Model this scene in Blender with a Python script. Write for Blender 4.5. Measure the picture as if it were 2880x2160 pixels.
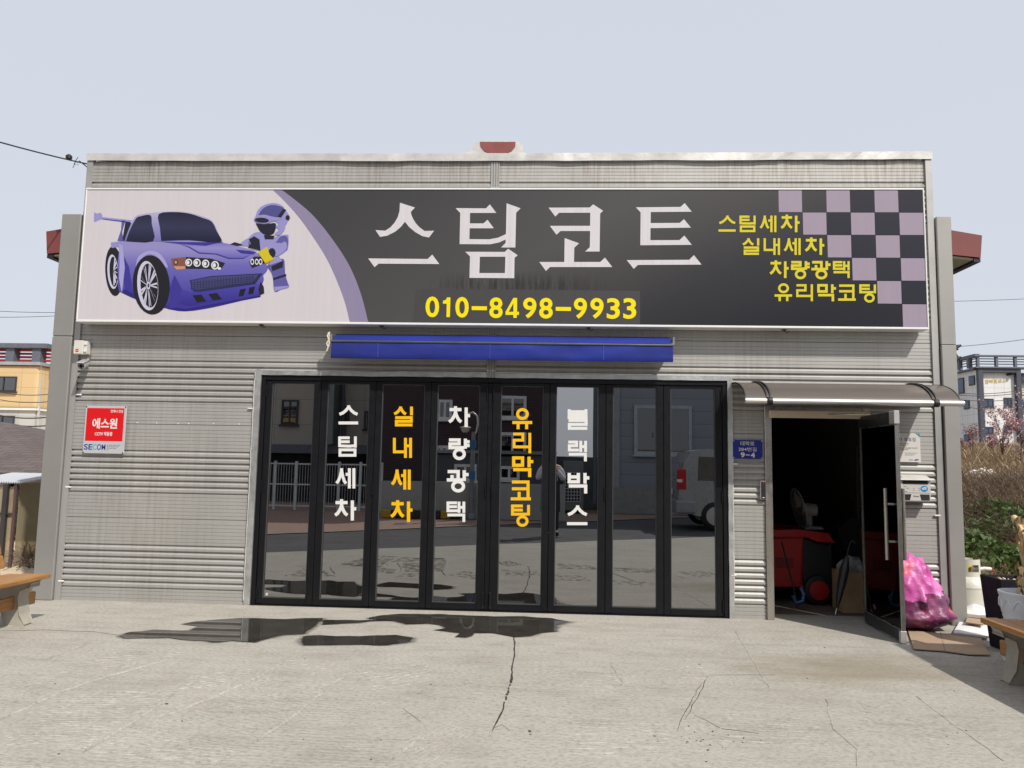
import bpy, bmesh, math, random
from mathutils import Vector, Matrix, noise
from mathutils.geometry import tessellate_polygon
for o in list(bpy.data.objects): bpy.data.objects.remove(o)
SC = bpy.context.scene
COL = SC.collection
R = math.radians
random.seed(7)

# ------------------------------------------------------------------ camera
FPX, PW, PH = 2160.0, 2880.0, 2160.0
PITCH, YAW, ROLL = R(5.8236), R(2.8765), R(-1.0341)
CAM = Vector((0, -7.9, 1.5))
_f = Vector((-math.sin(YAW)*math.cos(PITCH), math.cos(YAW)*math.cos(PITCH), math.sin(PITCH)))
_r = Vector((math.cos(YAW), math.sin(YAW), 0))
_d = _f.cross(_r)
CR = math.cos(ROLL)*_r + math.sin(ROLL)*_d
CD = -math.sin(ROLL)*_r + math.cos(ROLL)*_d
cd = bpy.data.cameras.new('camera')
cd.sensor_width = 36.0
cd.lens = 36.0*FPX/PW
cd.clip_start = 0.05
cd.clip_end = 2000
co = bpy.data.objects.new('camera', cd)
COL.objects.link(co)
rot = Matrix((CR, -CD, -_f)).transposed().to_4x4()
co.matrix_world = Matrix.Translation(CAM) @ rot
SC.camera = co

# ------------------------------------------------------------------ light
SUN_TRAVEL = Vector((-0.754, 1.0, -1.385)).normalized()
sd = bpy.data.lights.new('sun', 'SUN')
sd.energy = 3.5
sd.angle = R(0.9)
sd.color = (1.0, 0.95, 0.88)
so = bpy.data.objects.new('sun', sd)
COL.objects.link(so)
so.rotation_euler = SUN_TRAVEL.to_track_quat('-Z', 'Y').to_euler()
w = bpy.data.worlds.new('World')
SC.world = w
w.use_nodes = True
nt = w.node_tree
nt.nodes.clear()
sky = nt.nodes.new('ShaderNodeTexSky')
sky.sky_type = 'NISHITA'
sky.sun_disc = False
sky.sun_elevation = math.asin(-SUN_TRAVEL.z)
sky.sun_rotation = math.atan2(-SUN_TRAVEL.x, -SUN_TRAVEL.y)
sky.dust_density = 4.0
sky.air_density = 1.0
sky.ozone_density = 1.5
veil = nt.nodes.new('ShaderNodeMixRGB')          # even spring haze over the whole dome
veil.inputs[0].default_value = 0.80
veil.inputs[2].default_value = (6.25, 6.55, 7.15, 1)
bg = nt.nodes.new('ShaderNodeBackground')
bg.inputs[1].default_value = 0.1
wo = nt.nodes.new('ShaderNodeOutputWorld')
nt.links.new(sky.outputs[0], veil.inputs[1])
nt.links.new(veil.outputs[0], bg.inputs[0])
nt.links.new(bg.outputs[0], wo.inputs[0])
SC.view_settings.view_transform = 'Standard'
SC.view_settings.look = 'None'
SC.view_settings.exposure = 0.30
SC.view_settings.gamma = 1.0
SC.cycles.max_bounces = 8
SC.cycles.transparent_max_bounces = 16

# ------------------------------------------------------------------ where a picture point lies on a known plane of the place
def ray(px, py):
    return CR*((px-PW/2)/FPX) + CD*((py-PH/2)/FPX) + _f
def at(px, py, Y=0.0):
    d = ray(px, py)
    return CAM + d*((Y-CAM.y)/d.y)
def gr(px, py, z=0.0):
    d = ray(px, py)
    return CAM + d*((z-CAM.z)/d.z)
def rf(px, py, Yr):
    """a thing seen mirrored in the folding door, standing at depth Yr (< 0) in front of it"""
    p = at(px, py, -Yr+0.08)
    return Vector((p.x, Yr, p.z))
def rg(px, py, z=0.0):
    p = gr(px, py, z)
    return Vector((p.x, 0.08-p.y, z))

# ------------------------------------------------------------------ materials
def lin(r, g=None, b=None):
    if g is None: g = b = r
    return tuple(((c/255)/12.92 if c/255 <= 0.04045 else ((c/255+0.055)/1.055)**2.4) for c in (r, g, b))
MATS = {}
class NT:
    def __init__(s, name):
        s.m = bpy.data.materials.new(name); s.m.use_nodes = True
        s.t = s.m.node_tree; s.n = s.t.nodes
        s.p = s.n['Principled BSDF']; s.out = s.n['Material Output']
        MATS[name] = s.m
    def new(s, typ, **kw):
        nd = s.n.new('ShaderNode'+typ)
        for k, v in kw.items(): setattr(nd, k, v)
        return nd
    def link(s, a, b): s.t.links.new(a, b)
    def setp(s, **kw):
        for k, v in kw.items():
            i = s.p.inputs[k.replace('_', ' ')]
            if hasattr(v, 'is_linked') or hasattr(v, 'links'): s.link(v, i)
            else: i.default_value = (*v, 1) if isinstance(v, tuple) and len(v) == 3 else v
    def coord(s, scale=(1, 1, 1), rot=(0, 0, 0), loc=(0, 0, 0)):
        tc = s.new('TexCoord'); mp = s.new('Mapping')
        mp.inputs['Scale'].default_value = scale; mp.inputs['Rotation'].default_value = rot; mp.inputs['Location'].default_value = loc
        s.link(tc.outputs['Object'], mp.inputs[0]); return mp.outputs[0]
    def noise(s, scale, detail=4, rough=0.55, co=None, dist=0):
        nd = s.new('TexNoise'); nd.inputs['Scale'].default_value = scale; nd.inputs['Detail'].default_value = detail
        nd.inputs['Roughness'].default_value = rough; nd.inputs['Distortion'].default_value = dist
        s.link(co or s.coord(), nd.inputs['Vector']); return nd.outputs['Fac']
    def ramp(s, fac, stops):
        nd = s.new('ValToRGB'); e = nd.color_ramp.elements
        while len(e) < len(stops): e.new(0.5)
        for el, (p, c) in zip(e, stops):
            el.position = p; el.color = (*c, 1) if isinstance(c, tuple) else (c, c, c, 1)
        s.link(fac, nd.inputs[0]); return nd.outputs[0]
    def mix(s, a, b, fac, typ='MIX'):
        nd = s.new('MixRGB', blend_type=typ)
        for i, v in ((0, fac), (1, a), (2, b)):
            if hasattr(v, 'links'): s.link(v, nd.inputs[i])
            else: nd.inputs[i].default_value = v if i == 0 else ((*v, 1) if len(v) == 3 else v)
        return nd.outputs[0]
    def math(s, op, a, b=0.0, clamp=False):
        nd = s.new('Math', operation=op, use_clamp=clamp)
        for i, v in ((0, a), (1, b)):
            if hasattr(v, 'links'): s.link(v, nd.inputs[i])
            else: nd.inputs[i].default_value = v
        return nd.outputs[0]
    def bump(s, h, strength=0.3, dist=0.01, prev=None):
        nd = s.new('Bump'); nd.inputs['Strength'].default_value = strength; nd.inputs['Distance'].default_value = dist
        s.link(h, nd.inputs['Height'])
        if prev is not None: s.link(prev, nd.inputs['Normal'])
        return nd.outputs[0]

def M(name, col=None, rough=0.6, metal=0.0, var=0.12, scale=6.0, bump=0.0, bscale=60.0, spec=0.5, stretch=(1, 1, 1), bdist=0.004):
    """plain weathered material: a base colour that drifts by noise, a little relief"""
    if name in MATS: return MATS[name]
    t = NT(name)
    n = t.noise(scale, 5, 0.6, t.coord(stretch))
    a = tuple(max(0, c*(1-var)) for c in col); b = tuple(min(1, c*(1+var)) for c in col)
    t.setp(Base_Color=t.ramp(n, [(0.3, a), (0.7, b)]), Metallic=metal, Specular_IOR_Level=spec)
    t.setp(Roughness=t.ramp(t.noise(scale*2.3, 3), [(0.3, max(0.02, rough-0.07)), (0.7, min(1, rough+0.07))]))
    if bump: t.setp(Normal=t.bump(t.noise(bscale, 4, 0.6, t.coord(stretch)), bump, bdist))
    return t.m

# ------------------------------------------------------------------ mesh builder
class MB:
    def __init__(s): s.v = []; s.f = []
    def add(s, vs, fs):
        o = len(s.v); s.v += [tuple(v) for v in vs]; s.f += [tuple(i+o for i in q) for q in fs]; return s
    def box(s, x0, x1, y0, y1, z0, z1):
        x0, x1 = sorted((x0, x1)); y0, y1 = sorted((y0, y1)); z0, z1 = sorted((z0, z1))
        return s.add([(x0,y0,z0),(x1,y0,z0),(x1,y1,z0),(x0,y1,z0),(x0,y0,z1),(x1,y0,z1),(x1,y1,z1),(x0,y1,z1)],
                     [(0,3,2,1),(4,5,6,7),(0,1,5,4),(1,2,6,5),(2,3,7,6),(3,0,4,7)])
    def obox(s, c, ax, ay, az, hx, hy, hz):
        """box about c with unit axes and half sizes"""
        c = Vector(c); vs = []
        for dz in (-1, 1):
            for dx, dy in ((-1,-1),(1,-1),(1,1),(-1,1)): vs.append(c+ax*hx*dx+ay*hy*dy+az*hz*dz)
        return s.add(vs, [(0,3,2,1),(4,5,6,7),(0,1,5,4),(1,2,6,5),(2,3,7,6),(3,0,4,7)])
    def prism(s, pts, a, b, axis='y'):
        """polygon in the two other axes, extruded from a to b"""
        def mk(p, t): return {'x': (t, p[0], p[1]), 'y': (p[0], t, p[1]), 'z': (p[0], p[1], t)}[axis]
        n = len(pts); vs = [mk(p, a) for p in pts]+[mk(p, b) for p in pts]
        fs = [(i, (i+1) % n, n+(i+1) % n, n+i) for i in range(n)]
        tr = tessellate_polygon([[Vector((p[0], p[1], 0)) for p in pts]])
        fs += [tuple(t) for t in tr]+[tuple(i+n for i in reversed(t)) for t in tr]
        return s.add(vs, fs)
    def flat(s, polys, fn):
        """polygon with holes: 2-D points mapped by fn to space, no thickness (print)"""
        tr = tessellate_polygon([[Vector((p[0], -p[1], 0)) for p in q] for q in polys])
        pts = [p for q in polys for p in q]
        vs = [fn(*p) for p in pts]; fs = []
        for t in tr:
            a, b, c = (Vector(vs[i]) for i in t)
            nrm = (b-a).cross(c-a)
            fs.append(tuple(t) if nrm.y < 0 or (abs(nrm.y) < 1e-12 and nrm.z > 0) else tuple(reversed(t)))
        return s.add(vs, fs)
    def tube(s, path, r, n=8, caps=True, closed=False):
        path = [Vector(p) for p in path]; m = len(path)
        rs = r if isinstance(r, (list, tuple)) else [r]*m
        prev = None; vs = []
        for i, p in enumerate(path):
            if closed: t = path[(i+1) % m]-path[i-1]
            else: t = path[min(i+1, m-1)]-path[max(i-1, 0)]
            t = t.normalized() if t.length > 1e-9 else Vector((0, 0, 1))
            if prev is None:
                u = t.cross(Vector((0, 0, 1)) if abs(t.z) < 0.9 else Vector((1, 0, 0))).normalized()
            else:
                u = (prev-t*prev.dot(t)); u = u.normalized() if u.length > 1e-6 else t.orthogonal().normalized()
            prev = u; v = t.cross(u)
            for k in range(n):
                a = 2*math.pi*k/n; vs.append(p+(u*math.cos(a)+v*math.sin(a))*rs[i])
        fs = []
        for i in range(m if closed else m-1):
            j = (i+1) % m
            for k in range(n): fs.append((i*n+k, i*n+(k+1) % n, j*n+(k+1) % n, j*n+k))
        if caps and not closed:
            fs.append(tuple(reversed(range(n)))); fs.append(tuple((m-1)*n+k for k in range(n)))
        return s.add(vs, fs)
    def lathe(s, prof, c=(0, 0, 0), n=24, wob=0.0):
        c = Vector(c); vs = []; fs = []
        for (r, z) in prof:
            for k in range(n):
                a = 2*math.pi*k/n; rr = r*(1+wob*math.sin(3*a+z*9)); vs.append(c+Vector((rr*math.cos(a), rr*math.sin(a), z)))
        for i in range(len(prof)-1):
            for k in range(n): fs.append((i*n+k, i*n+(k+1) % n, (i+1)*n+(k+1) % n, (i+1)*n+k))
        fs.append(tuple(reversed(range(n)))); fs.append(tuple((len(prof)-1)*n+k for k in range(n)))
        return s.add(vs, fs)
    def quad(s, a, b, c, d): return s.add([a, b, c, d], [(0, 1, 2, 3)])
    def xf(s, mat):
        s.v = [tuple(mat @ Vector(v)) for v in s.v]; return s
    def build(s, name, mat, parent=None, smooth=0, bevel=0.0, seg=1):
        me = bpy.data.meshes.new(name); me.from_pydata(s.v, [], s.f)
        if bevel:
            bm = bmesh.new(); bm.from_mesh(me)
            bmesh.ops.remove_doubles(bm, verts=bm.verts, dist=1e-5)
            es = [e for e in bm.edges if len(e.link_faces) == 2 and e.calc_face_angle(0) > 0.6]
            bmesh.ops.bevel(bm, geom=es, offset=bevel, segments=seg, affect='EDGES', profile=0.6, clamp_overlap=True)
            bm.to_mesh(me); bm.free()
        if smooth:
            me.shade_smooth(); me.set_sharp_from_angle(angle=R(smooth))
        if mat is not None: me.materials.append(mat)
        return link(name, me, parent)
def link(name, me, parent=None):
    o = bpy.data.objects.new(name, me); COL.objects.link(o)
    if parent is not None:
        o.parent = parent; o.matrix_parent_inverse = WORLD_INV(parent)
    return o
def WORLD_INV(p):
    m = Matrix.Identity(4); chain = []
    while p is not None: chain.append(p); p = p.parent
    for q in reversed(chain): m = m @ q.matrix_parent_inverse @ q.matrix_basis
    return m.inverted()
def thing(name, label, cat, loc=(0, 0, 0), group=None, kind=None):
    o = bpy.data.objects.new(name, None); COL.objects.link(o); o.location = loc
    o.empty_display_size = 0.1
    return tag(o, label, cat, group, kind)
def tag(o, label=None, cat=None, group=None, kind=None):
    if label: o['label'] = label
    if cat: o['category'] = cat
    if group: o['group'] = group
    if kind: o['kind'] = kind
    return o
def copy_tree(root, off, parent=None):
    r = root.copy(); COL.objects.link(r)
    if parent is None: r.location = root.location+Vector(off)
    else: r.parent = parent
    for ch in root.children: copy_tree(ch, off, r)
    return r

# ------------------------------------------------------------------ lettering
def text_mesh(body, bold=0.0, res=4):
    c = bpy.data.curves.new('lettering', 'FONT'); c.body = body; c.offset = bold; c.resolution_u = res
    o = bpy.data.objects.new('lettering', c); COL.objects.link(o)
    dg = bpy.context.evaluated_depsgraph_get()
    me = bpy.data.meshes.new_from_object(o.evaluated_get(dg))
    bpy.data.objects.remove(o); bpy.data.curves.remove(c)
    return me
def text(body, box, Y, mat, parent, bold=0.0, name='lettering', fn=None, keep=False):
    """flat print of body filling the picture box (x0,y0,x1,y1) on the plane Y"""
    me = text_mesh(body, bold)
    xs = [v.co.x for v in me.vertices]; ys = [v.co.y for v in me.vertices]
    x0, x1, y0, y1 = min(xs), max(xs), min(ys), max(ys)
    f = fn or (lambda px, py: at(px, py, Y))
    for v in me.vertices:
        u = (v.co.x-x0)/(x1-x0); t = (y1-v.co.y)/(y1-y0)
        v.co = f(box[0]+(box[2]-box[0])*u, box[1]+(box[3]-box[1])*t)
    me.materials.clear(); me.materials.append(mat)
    return link(name, me, parent)
ARC = lambda cx, cy, rx, ry: [(cx+rx*math.cos(2*math.pi*k/28), cy+ry*math.sin(2*math.pi*k/28)) for k in range(28)]
def S(ax, ay, lx, ly, rx, ry, top=0.0):   # the two swept legs of a siot
    L = [(ax, top), (ax-0.01, ay), (ax-(ax-lx)*0.30, ay+(ly-ay)*0.45), (ax-(ax-lx)*0.62, ay+(ly-ay)*0.80), (lx, ly)]
    Rr = [(ax, top), (ax+0.01, ay), (ax+(rx-ax)*0.30, ay+(ry-ay)*0.45), (ax+(rx-ax)*0.62, ay+(ry-ay)*0.80), (rx, ry)]
    return [L, Rr]
GL = {  # centre lines of each syllable in its unit box; a loop ends with None
 '스': S(.52,.10,.05,.47,.97,.47)+[[(0,.93),(1,.93)]],
 '팀': [[(0,.065),(.62,.065)],[(.07,.26),(.62,.26)],[(.07,.0),(.07,.46),(.6,.48),(.86,.46)],[(.93,0),(.93,.55)],[(.09,.66),(.91,.66),(.91,.93),(.09,.93),None]],
 '세': S(.29,.15,.03,.74,.52,.76)+[[(.5,.30),(.64,.30)],[(.69,0),(.69,1)],[(.92,0),(.92,1)]],
 '차': [[(.32,0),(.32,.12)],[(.04,.16),(.60,.16)],[(.82,.06),(.82,1)],[(.86,.45),(1,.45)]]+S(.32,.34,.02,.75,.59,.75,.2),
 '실': S(.36,.08,.03,.37,.64,.38)+[[(.93,0),(.93,.44)],[(.08,.56),(.92,.56),(.92,.745),(.14,.745),(.14,.93),(.98,.93)]],
 '내': [[(.07,0),(.07,.70),(.58,.70)],[(.66,0),(.66,1)],[(.93,0),(.93,1)],[(.70,.40),(.88,.40)]],
 '량': [[(.02,.06),(.50,.06),(.50,.25),(.07,.25),(.07,.43),(.76,.43)],[(.80,0),(.80,.48)],[(.84,.15),(1,.15)],[(.84,.33),(1,.33)],ARC(.51,.74,.235,.215)+[None]],
 '광': [[(.04,.06),(.52,.06),(.52,.40)],[(.24,.22),(.24,.40)],[(0,.45),(.74,.45)],[(.80,0),(.80,.50)],[(.84,.20),(1,.20)],ARC(.52,.745,.245,.215)+[None]],
 '택': [[(0,.06),(.56,.06)],[(.07,.25),(.56,.25)],[(.07,0),(.07,.45),(.60,.45)],[(.67,0),(.67,.55)],[(.93,0),(.93,.55)],[(.71,.28),(.88,.28)],[(.04,.655),(.93,.655),(.93,1)]],
 '유': [ARC(.51,.27,.245,.215)+[None],[(0,.68),(1,.68)],[(.29,.72),(.29,1)],[(.72,.72),(.72,1)]],
 '리': [[(.02,.06),(.55,.06),(.55,.36),(.07,.36),(.07,.69),(.86,.69)],[(.93,0),(.93,1)]],
 '막': [[(.07,.06),(.49,.06),(.49,.42),(.07,.42),None],[(.80,.0),(.80,.52)],[(.84,.24),(1,.24)],[(.05,.635),(.83,.635),(.83,1)]],
 '코': [[(.06,.07),(.86,.07),(.86,.88)],[(.06,.42),(.80,.42)],[(.42,.58),(.42,.88)],[(0,.94),(1,.94)]],
 '팅': [[(0,.05),(.62,.05)],[(.07,.24),(.62,.24)],[(.07,0),(.07,.43),(.84,.43)],[(.92,0),(.92,.49)],ARC(.60,.75,.245,.20)+[None]],
 '블': [[(.08,0),(.08,.27),(.92,.27),(.92,0)],[(.12,.125),(.88,.125)],[(0,.42),(1,.42)],[(.05,.56),(.93,.56),(.93,.755),(.09,.755),(.09,.95),(.99,.95)]],
 '랙': [[(.02,.06),(.46,.06),(.46,.24),(.07,.24),(.07,.45),(.58,.45)],[(.68,0),(.68,.55)],[(.94,0),(.94,.55)],[(.72,.28),(.9,.28)],[(.04,.655),(.93,.655),(.93,1)]],
 '박': [[(.07,0),(.07,.43),(.49,.43),(.49,0)],[(.1,.19),(.46,.19)],[(.80,0),(.80,.52)],[(.84,.24),(1,.24)],[(.05,.635),(.83,.635),(.83,1)]],
}
def ribbon(mb, pts, wd, fn):
    closed = pts[-1] is None
    P = [Vector((p[0], p[1])) for p in pts if p is not None]; n = len(P); L = []; Rr = []
    for i in range(n):
        a = P[i-1] if (closed or i) else None; b = P[(i+1) % n] if (closed or i < n-1) else None
        d1 = (P[i]-a).normalized() if a is not None else None; d2 = (b-P[i]).normalized() if b is not None else None
        if d1 is None: d1 = d2
        if d2 is None: d2 = d1
        n1 = Vector((-d1.y, d1.x)); n2 = Vector((-d2.y, d2.x)); m = (n1+n2)
        m = m.normalized() if m.length > 1e-6 else n1
        k = wd/2/max(0.45, m.dot(n1)); L.append(P[i]+m*k); Rr.append(P[i]-m*k)
    vs = [fn(*p) for p in L]+[fn(*p) for p in Rr]
    fs = [(i, (i+1) % n, n+(i+1) % n, n+i) for i in range(n if closed else n-1)]
    mb.add(vs, fs)
def glyph(ch, box, Y, mat, parent, wd=0.135, name='character'):
    x0, y0, x1, y1 = box; mb = MB(); Wb = x1-x0; Hb = y1-y0; asp = Hb/Wb
    for k, st in enumerate(GL[ch]):
        pts = [None if p is None else (p[0], p[1]*asp) for p in st]
        yy = Y-0.00025*k
        ribbon(mb, pts, wd, lambda u, v: at(x0+u*Wb, y0+v/asp*Hb, yy))
    return mb.build(name, mat, parent)
# ------------------------------------------------------------------ special materials
def concrete(name, base=(0.365, 0.345, 0.305), dark=1.0, rake=True, mask_attr=None):
    t = NT(name)
    big = t.noise(0.55, 5, 0.6); mid = t.noise(3.0, 8, 0.72); fine = t.noise(42, 5, 0.7, t.coord((0.75, 1.15, 1)))
    strk = t.noise(1.0, 6, 0.7, t.coord((1.6, 9, 1), (0, 0, R(4))))
    c = t.ramp(big, [(0.30, tuple(x*0.90*dark for x in base)), (0.55, tuple(x*0.98*dark for x in base)), (0.75, tuple(x*1.06*dark for x in base))])
    c = t.mix(c, t.ramp(mid, [(0.32, (0.80, 0.785, 0.76)), (0.50, (1, 1, 1)), (0.72, (1.08, 1.07, 1.055))]), 0.6, 'MULTIPLY')
    c = t.mix(c, t.ramp(strk, [(0.34, (0.72, 0.71, 0.69)), (0.48, (1, 1, 1)), (0.66, (1.10, 1.10, 1.09))]), 0.45, 'MULTIPLY')
    c = t.mix(c, t.ramp(fine, [(0.34, (0.66, 0.64, 0.61)), (0.50, (1, 1, 1)), (0.66, (1.16, 1.155, 1.14))]), 0.85, 'MULTIPLY')
    # brownish old stains, more of them on the right by the side door
    st = t.noise(0.8, 5, 0.62, t.coord((1.0, 1.9, 1), (0, 0, 0), (3.1, 0.4, 0)))
    c = t.mix(c, (0.235*dark, 0.205*dark, 0.155*dark), t.math('MULTIPLY', t.ramp(st, [(0.55, 0.0), (0.75, 0.6)]), 0.7))
    if rake:   # rusty wash that ran out of the side door
        sx = t.new('SeparateXYZ'); t.link(t.coord((1, 1, 1), (0, 0, R(-12))), sx.inputs[0])
        ex = t.math('MULTIPLY', t.math('ADD', sx.outputs[0], -1.9), 0.85); ey = t.math('MULTIPLY', t.math('ADD', sx.outputs[1], 2.25), 1.7)
        dd = t.math('SQRT', t.math('ADD', t.math('MULTIPLY', ex, ex), t.math('MULTIPLY', ey, ey)))
        dd = t.math('ADD', dd, t.math('MULTIPLY', t.math('ADD', t.noise(2.4, 5, 0.65, t.coord((0.7, 2.0, 1))), -0.5), 1.6))
        c = t.mix(c, (0.20, 0.165, 0.105), t.ramp(dd, [(0.25, 0.60), (1.0, 0.0)]))
    sp = t.noise(14, 2, 0.5, t.coord((1, 1.6, 1)))
    c = t.mix(c, (0.10*dark, 0.095*dark, 0.085*dark), t.ramp(sp, [(0.765, 0.0), (0.80, 0.7)]))
    h = t.math('ADD', t.math('MULTIPLY', fine, 0.25), t.math('MULTIPLY', mid, 0.6))
    nrm = t.bump(h, 0.5, 0.014)
    if rake:
        wv = t.new('TexWave', wave_type='BANDS', bands_direction='Y', wave_profile='SIN')
        wv.inputs['Scale'].default_value = 7.5; wv.inputs['Distortion'].default_value = 5.0
        wv.inputs['Detail'].default_value = 3.0; wv.inputs['Detail Scale'].default_value = 1.6
        t.link(t.coord((0.55, 1, 1), (0, 0, R(3))), wv.inputs['Vector'])
        sepn = t.new('SeparateXYZ'); t.link(t.coord(), sepn.inputs[0])
        left = t.ramp(t.math('MULTIPLY_ADD', sepn.outputs[0], -0.16), [(0.30, 0.0), (0.62, 1.0)])
        pm = t.math('MULTIPLY', t.ramp(t.noise(0.9, 3, 0.5, t.coord((1, 1, 1), (0, 0, R(-30)))), [(0.49, 0.0), (0.58, 1.0)]), left)
        brk = t.math('MULTIPLY', pm, t.ramp(t.noise(5, 3), [(0.35, 0.2), (0.6, 1.0)]))
        hw = t.math('MULTIPLY', wv.outputs['Fac'], brk)
        nrm = t.bump(hw, 0.28, 0.011, nrm)
        c = t.mix(c, t.ramp(hw, [(0.0, (1, 1, 1)), (0.5, (0.94, 0.935, 0.93)), (1.0, (1.14, 1.13, 1.11))]), 0.3, 'MULTIPLY')
    t.setp(Base_Color=c, Roughness=t.ramp(mid, [(0.3, 0.78), (0.7, 0.95)]), Normal=nrm, Specular_IOR_Level=0.3)
    if mask_attr:
        at_ = t.new('Attribute', attribute_name=mask_attr)
        tr = t.new('BsdfTransparent'); mx = t.new('MixShader')
        f = t.math('MULTIPLY', at_.outputs['Fac'], t.ramp(t.noise(9, 4, 0.6, t.coord((0.6, 3, 1))), [(0.25, 0.25), (0.6, 1.0)]), True)
        t.link(f, mx.inputs[0]); t.link(tr.outputs[0], mx.inputs[1]); t.link(t.p.outputs[0], mx.inputs[2]); t.link(mx.outputs[0], t.out.inputs[0])
        t.setp(Roughness=0.42)
    return t.m
m_conc = concrete('yard_concrete')
m_damp = concrete('damp_concrete', dark=0.30, rake=False, mask_attr='damp')

t = NT('puddle_water')
n1 = t.noise(5, 4); t.setp(Base_Color=t.ramp(n1, [(0.3, (0.030, 0.027, 0.023)), (0.7, (0.052, 0.047, 0.040))]), Roughness=0.015, IOR=1.40, Specular_IOR_Level=0.62)
t.setp(Normal=t.bump(t.noise(3.0, 2), 0.03, 0.01)); m_pud = t.m

def siding(name, base=(0.43, 0.424, 0.402)):
    t = NT(name)
    n = t.noise(1.3, 4); st = t.noise(2.0, 6, 0.7, t.coord((9, 1, 0.55)))
    c = t.ramp(n, [(0.3, tuple(x*0.93 for x in base)), (0.7, tuple(x*1.05 for x in base))])
    c = t.mix(c, t.ramp(st, [(0.30, (0.90, 0.89, 0.87)), (0.55, (1, 1, 1))]), 0.3, 'MULTIPLY')
    # rust-brown runs of dirty water under the parapet cap
    sep = t.new('SeparateXYZ'); t.link(t.coord(), sep.inputs[0])
    up = t.ramp(t.math('MULTIPLY', sep.outputs[2], 0.2), [(0.865, 0.25), (0.945, 1.0)])
    run = t.noise(1.0, 6, 0.75, t.coord((26, 1, 1.1)))
    blot = t.noise(1.0, 3, 0.5, t.coord((0.9, 1, 0.2), loc=(1.3, 0, 0)))
    f = t.math('MULTIPLY', t.math('MULTIPLY', up, t.ramp(run, [(0.42, 0.0), (0.62, 1.0)])), t.ramp(blot, [(0.40, 0.12), (0.58, 0.95)]))
    c = t.mix(c, (0.19, 0.145, 0.11), f)
    t.setp(Base_Color=c, Metallic=0.42, Roughness=t.ramp(st, [(0.3, 0.58), (0.7, 0.50)]))
    t.setp(Normal=t.bump(t.noise(1.6, 2, 0.5, t.coord((0.7, 1, 4))), 0.10, 0.02))
    return t.m
m_sid = siding('silver_siding')
m_trim = M('trim_metal', (0.42, 0.415, 0.395), 0.42, 0.5, 0.07, 2.0, 0.05, 3.0, stretch=(1, 1, 0.3), bdist=0.02)
m_pil = M('pilaster_sheet', (0.315, 0.308, 0.288), 0.48, 0.45, 0.07, 0.9, 0.10, 1.6, bdist=0.03)
m_galv = M('galvanised', (0.55, 0.56, 0.55), 0.38, 0.75, 0.22, 9.0, 0.35, 14.0, bdist=0.006)
m_cap = M('cap_flashing', (0.56, 0.55, 0.52), 0.5, 0.35, 0.14, 5.0, 0.4, 8.0, bdist=0.01)
m_alu = M('aluminium', (0.60, 0.58, 0.55), 0.40, 0.6, 0.05, 3.0)
m_steel = M('stainless', (0.50, 0.47, 0.43), 0.30, 0.9, 0.10, 4.0, stretch=(8, 8, 0.4))
m_black = M('black_frame', (0.0065, 0.0068, 0.0085), 0.42, 0.0, 0.15, 5.0, 0.03, 90, spec=0.25)
m_rub = M('black_rubber', (0.012, 0.012, 0.013), 0.55, 0, 0.2, 20)
m_red = M('fascia_red', (0.175, 0.043, 0.040), 0.55, 0, 0.12, 3.0, 0.08, 6)
m_soff = M('soffit', (0.30, 0.28, 0.21), 0.8, 0, 0.1, 3)
m_dark = M('dark_void', (0.02, 0.02, 0.022), 0.9, 0, 0.2, 3)
m_white = M('white_paint', (0.72, 0.72, 0.70), 0.45, 0, 0.05, 4)
m_offw = M('offwhite_plastic', (0.60, 0.58, 0.53), 0.45, 0, 0.06, 6)
m_screw = M('screw', (0.10, 0.10, 0.10), 0.4, 0.8, 0.1, 20)
m_seal = M('sealant', (0.55, 0.54, 0.50), 0.75, 0, 0.15, 20, 0.5, 60)

def print_mat(name, col, streak=0.05, rough=0.38):
    col = tuple(c*0.82 for c in col); t = NT(name); s = t.noise(1.0, 5, 0.7, t.coord((22, 1, 0.5)))
    t.setp(Base_Color=t.ramp(s, [(0.30, tuple(c*(1-streak) for c in col)), (0.6, col)]), Roughness=rough, Specular_IOR_Level=0.35)
    return t.m
m_pw = print_mat('print_white', lin(214, 208, 213)); m_plav = print_mat('print_lavender', lin(146, 137, 168))
m_pchk = print_mat('print_checker', lin(164, 150, 168)); m_pnavy = print_mat('print_navy', lin(31, 33, 46))
m_pyel = print_mat('print_yellow', lin(222, 208, 40), 0.05); m_pphone = print_mat('print_phone_yellow', lin(252, 232, 0), 0.03)
m_plet = print_mat('print_letter', lin(222, 218, 222), 0.10)
m_vw = print_mat('vinyl_white', lin(238, 237, 234), 0.03, 0.5); m_vy = print_mat('vinyl_yellow', lin(252, 196, 0), 0.03, 0.5)
m_patch = print_mat('print_patch', lin(74, 72, 74), 0.05, 0.42)
t = NT('print_dark_ground')   # printed gradient of the sign: grey that runs into navy black at the lower right
sep = t.new('SeparateXYZ'); t.link(t.coord(), sep.inputs[0])
g = t.math('ADD', t.math('MULTIPLY', sep.outputs[0], 0.20), t.math('MULTIPLY', sep.outputs[2], -0.36))
gc = t.ramp(t.math('MULTIPLY', t.math('ADD', g, 1.92), 0.625), [(0.0, lin(60, 60, 62)), (0.36, lin(74, 73, 73)), (0.50, lin(64, 62, 62)), (0.64, lin(44, 44, 48)), (0.86, lin(24, 25, 33))])
grime = t.noise(1.0, 6, 0.75, t.coord((30, 1, 2.2)))
zone = t.math('MULTIPLY', t.ramp(t.math('ABSOLUTE', t.math('ADD', sep.outputs[2], -3.30)), [(0.02, 1.0), (0.16, 0.0)]), t.ramp(t.math('ABSOLUTE', t.math('ADD', sep.outputs[0], 0.35)), [(0.5, 1.0), (1.75, 0.0)]))
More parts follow.
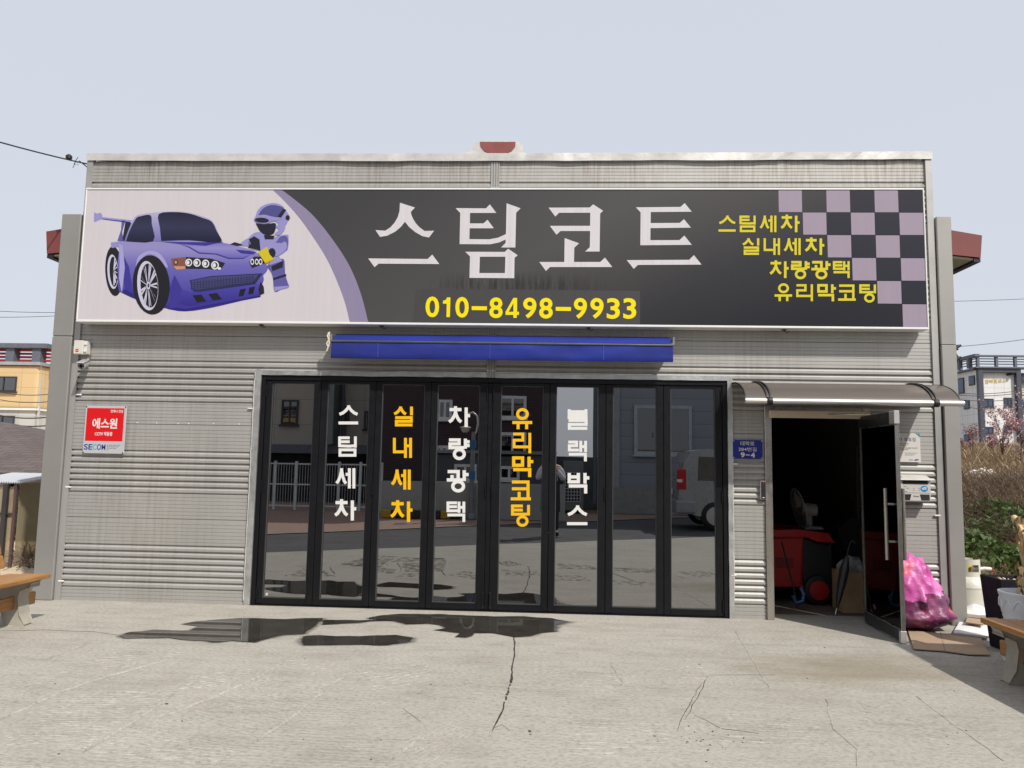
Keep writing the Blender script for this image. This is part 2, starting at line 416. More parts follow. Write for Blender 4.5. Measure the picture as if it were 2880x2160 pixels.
gc = t.mix(gc, lin(38, 36, 36), t.math('MULTIPLY', zone, t.ramp(grime, [(0.40, 0.0), (0.60, 0.8)])))
t.setp(Base_Color=gc, Roughness=0.36, Specular_IOR_Level=0.35); m_pdark = t.m

def glass(name, refl, tint, rough=0.0):
    t = NT(name); gl = t.new('BsdfGlossy'); gl.inputs['Roughness'].default_value = rough
    gl.inputs['Color'].default_value = (0.97, 0.98, 1.0, 1)
    tr = t.new('BsdfTransparent'); tr.inputs['Color'].default_value = (*tint, 1)
    fr = t.new('Fresnel'); fr.inputs['IOR'].default_value = 1.5
    f = t.math('ADD', t.math('MULTIPLY', fr.outputs[0], 0.8), refl, True)
    t.link(t.bump(t.noise(0.9, 1), 0.012, 0.05), gl.inputs['Normal'])
    mx = t.new('MixShader'); t.link(f, mx.inputs[0]); t.link(tr.outputs[0], mx.inputs[1]); t.link(gl.outputs[0], mx.inputs[2])
    t.link(mx.outputs[0], t.out.inputs[0]); return t.m
m_glass = glass('mirror_glass', 0.33, (0.05, 0.055, 0.06))
m_dglass = glass('black_tinted_glass', 0.02, (0.012, 0.014, 0.018))
m_wglass = glass('window_glass', 0.16, (0.06, 0.075, 0.085))

# ------------------------------------------------------------------ the setting
m_dirt = M('dirt', (0.20, 0.165, 0.115), 0.95, 0, 0.25, 0.6, 0.5, 3.0, bdist=0.05)
m_sand = M('sandy_soil', (0.50, 0.40, 0.27), 0.95, 0, 0.16, 1.2, 0.6, 9.0, bdist=0.03)
m_asph = M('asphalt', (0.075, 0.075, 0.078), 0.9, 0, 0.2, 1.5, 0.5, 70)
def plane(name, pts, z, mat, kind='structure', sub=None):
    mb = MB(); mb.flat([[(p[0], -p[1]) for p in pts]], lambda x, y: (x, -y, z))
    return tag(mb.build(name, mat), kind=kind)
plane('ground', [(-700, -700), (700, -700), (700, 700), (-700, 700)], -0.34, m_dirt)
EA, EB = rg(1000, 1545), rg(2011, 1509)          # near edge of the road, read off the mirrored view
FA, FB = rg(1000, 1490), rg(1719, 1462)          # far edge of the road
def ext(a, b, x): return (x, a.y+(b.y-a.y)*(x-a.x)/(b.x-a.x))
yard = plane('yard', [ext(EA, EB, -8.0), ext(EA, EB, 14.0), (14.0, -0.9), (4.6, -0.05), (4.3, 0.30), (-5.4, 0.30), (-5.9, 0.1), (-8.0, -0.6)], 0.0, m_conc)
mb = MB(); mb.prism([(4.32, 0.30), (4.62, -0.05), (14, -0.9), (14, -1.1), (4.5, -0.3), (4.2, 0.3)], -0.34, -0.004, 'z'); mb.build('slab_edge', m_conc, yard)
plane('road', [ext(EA, EB, -60), ext(EA, EB, 60), ext(FA, FB, 60), ext(FA, FB, -60)], -0.03, m_asph)
t = NT('brick_paving'); br = t.new('TexBrick'); br.inputs['Scale'].default_value = 4.0
br.inputs['Color1'].default_value = (0.30, 0.19, 0.145, 1); br.inputs['Color2'].default_value = (0.36, 0.25, 0.20, 1); br.inputs['Mortar'].default_value = (0.20, 0.15, 0.12, 1)
br.inputs['Mortar Size'].default_value = 0.02; t.link(t.coord(), br.inputs['Vector']); t.setp(Base_Color=br.outputs[0], Roughness=0.9); m_brickpave = t.m
plane('pavement', [ext(FA, FB, -60), ext(FA, FB, 60), (60, -60), (-60, -60)], -0.015, m_brickpave)
mb = MB(); mb.flat([[(-60, -3.6), (-5.5, -0.6), (-5.0, 9), (-5.0, 40), (-60, 40)]], lambda x, y: (x, y, -0.02)); tag(mb.build('sandy_lot', m_sand), kind='structure')

def hill(y):
    K = [(-3, -0.30), (0, -0.26), (1, -0.12), (3, .52), (5, .98), (8, 1.38), (14, 1.85), (22, 2.3), (40, 2.9), (75, 3.7), (200, 6)]
    for (a, b), (c, d) in zip(K, K[1:]):
        if y <= c: return b+(d-b)*(max(y, a)-a)/(c-a)
    return K[-1][1]
def hz(x, y): return hill(y+0.12*(x-4.3))+0.10*noise.noise((x*0.6, y*0.6, 3))+0.05*noise.noise((x*2.1, y*2.1, 8))
mb = MB(); xs = [4.36+0.45*i for i in range(20)]+[14+3*i for i in range(22)]; ys = [-0.2+0.4*i for i in range(30)]+[12.2+1.6*i for i in range(20)]+[46+8*i for i in range(14)]
mb.add([(x, y, hz(x, y)) for y in ys for x in xs], [(j*len(xs)+i, j*len(xs)+i+1, (j+1)*len(xs)+i+1, (j+1)*len(xs)+i) for j in range(len(ys)-1) for i in range(len(xs)-1)])
m_hill = M('hill_soil', (0.17, 0.125, 0.075), 0.95, 0, 0.35, 1.5, 0.8, 6.0, bdist=0.06)
tag(mb.build('hillside', m_hill, smooth=60), kind='structure')

# puddles: water with a soaked fringe that fades into the dry slab
ZP = lambda x, y: (300+x*0.633, 1680+y*0.633)
PUD = [
 [(50,175),(110,155),(215,148),(370,150),(405,130),(335,120),(410,108),(540,98),(610,94),(790,100),(880,95),(958,95),(935,130),(900,150),(880,165),(790,168),(690,190),(660,203),(560,195),(470,203),(430,195),(330,190),(280,182),(150,183),(90,185)],
 [(872,176),(900,172),(1130,175),(1280,170),(1360,183),(1350,200),(1250,215),(1100,212),(870,215)],
 [(1160,92),(1230,82),(1310,75),(1500,78),(1650,85),(1850,88),(1980,95),(2050,112),(1990,125),(2005,152),(1930,160),(1880,175),(1800,178),(1720,162),(1640,160),(1600,180),(1550,178),(1570,160),(1450,148),(1500,140),(1480,125),(1430,118),(1330,122),(1280,107),(1160,98)],
 [(968,102),(1100,104),(1270,103),(1100,114),(960,124)]]
def rough_outline(pts, amp, step=0.05):
    out = []; n = len(pts)
    for i in range(n):
        a, b = pts[i], pts[(i+1) % n]; k = max(1, int((b-a).length/step))
        for j in range(k):
            p = a.lerp(b, j/k); out.append(Vector((p.x+amp*1.6*noise.noise((p.x*7, p.y*7, 1)), p.y+amp*noise.noise((p.x*7, p.y*7, 5)), 0)))
    return out
for poly in PUD:
    W_ = rough_outline([gr(*ZP(*q)) for q in poly], 0.022)
    mb = MB(); mb.flat([[(p.x, -p.y) for p in W_]], lambda x, y: (x, -y, 0.006))
    pd = tag(mb.build('puddle', m_pud), kind='structure')
    n = len(W_); nr = []
    area = sum(W_[i].x*W_[(i+1) % n].y-W_[(i+1) % n].x*W_[i].y for i in range(n))
    for i in range(n):
        d = W_[(i+1) % n]-W_[i-1]; q = Vector((d.y, -d.x, 0)); q = q.normalized() if q.length else q
        nr.append(q*(1 if area > 0 else -1))
    nr = [sum((nr[(i+k) % n] for k in range(-4, 5)), Vector()) for i in range(n)]
    nr = [q.normalized() if q.length else q for q in nr]
    vs = [(p.x, p.y, 0.0035) for p in W_]
    for i, p in enumerate(W_):
        wd = 0.02+0.07*abs(noise.noise((p.x*2, p.y*3, 9))); q = p+Vector((nr[i].x*wd*1.5, nr[i].y*wd*0.75, 0)); vs.append((q.x, q.y, 0.0035))
    me = bpy.data.meshes.new('wet_fringe'); me.from_pydata(vs, [], [(i, (i+1) % n, n+(i+1) % n, n+i) for i in range(n)])
    a = me.attributes.new('damp', 'FLOAT', 'POINT')
    for i in range(2*n): a.data[i].value = 0.75 if i < n else 0.0
    me.materials.append(m_damp); link('wet_fringe', me, pd)

# ridges the trowel left, cracks
def strip(name, pts, wd, z, mat, seed=0, jit=0.012):
    P = []
    for a, b in zip(pts, pts[1:]):
        k = max(1, int((b-a).length/0.05))
        P += [a.lerp(b, j/k) for j in range(k)]
    P.append(pts[-1]); n = len(P); L = []; Q = []; T = []
    for i, p in enumerate(P):
        d = P[min(i+1, n-1)]-P[max(i-1, 0)]; q = Vector((-d.y, d.x, 0)).normalized()
        ww = wd*(0.55+0.9*abs(noise.noise((p.x*6, p.y*6, seed))))*min(1, 0.15+min(i, n-1-i)/4)
        p = p+q*jit*noise.noise((p.x*9, p.y*9, seed+3)); L.append(p+q*ww); Q.append(p-q*ww); T.append(p)
    mb = MB()
    mb.add([(p.x, p.y, 0.001) for p in L]+[(p.x, p.y, z) for p in T]+[(p.x, p.y, 0.001) for p in Q],
           [(i, i+1, n+i+1, n+i) for i in range(n-1)]+[(n+i, n+i+1, 2*n+i+1, 2*n+i) for i in range(n-1)])
    return mb.build(name, mat, yard, smooth=60)
m_ridge = concrete('ridge_concrete', (0.375, 0.355, 0.318), rake=False)
m_crack = M('crack_dark', (0.035, 0.032, 0.028), 0.95, 0, 0.3, 20)
Z8 = lambda x, y: gr(x*0.5425, 1800+y*0.5425)
for k, ln in enumerate([[(0,415),(330,265),(560,190),(860,110)],[(430,585),(700,420),(905,285)],[(830,410),(1100,300),(1330,200),(1500,95)],[(1310,540),(1520,395),(1700,250)],[(260,95),(450,20)],[(2040,620),(2212,470)],[(560,270),(900,285)],[(700,600),(1120,650)],[(1660,260),(1850,160)]]):
    strip('trowel_ridge', [Z8(*p) for p in ln], 0.014, 0.011, m_ridge, k)
# fine ridges left by a rake, in patches on the left of the yard
mbk = MB(); rk = random.Random(3)
for (P4, nl) in (([(330,290),(890,285),(440,575),(-60,560)],24), ([(1330,200),(1720,240),(1310,545),(840,420)],22), ([(560,50),(1000,70),(620,150),(260,190)],9), ([(640,430),(1290,560),(1120,655),(320,640)],12), ([(980,190),(1340,150),(1180,250),(900,270)],8), ([(-40,590),(300,640),(260,690),(-40,690)],5), ([(0,230),(330,180),(200,290),(-30,380)],8), ([(1850,180),(2230,120),(2230,230),(1900,280)],7), ([(2050,560),(2330,420),(2480,520),(2200,680)],9), ([(1440,100),(1760,140),(1640,190),(1380,180)],6), ([(2400,200),(2760,240),(2700,360),(2280,330)],7), ([(2800,150),(3250,180),(3150,290),(2780,280)],6), ([(2950,430),(3500,440),(3450,600),(2900,620)],8), ([(3700,380),(4250,420),(4300,560),(3650,540)],8), ([(4450,330),(4900,420),(5000,560),(4420,480)],7), ([(3350,130),(3800,160),(3820,230),(3400,220)],4)):
    A4, B4, C4, D4_ = (Vector(Z8(*p)) for p in P4)
    for i in range(nl):
        v = (i+rk.uniform(-.2, .2))/nl; a, b = A4.lerp(D4_, v), B4.lerp(C4, v); u = rk.uniform(0, .12)
        while u < 0.96:
            u2 = min(1.0, u+rk.uniform(.06, .34)); n = max(3, int((b-a).length*(u2-u)/0.045)); ww = rk.uniform(.004, .009); hh_ = rk.uniform(.003, .007); row = []
            for k in range(n+1):
                p = a.lerp(b, u+(u2-u)*k/n); off = 0.016*noise.noise((p.x*5, p.y*9, i*0.31)); e = math.sin(math.pi*k/n)**0.5 if 0 < k < n else 0.05
                row += [(p.x, p.y+off-ww*e, 0.0008), (p.x, p.y+off, 0.0008+hh_*e), (p.x, p.y+off+ww*e, 0.0008)]
            mbk.add(row, [(k*3+j, k*3+3+j, k*3+4+j, k*3+1+j) for k in range(n) for j in range(2)]); u = u2+rk.uniform(.01, .10)
tag(mbk.build('rake_ridges', m_ridge, yard, smooth=60), kind='stuff')
mbk = MB(); rk = random.Random(8)
for _ in range(70):   # loose grit
    p = gr(rk.uniform(60, 2780), rk.uniform(1790, 2150)) if rk.random() < 0.7 else gr(rk.gauss(2010, 60), rk.gauss(2085, 12)); s_ = rk.uniform(0.0012, 0.0035)*(2.2 if rk.random() < .08 else 1); a_ = rk.uniform(0, 3)
    mbk.obox((p.x, p.y, s_*0.5), Vector((math.cos(a_), math.sin(a_), 0)), Vector((-math.sin(a_), math.cos(a_), 0)), Vector((0, 0, 1)), s_*1.6, s_, s_*0.5)
tag(mbk.build('grit', M('grit', (0.07, 0.062, 0.052), 0.9, 0, 0.4, 3), yard), kind='stuff')
Z9 = lambda x, y: gr(x*1.302, 1660+y*1.302)
for k, ln in enumerate([[(1785,235),(1800,300),(1852,345),(1850,380)],[(1980,230),(2060,290),(2170,370)],[(2030,270),(2056,240)],[(1320,160),(1345,200)],[(1590,90),(1660,210)]]):
    strip('trowel_ridge', [Z9(*p) for p in ln], 0.008, 0.004, m_ridge, k+20)
for k, (ln, wd) in enumerate([([(1108,92),(1112,120),(1103,200),(1085,260),(1064,305)],0.0075),([(1530,184),(1505,235),(1478,280)],0.003),([(1515,200),(1480,265),(1460,305)],0.0025),([(1064,300),(1085,290),(1100,305)],0.002),([(0,88),(90,86),(200,90),(262,98)],0.003),([(1533,184),(1600,183),(1675,184)],0.0015),([(870,255),(910,285)],0.0015),([(1500,270),(1560,300),(1640,310)],0.002)]):
    strip('crack', [Z9(*p) for p in ln], wd, 0.0025, m_crack, k+40, 0.012)

# ------------------------------------------------------------------ the workshop
bld = thing('workshop_building', 'grey corrugated metal workshop with folding glass doors and wide shop sign', 'building', (-0.6, 4.0, 0))
XL, XR, ZT = -5.06, 3.88, 4.78
SEAM = [-0.11, 0.852, 1.831, 2.776, 3.76, 4.745]
def depth(f):   # profile of one siding board, f from its lower seam (0) to its upper seam (1)
    pass
PROF = []
for s0, s1 in zip(SEAM, SEAM[1:]):
    H = s1-s0; z = lambda f: s1-f*H          # f runs downwards from the top seam
    pts = [(s1-0.001, 0.010), (s1-0.004, 0.0)]
    for a, b, n in ((0.06, 0.25, 6), ):
        for k in range(n):
            c = z(a+(b-a)*k/(n-1)); pts += [(c+0.006, 0.0), (c+0.002, 0.0034), (c-0.001, 0.0034), (c-0.0015, 0.0)]
    top = 0.285; per = 0.062/H
    for k in range(7):
        c0 = z(top+per*k); pts += [(c0+0.008, 0.0 if k == 0 else -0.004), (c0+0.006, 0.016), (c0-0.005, 0.016), (c0-0.027, -0.003), (c0-0.030, -0.006), (c0-0.0315, -0.004), (c0-0.034, -0.004), (c0-0.0355, -0.0065), (c0-0.052, -0.006)]
    c0 = z(top+per*7); pts += [(c0+0.005, -0.004), (c0+0.003, 0.012), (c0-0.004, 0.012), (c0-0.012, 0.0)]
    for k in range(6):
        c = z(0.775+(0.965-0.775)*k/5); pts += [(c+0.006, 0.0), (c+0.002, 0.0034), (c-0.001, 0.0034), (c-0.0015, 0.0)]
    pts += [(s0+0.004, 0.0), (s0+0.001, 0.012)]
    PROF.append((s0, s1, pts))
def siding_panels(x0, x1, z0, z1):
    for s0, s1, pts in PROF:
        a, b = max(z0, s0), min(z1, s1)
        if b-a < 0.02: continue
        q = [p for p in pts if a < p[0] < b]
        q = [(b, q[0][1])]+q+[(a, q[-1][1])]
        poly = [(y, zz) for zz, y in q]+[(0.04, a), (0.04, b)]
        MB().prism(poly, x0, x1, 'x').build('siding_panel', m_sid, bld)
JX = -0.615                                            # vertical joint cover in the middle
DL, DRt, DT = -3.085, 1.835, 2.405                     # folding door opening in the siding
SL, SRt, ST = 2.165, 3.215, 2.115                      # side door opening
siding_panels(XL+0.03, DL, 0.0, 4.70)
siding_panels(DL, JX-0.04, DT, 4.70)
siding_panels(JX+0.04, DRt, DT, 4.70)
siding_panels(DRt, SL, 0.0, 4.70)
siding_panels(SL, SRt, ST, 4.70)
siding_panels(SRt, XR-0.03, 0.0, 4.70)
mb = MB().prism([(JX-0.045, 0.0), (JX-0.045, -0.012), (JX-0.028, -0.012), (JX-0.026, -0.004), (JX-0.018, -0.004), (JX-0.016, -0.014), (JX-0.002, -0.014), (JX, -0.004), (JX+0.008, -0.004), (JX+0.010, -0.014), (JX+0.026, -0.014), (JX+0.028, -0.004), (JX+0.034, -0.012), (JX+0.045, -0.012), (JX+0.045, 0.0)], 2.37, 4.72, 'z')
mb.build('joint_cover', m_trim, bld)
for xa, xb, nm in ((XL-0.035, XL+0.03, 'l'), (XR-0.03, XR+0.035, 'r')):
    mb = MB().prism([(xa, 0.06), (xa, -0.020), (xb, -0.020), (xb, 0.0), (xb-0.012, 0.02), (xb-0.012, 0.06)], 0.0, ZT-0.002, 'z'); mb.build('corner_trim', m_trim, bld)
# parapet cap: a bent strip, slightly dented
mb = MB(); NX = 90; pr = [(-0.034, 4.700), (-0.034, 4.783), (-0.02, 4.79), (0.16, 4.80), (0.16, 4.70)]
vs = []
for i in range(NX+1):
    x = XL-0.04+(XR-XL+0.08)*i/NX
    for (y, z) in pr:
        j = 0.010*noise.noise((x*3.1, z*9, 2))+0.005*noise.noise((x*11, z*20, 4)); vs.append((x, y+j, z+j*0.8-0.02*(1-((x+0.6)/4.6)**2)*0.6))
mb.add(vs, [(i*5+k, (i+1)*5+k, (i+1)*5+k+1, i*5+k+1) for i in range(NX) for k in range(4)]); mb.build('parapet_cap', m_cap, bld)
# pilasters left and right of the front
for (xa, xb, zt) in ((-5.315, -5.10, 4.095), (3.925, 4.075, 4.085)):
    MB().box(xa, xb, -0.05, 9.0, 0, 2.752).build('pilaster', m_pil, bld, bevel=0.008)
    MB().box(xa, xb, -0.046, 9.0, 2.755, zt).build('pilaster', m_pil, bld, bevel=0.008)
# shell of the hall behind the front
MB().box(XL, XR, 0.06, 0.16, 4.2, 4.72).build('parapet_wall', m_dark, bld)
MB().box(-5.1, -5.0, 0.06, 9.0, 0, 4.0).build('side_wall', m_pil, bld)
MB().box(3.84, 3.92, 0.06, 9.0, 0, 4.0).build('side_wall', m_pil, bld)
MB().box(-5.1, 3.92, 9.0, 9.1, 0, 4.4).build('rear_wall', m_pil, bld)
m_roof = M('roof_sheet', (0.20, 0.06, 0.055), 0.6, 0.2, 0.1, 2)
MB().prism([(-5.3, 3.82), (-0.6, 4.60), (4.06, 3.82), (4.06, 3.86), (-0.6, 4.66), (-5.3, 3.86)], 0.17, 9.1, 'y').build('roof', m_roof, bld)
MB().box(-5.0, 3.84, 0.02, 9.0, -0.05, -0.008).build('interior_floor', M('interior_floor', (0.14, 0.12, 0.10), 0.8, 0, 0.25, 2, 0.2, 20), bld)
# masonry behind the siding, round the openings (dark inside)
m_in = M('inner_wall', (0.07, 0.07, 0.07), 0.9, 0, 0.2, 2)
for (xa, xb, za, zb) in ((-5.0, DL, 0, 4.0), (DL, SL, DT, 4.0), (DRt, SL, 0, DT), (SL, 3.84, ST, 4.0), (SRt, 3.84, 0, ST)):
    MB().box(xa, xb, 0.045, 0.10, za, zb).build('inner_wall', m_in, bld)
# eave boxes with red fascia
for sx, pts in ((1, [(3.93, 4.085), (4.539, 3.977), (4.515, 3.737), (3.93, 3.80)]), (-1, [(-5.11, 4.085), (-5.683, 3.988), (-5.655, 3.732), (-5.11, 3.79)])):
    ev = MB().prism(pts, 0.25, 9.05, 'y').build('eave', m_red, bld)
    MB().prism([(pts[3][0], pts[3][1]-0.03), (pts[2][0]-sx*0.07, pts[2][1]-0.022), (pts[2][0]-sx*0.07, pts[2][1]-0.003), (pts[3][0], pts[3][1]-0.003)], 0.27, 9.0, 'y').build('soffit', m_soff, ev)
    MB().box(pts[2][0]-sx*0.065, pts[2][0]+sx*0.004, 0.262, 9.04, pts[2][1]-0.045, pts[2][1]-0.003).build('gutter_lip', m_rub, ev)
# ridge ventilator
vp = [at(x, y, 0.3) for x, y in ((1321, 438), (1333, 404), (1352, 396), (1448, 396), (1468, 405), (1477, 438))]
vt = MB().prism([(p.x, p.z) for p in vp], 0.3, 6.0, 'y').build('roof_ventilator', m_cap, bld)
ve = [at(x, y, 0.296) for x, y in ((1350, 399), (1450, 399), (1449, 412), (1440, 424), (1425, 431), (1378, 432), (1361, 424), (1351, 411))]
MB().prism([(p.x, p.z) for p in ve], 0.294, 0.299, 'y').build('end_plate', M('vent_red', (0.22, 0.055, 0.05), 0.6, 0, 0.15, 8), vt)
for xa, xb, h in ((-1.02, -0.82, 0.03), (-0.42, -0.28, 0.025)):
    mb = MB().prism([(xa, 4.775), (xb, 4.775), (xb, 4.775+h*1.6) if xa < -0.6 else (xb, 4.785), (xa, 4.785) if xa < -0.6 else (xa, 4.775+h*1.6)], 0.0, 0.25, 'y'); mb.build('vent_flashing', m_cap, vt)
# galvanised flashing round the folding door
def wavy_box(name, x0, x1, z0, z1, y0, y1, mat, parent, amp=0.004, n=24):
    mb = MB(); vert = (z1-z0) > (x1-x0); vs = []
    for i in range(n+1):
        s = i/n
        if vert: c = [(x0, y1), (x0, y0), (x1, y0), (x1, y1)]; zz = z0+(z1-z0)*s; row = [(x, y, zz) for x, y in c]
        else: c = [(z0, y1), (z0, y0), (z1, y0), (z1, y1)]; xx = x0+(x1-x0)*s; row = [(xx, y, z) for z, y in c]
        for (x, y, z) in row:
            vs.append((x+(amp*noise.noise((z*7, y*50, x)) if vert else 0), y+amp*0.6*noise.noise((x*6, z*6, 7)), z+(0 if vert else amp*noise.noise((x*7, y*50, z)))))
    mb.add(vs, [(i*4+k, i*4+(k+1) % 4, (i+1)*4+(k+1) % 4, (i+1)*4+k) for i in range(n) for k in range(4)])
    return mb.build(name, mat, parent, smooth=40)
wavy_box('door_flashing', DL-0.012, -3.035, 0.0, 2.425, -0.022, 0.05, m_galv, bld, 0.006)
wavy_box('door_flashing', 1.80, DRt+0.012, 0.0, 2.415, -0.022, 0.05, m_galv, bld, 0.006)
wavy_box('door_flashing', -3.034, JX-0.046, 2.368, 2.418, -0.024, 0.05, m_galv, bld, 0.006)
wavy_box('door_flashing', JX+0.046, 1.799, 2.366, 2.412, -0.024, 0.05, m_galv, bld, 0.006)
for (xa, za, zb) in ((DL-0.018, 0.05, 2.40), (DRt+0.012, 0.2, 2.38)):
    P = [Vector((xa+0.008*noise.noise((0, k*0.6, xa)), -0.016, za+(zb-za)*k/40)) for k in range(41)]
    MB().tube(P, [0.006+0.005*abs(noise.noise((k*0.9, xa, 2))) for k in range(41)], 6).build('sealant_bead', m_seal, bld, smooth=60)
# little white caps and screws on the boards
for px, py in ((222, 1110), (192, 1370), (172, 1634), (2636, 1450)):
    p = at(px, py, -0.012); MB().box(p.x-0.03, p.x+0.03, -0.024, -0.006, p.z-0.008, p.z+0.008).build('panel_clip', m_white, bld, bevel=0.004)
for px, py in ((706, 1149), (715, 1263), (2070, 1305), (2065, 1618)):
    p = at(px, py, -0.012); MB().box(p.x-0.035, p.x+0.02, -0.022, -0.006, p.z-0.006, p.z+0.006).build('panel_clip', m_white, bld, bevel=0.003)
for px, py in ((385, 1189), (440, 1190), (500, 1192), (530, 1192), (600, 1192), (672, 1193), (257, 1122)):
    p = at(px, py, -0.004); MB().lathe([(0.007, 0), (0.005, 0.004)], n=8).xf(Matrix.Translation((p.x, -0.001, p.z)) @ Matrix.Rotation(R(90), 4, 'X')).build('screw', m_white, bld)
# ------------------------------------------------------------------ the big sign box
SY = -0.18
sgn = thing('shop_sign', 'wide dark sign box with purple cartoon car, white Korean letters and yellow phone number', 'sign', (-0.6, -0.09, 2.89))
sx0, sx1 = at(243, 530, SY).x-0.0, at(2613, 930, SY).x
sz0, sz1 = 2.885, 4.335
MB().box(sx0+0.02, sx1-0.02, SY+0.012, -0.03, sz0+0.02, sz1-0.02).build('cabinet', m_offw, sgn)
for a in ((sx0, sx1, sz1-0.02, sz1), (sx0, sx1, sz0, sz0+0.022), (sx0, sx0+0.014, sz0+0.0225, sz1-0.0205), (sx1-0.014, sx1, sz0+0.0225, sz1-0.0205)):
    MB().box(a[0], a[1], SY-0.008, -0.022, a[2], a[3]).build('frame', m_white, sgn, bevel=0.003)
fx0, fx1, fz0, fz1 = sx0+0.014, sx1-0.014, sz0+0.022, sz1-0.02
face = MB().box(fx0, fx1, SY, SY+0.010, fz0, fz1).build('printed_face', m_pdark, sgn)
def SF(k): return lambda px, py: at(px, py, SY-0.0006*k)
def clampz(fn):
    def g(px, py):
        p = fn(px, py); return Vector((min(max(p.x, fx0+0.001), fx1-0.001), p.y, min(max(p.z, fz0+0.001), fz1-0.001)))
    return g
def pr(polys, k, mat, name='print'):
    if not isinstance(polys[0][0], (list, tuple)): polys = [polys]
    return MB().flat(polys, clampz(SF(k))).build(name, mat, face)
LE = [(757,525),(796,562),(841,612),(886,675),(922,734),(954,806),(974,865),(988,930)]
RE = [(780,525),(836,567),(886,612),(940,680),(985,752),(1017,833),(1041,930)]
def smooth_pts(P, n=6):
    out = []
    for i in range(len(P)-1):
        p0, p1, p2, p3 = P[max(i-1, 0)], P[i], P[i+1], P[min(i+2, len(P)-1)]
        for k in range(n):
            t = k/n; out.append(tuple(0.5*((2*p1[j])+(-p0[j]+p2[j])*t+(2*p0[j]-5*p1[j]+4*p2[j]-p3[j])*t*t+(-p0[j]+3*p1[j]-3*p2[j]+p3[j])*t**3) for j in (0, 1)))
    return out+[P[-1]]
LS, RS = smooth_pts(LE), smooth_pts(RE)
pr([(200, 525)]+LS+[(200, 930)], 1, m_pw, 'white_field')
pr(LS+RS[::-1], 2, m_plav, 'lavender_band')
# patch the phone number is glued on
pr([(1170,812),(1800,818),(1800,912),(1160,908)], 1, m_patch, 'number_patch')
# checkered corner
cx0 = at(2188.5, 533, SY).x; cw = (fx1-cx0)/6; ch = (fz1-fz0)/6
LAV = {(0,0),(0,2),(0,4),(1,1),(1,3),(1,5),(2,2),(2,4),(3,3),(3,5),(4,4),(5,5)}
NAV = {(0,3),(0,5),(1,2),(1,4),(2,3),(2,5),(3,4),(4,5)}
for (r, c) in LAV | NAV:
    x0, z1 = cx0+c*cw, fz1-r*ch; e = 0.003
    MB().quad((x0+e, SY-0.001, z1-ch+e), (x0+cw-e, SY-0.001, z1-ch+e), (x0+cw-e, SY-0.001, z1-e), (x0+e, SY-0.001, z1-e)).build('checker_square', m_pchk if (r, c) in LAV else m_pnavy, face)
# the four large letters
A_ = lambda P: [(940+x*0.226, 560+y*0.226) for x, y in P]; B_ = lambda P: [(1480+x*0.226, 560+y*0.226) for x, y in P]
pr(A_([(818,45),(1005,105),(953,160),(963,205),(985,252),(1015,300),(1060,350),(1125,397),(1243,393),(1180,478),(1100,462),(1010,412),(930,345),(880,282),(830,345),(760,405),(660,455),(570,470),(513,385),(635,393),(700,350),(752,292),(790,225),(812,150)]), 3, m_plet, 'letter')
pr(A_([(422,738),(1162,745),(1220,690),(1308,808),(553,803),(502,847)]), 3, m_plet, 'letter')
pr(A_([(1510,112),(1888,115),(1937,65),(2017,172),(1690,172),(1688,302),(1857,302),(1907,257),(1987,363),(1685,363),(1682,498),(1930,500),(2040,480),(2137,435),(2145,52),(2320,114),(2264,170),(2254,602),(2076,602),(2133,545),(2133,503),(2050,540),(1940,562),(1560,560),(1568,172)]), 3, m_plet, 'letter')
pr([A_([(1630,655),(2122,657),(2165,617),(2284,700),(2244,730),(2240,984),(1683,980),(1690,715)]), A_([(1812,717),(2130,717),(2124,920),(1806,920)])], 3, m_plet, 'letter')
pr(B_([(278,106),(790,104),(833,65),(957,145),(920,180),(913,652),(732,652),(792,598),(795,397),(427,397),(376,443),(294,333),(795,332),(797,170),(410,170),(362,217)]), 3, m_plet, 'letter')
pr(B_([(478,485),(657,550),(598,605),(595,782),(921,782),(980,728),(1071,845),(297,845),(245,894),(163,782),(474,782)]), 3, m_plet, 'letter')
pr(B_([(1364,102),(1920,97),(1972,50),(2060,157),(1550,161),(1548,298),(1912,296),(1963,249),(2050,355),(1546,361),(1545,511),(1907,510),(1968,454),(2061,569),(1420,574),(1424,165)]), 3, m_plet, 'letter')
pr(B_([(1251,759),(2028,755),(2087,697),(2182,815),(1389,819),(1338,868)]), 3, m_plet, 'letter')
# phone number
PN = lambda x0, y0, x1, y1: (1180+x0*0.2893, 820+y0*0.2893, 1180+x1*0.2893, 820+y1*0.2893)
for chh, a, b, top in (('0',58,190,48),('1',227,300,57),('0',348,478,52),('8',678,808,57),('4',835,967,62),('9',1007,1137,59),('8',1163,1295,61),('9',1500,1628,62),('9',1660,1790,62),('3',1820,1948,64),('3',1980,2107,64)):
    d = (190 if chh in '14' else 202)
    if chh == '1':
        pr([(1180+x*0.2893, 820+y*0.2893) for x, y in ((266,57),(300,57),(295,248),(261,248),(264,118),(227,118),(228,88),(250,84),(262,72))], 4, m_pphone, 'digit'); continue
    if chh == '4':
        pr([[(1180+x*0.2893, 820+y*0.2893) for x, y in ((912,62),(949,62),(948,196),(967,197),(966,227),(945,227),(944,256),(912,256),(912,227),(836,227),(836,197))], [(1180+x*0.2893, 820+y*0.2893) for x, y in ((913,112),(912,197),(866,197))]], 4, m_pphone, 'digit'); continue
    text(chh, PN(a, top, b, top+d), SY-0.0022, m_pphone, face, 0.022, 'digit')
for a, b, y0, y1 in ((507,655,142,180),(1324,1472,149,187)):
    q = PN(a, y0, b, y1); pr([(q[0], q[1]), (q[2], q[1]+0.5), (q[2], q[3]+0.5), (q[0], q[3])], 4, m_pphone, 'dash')
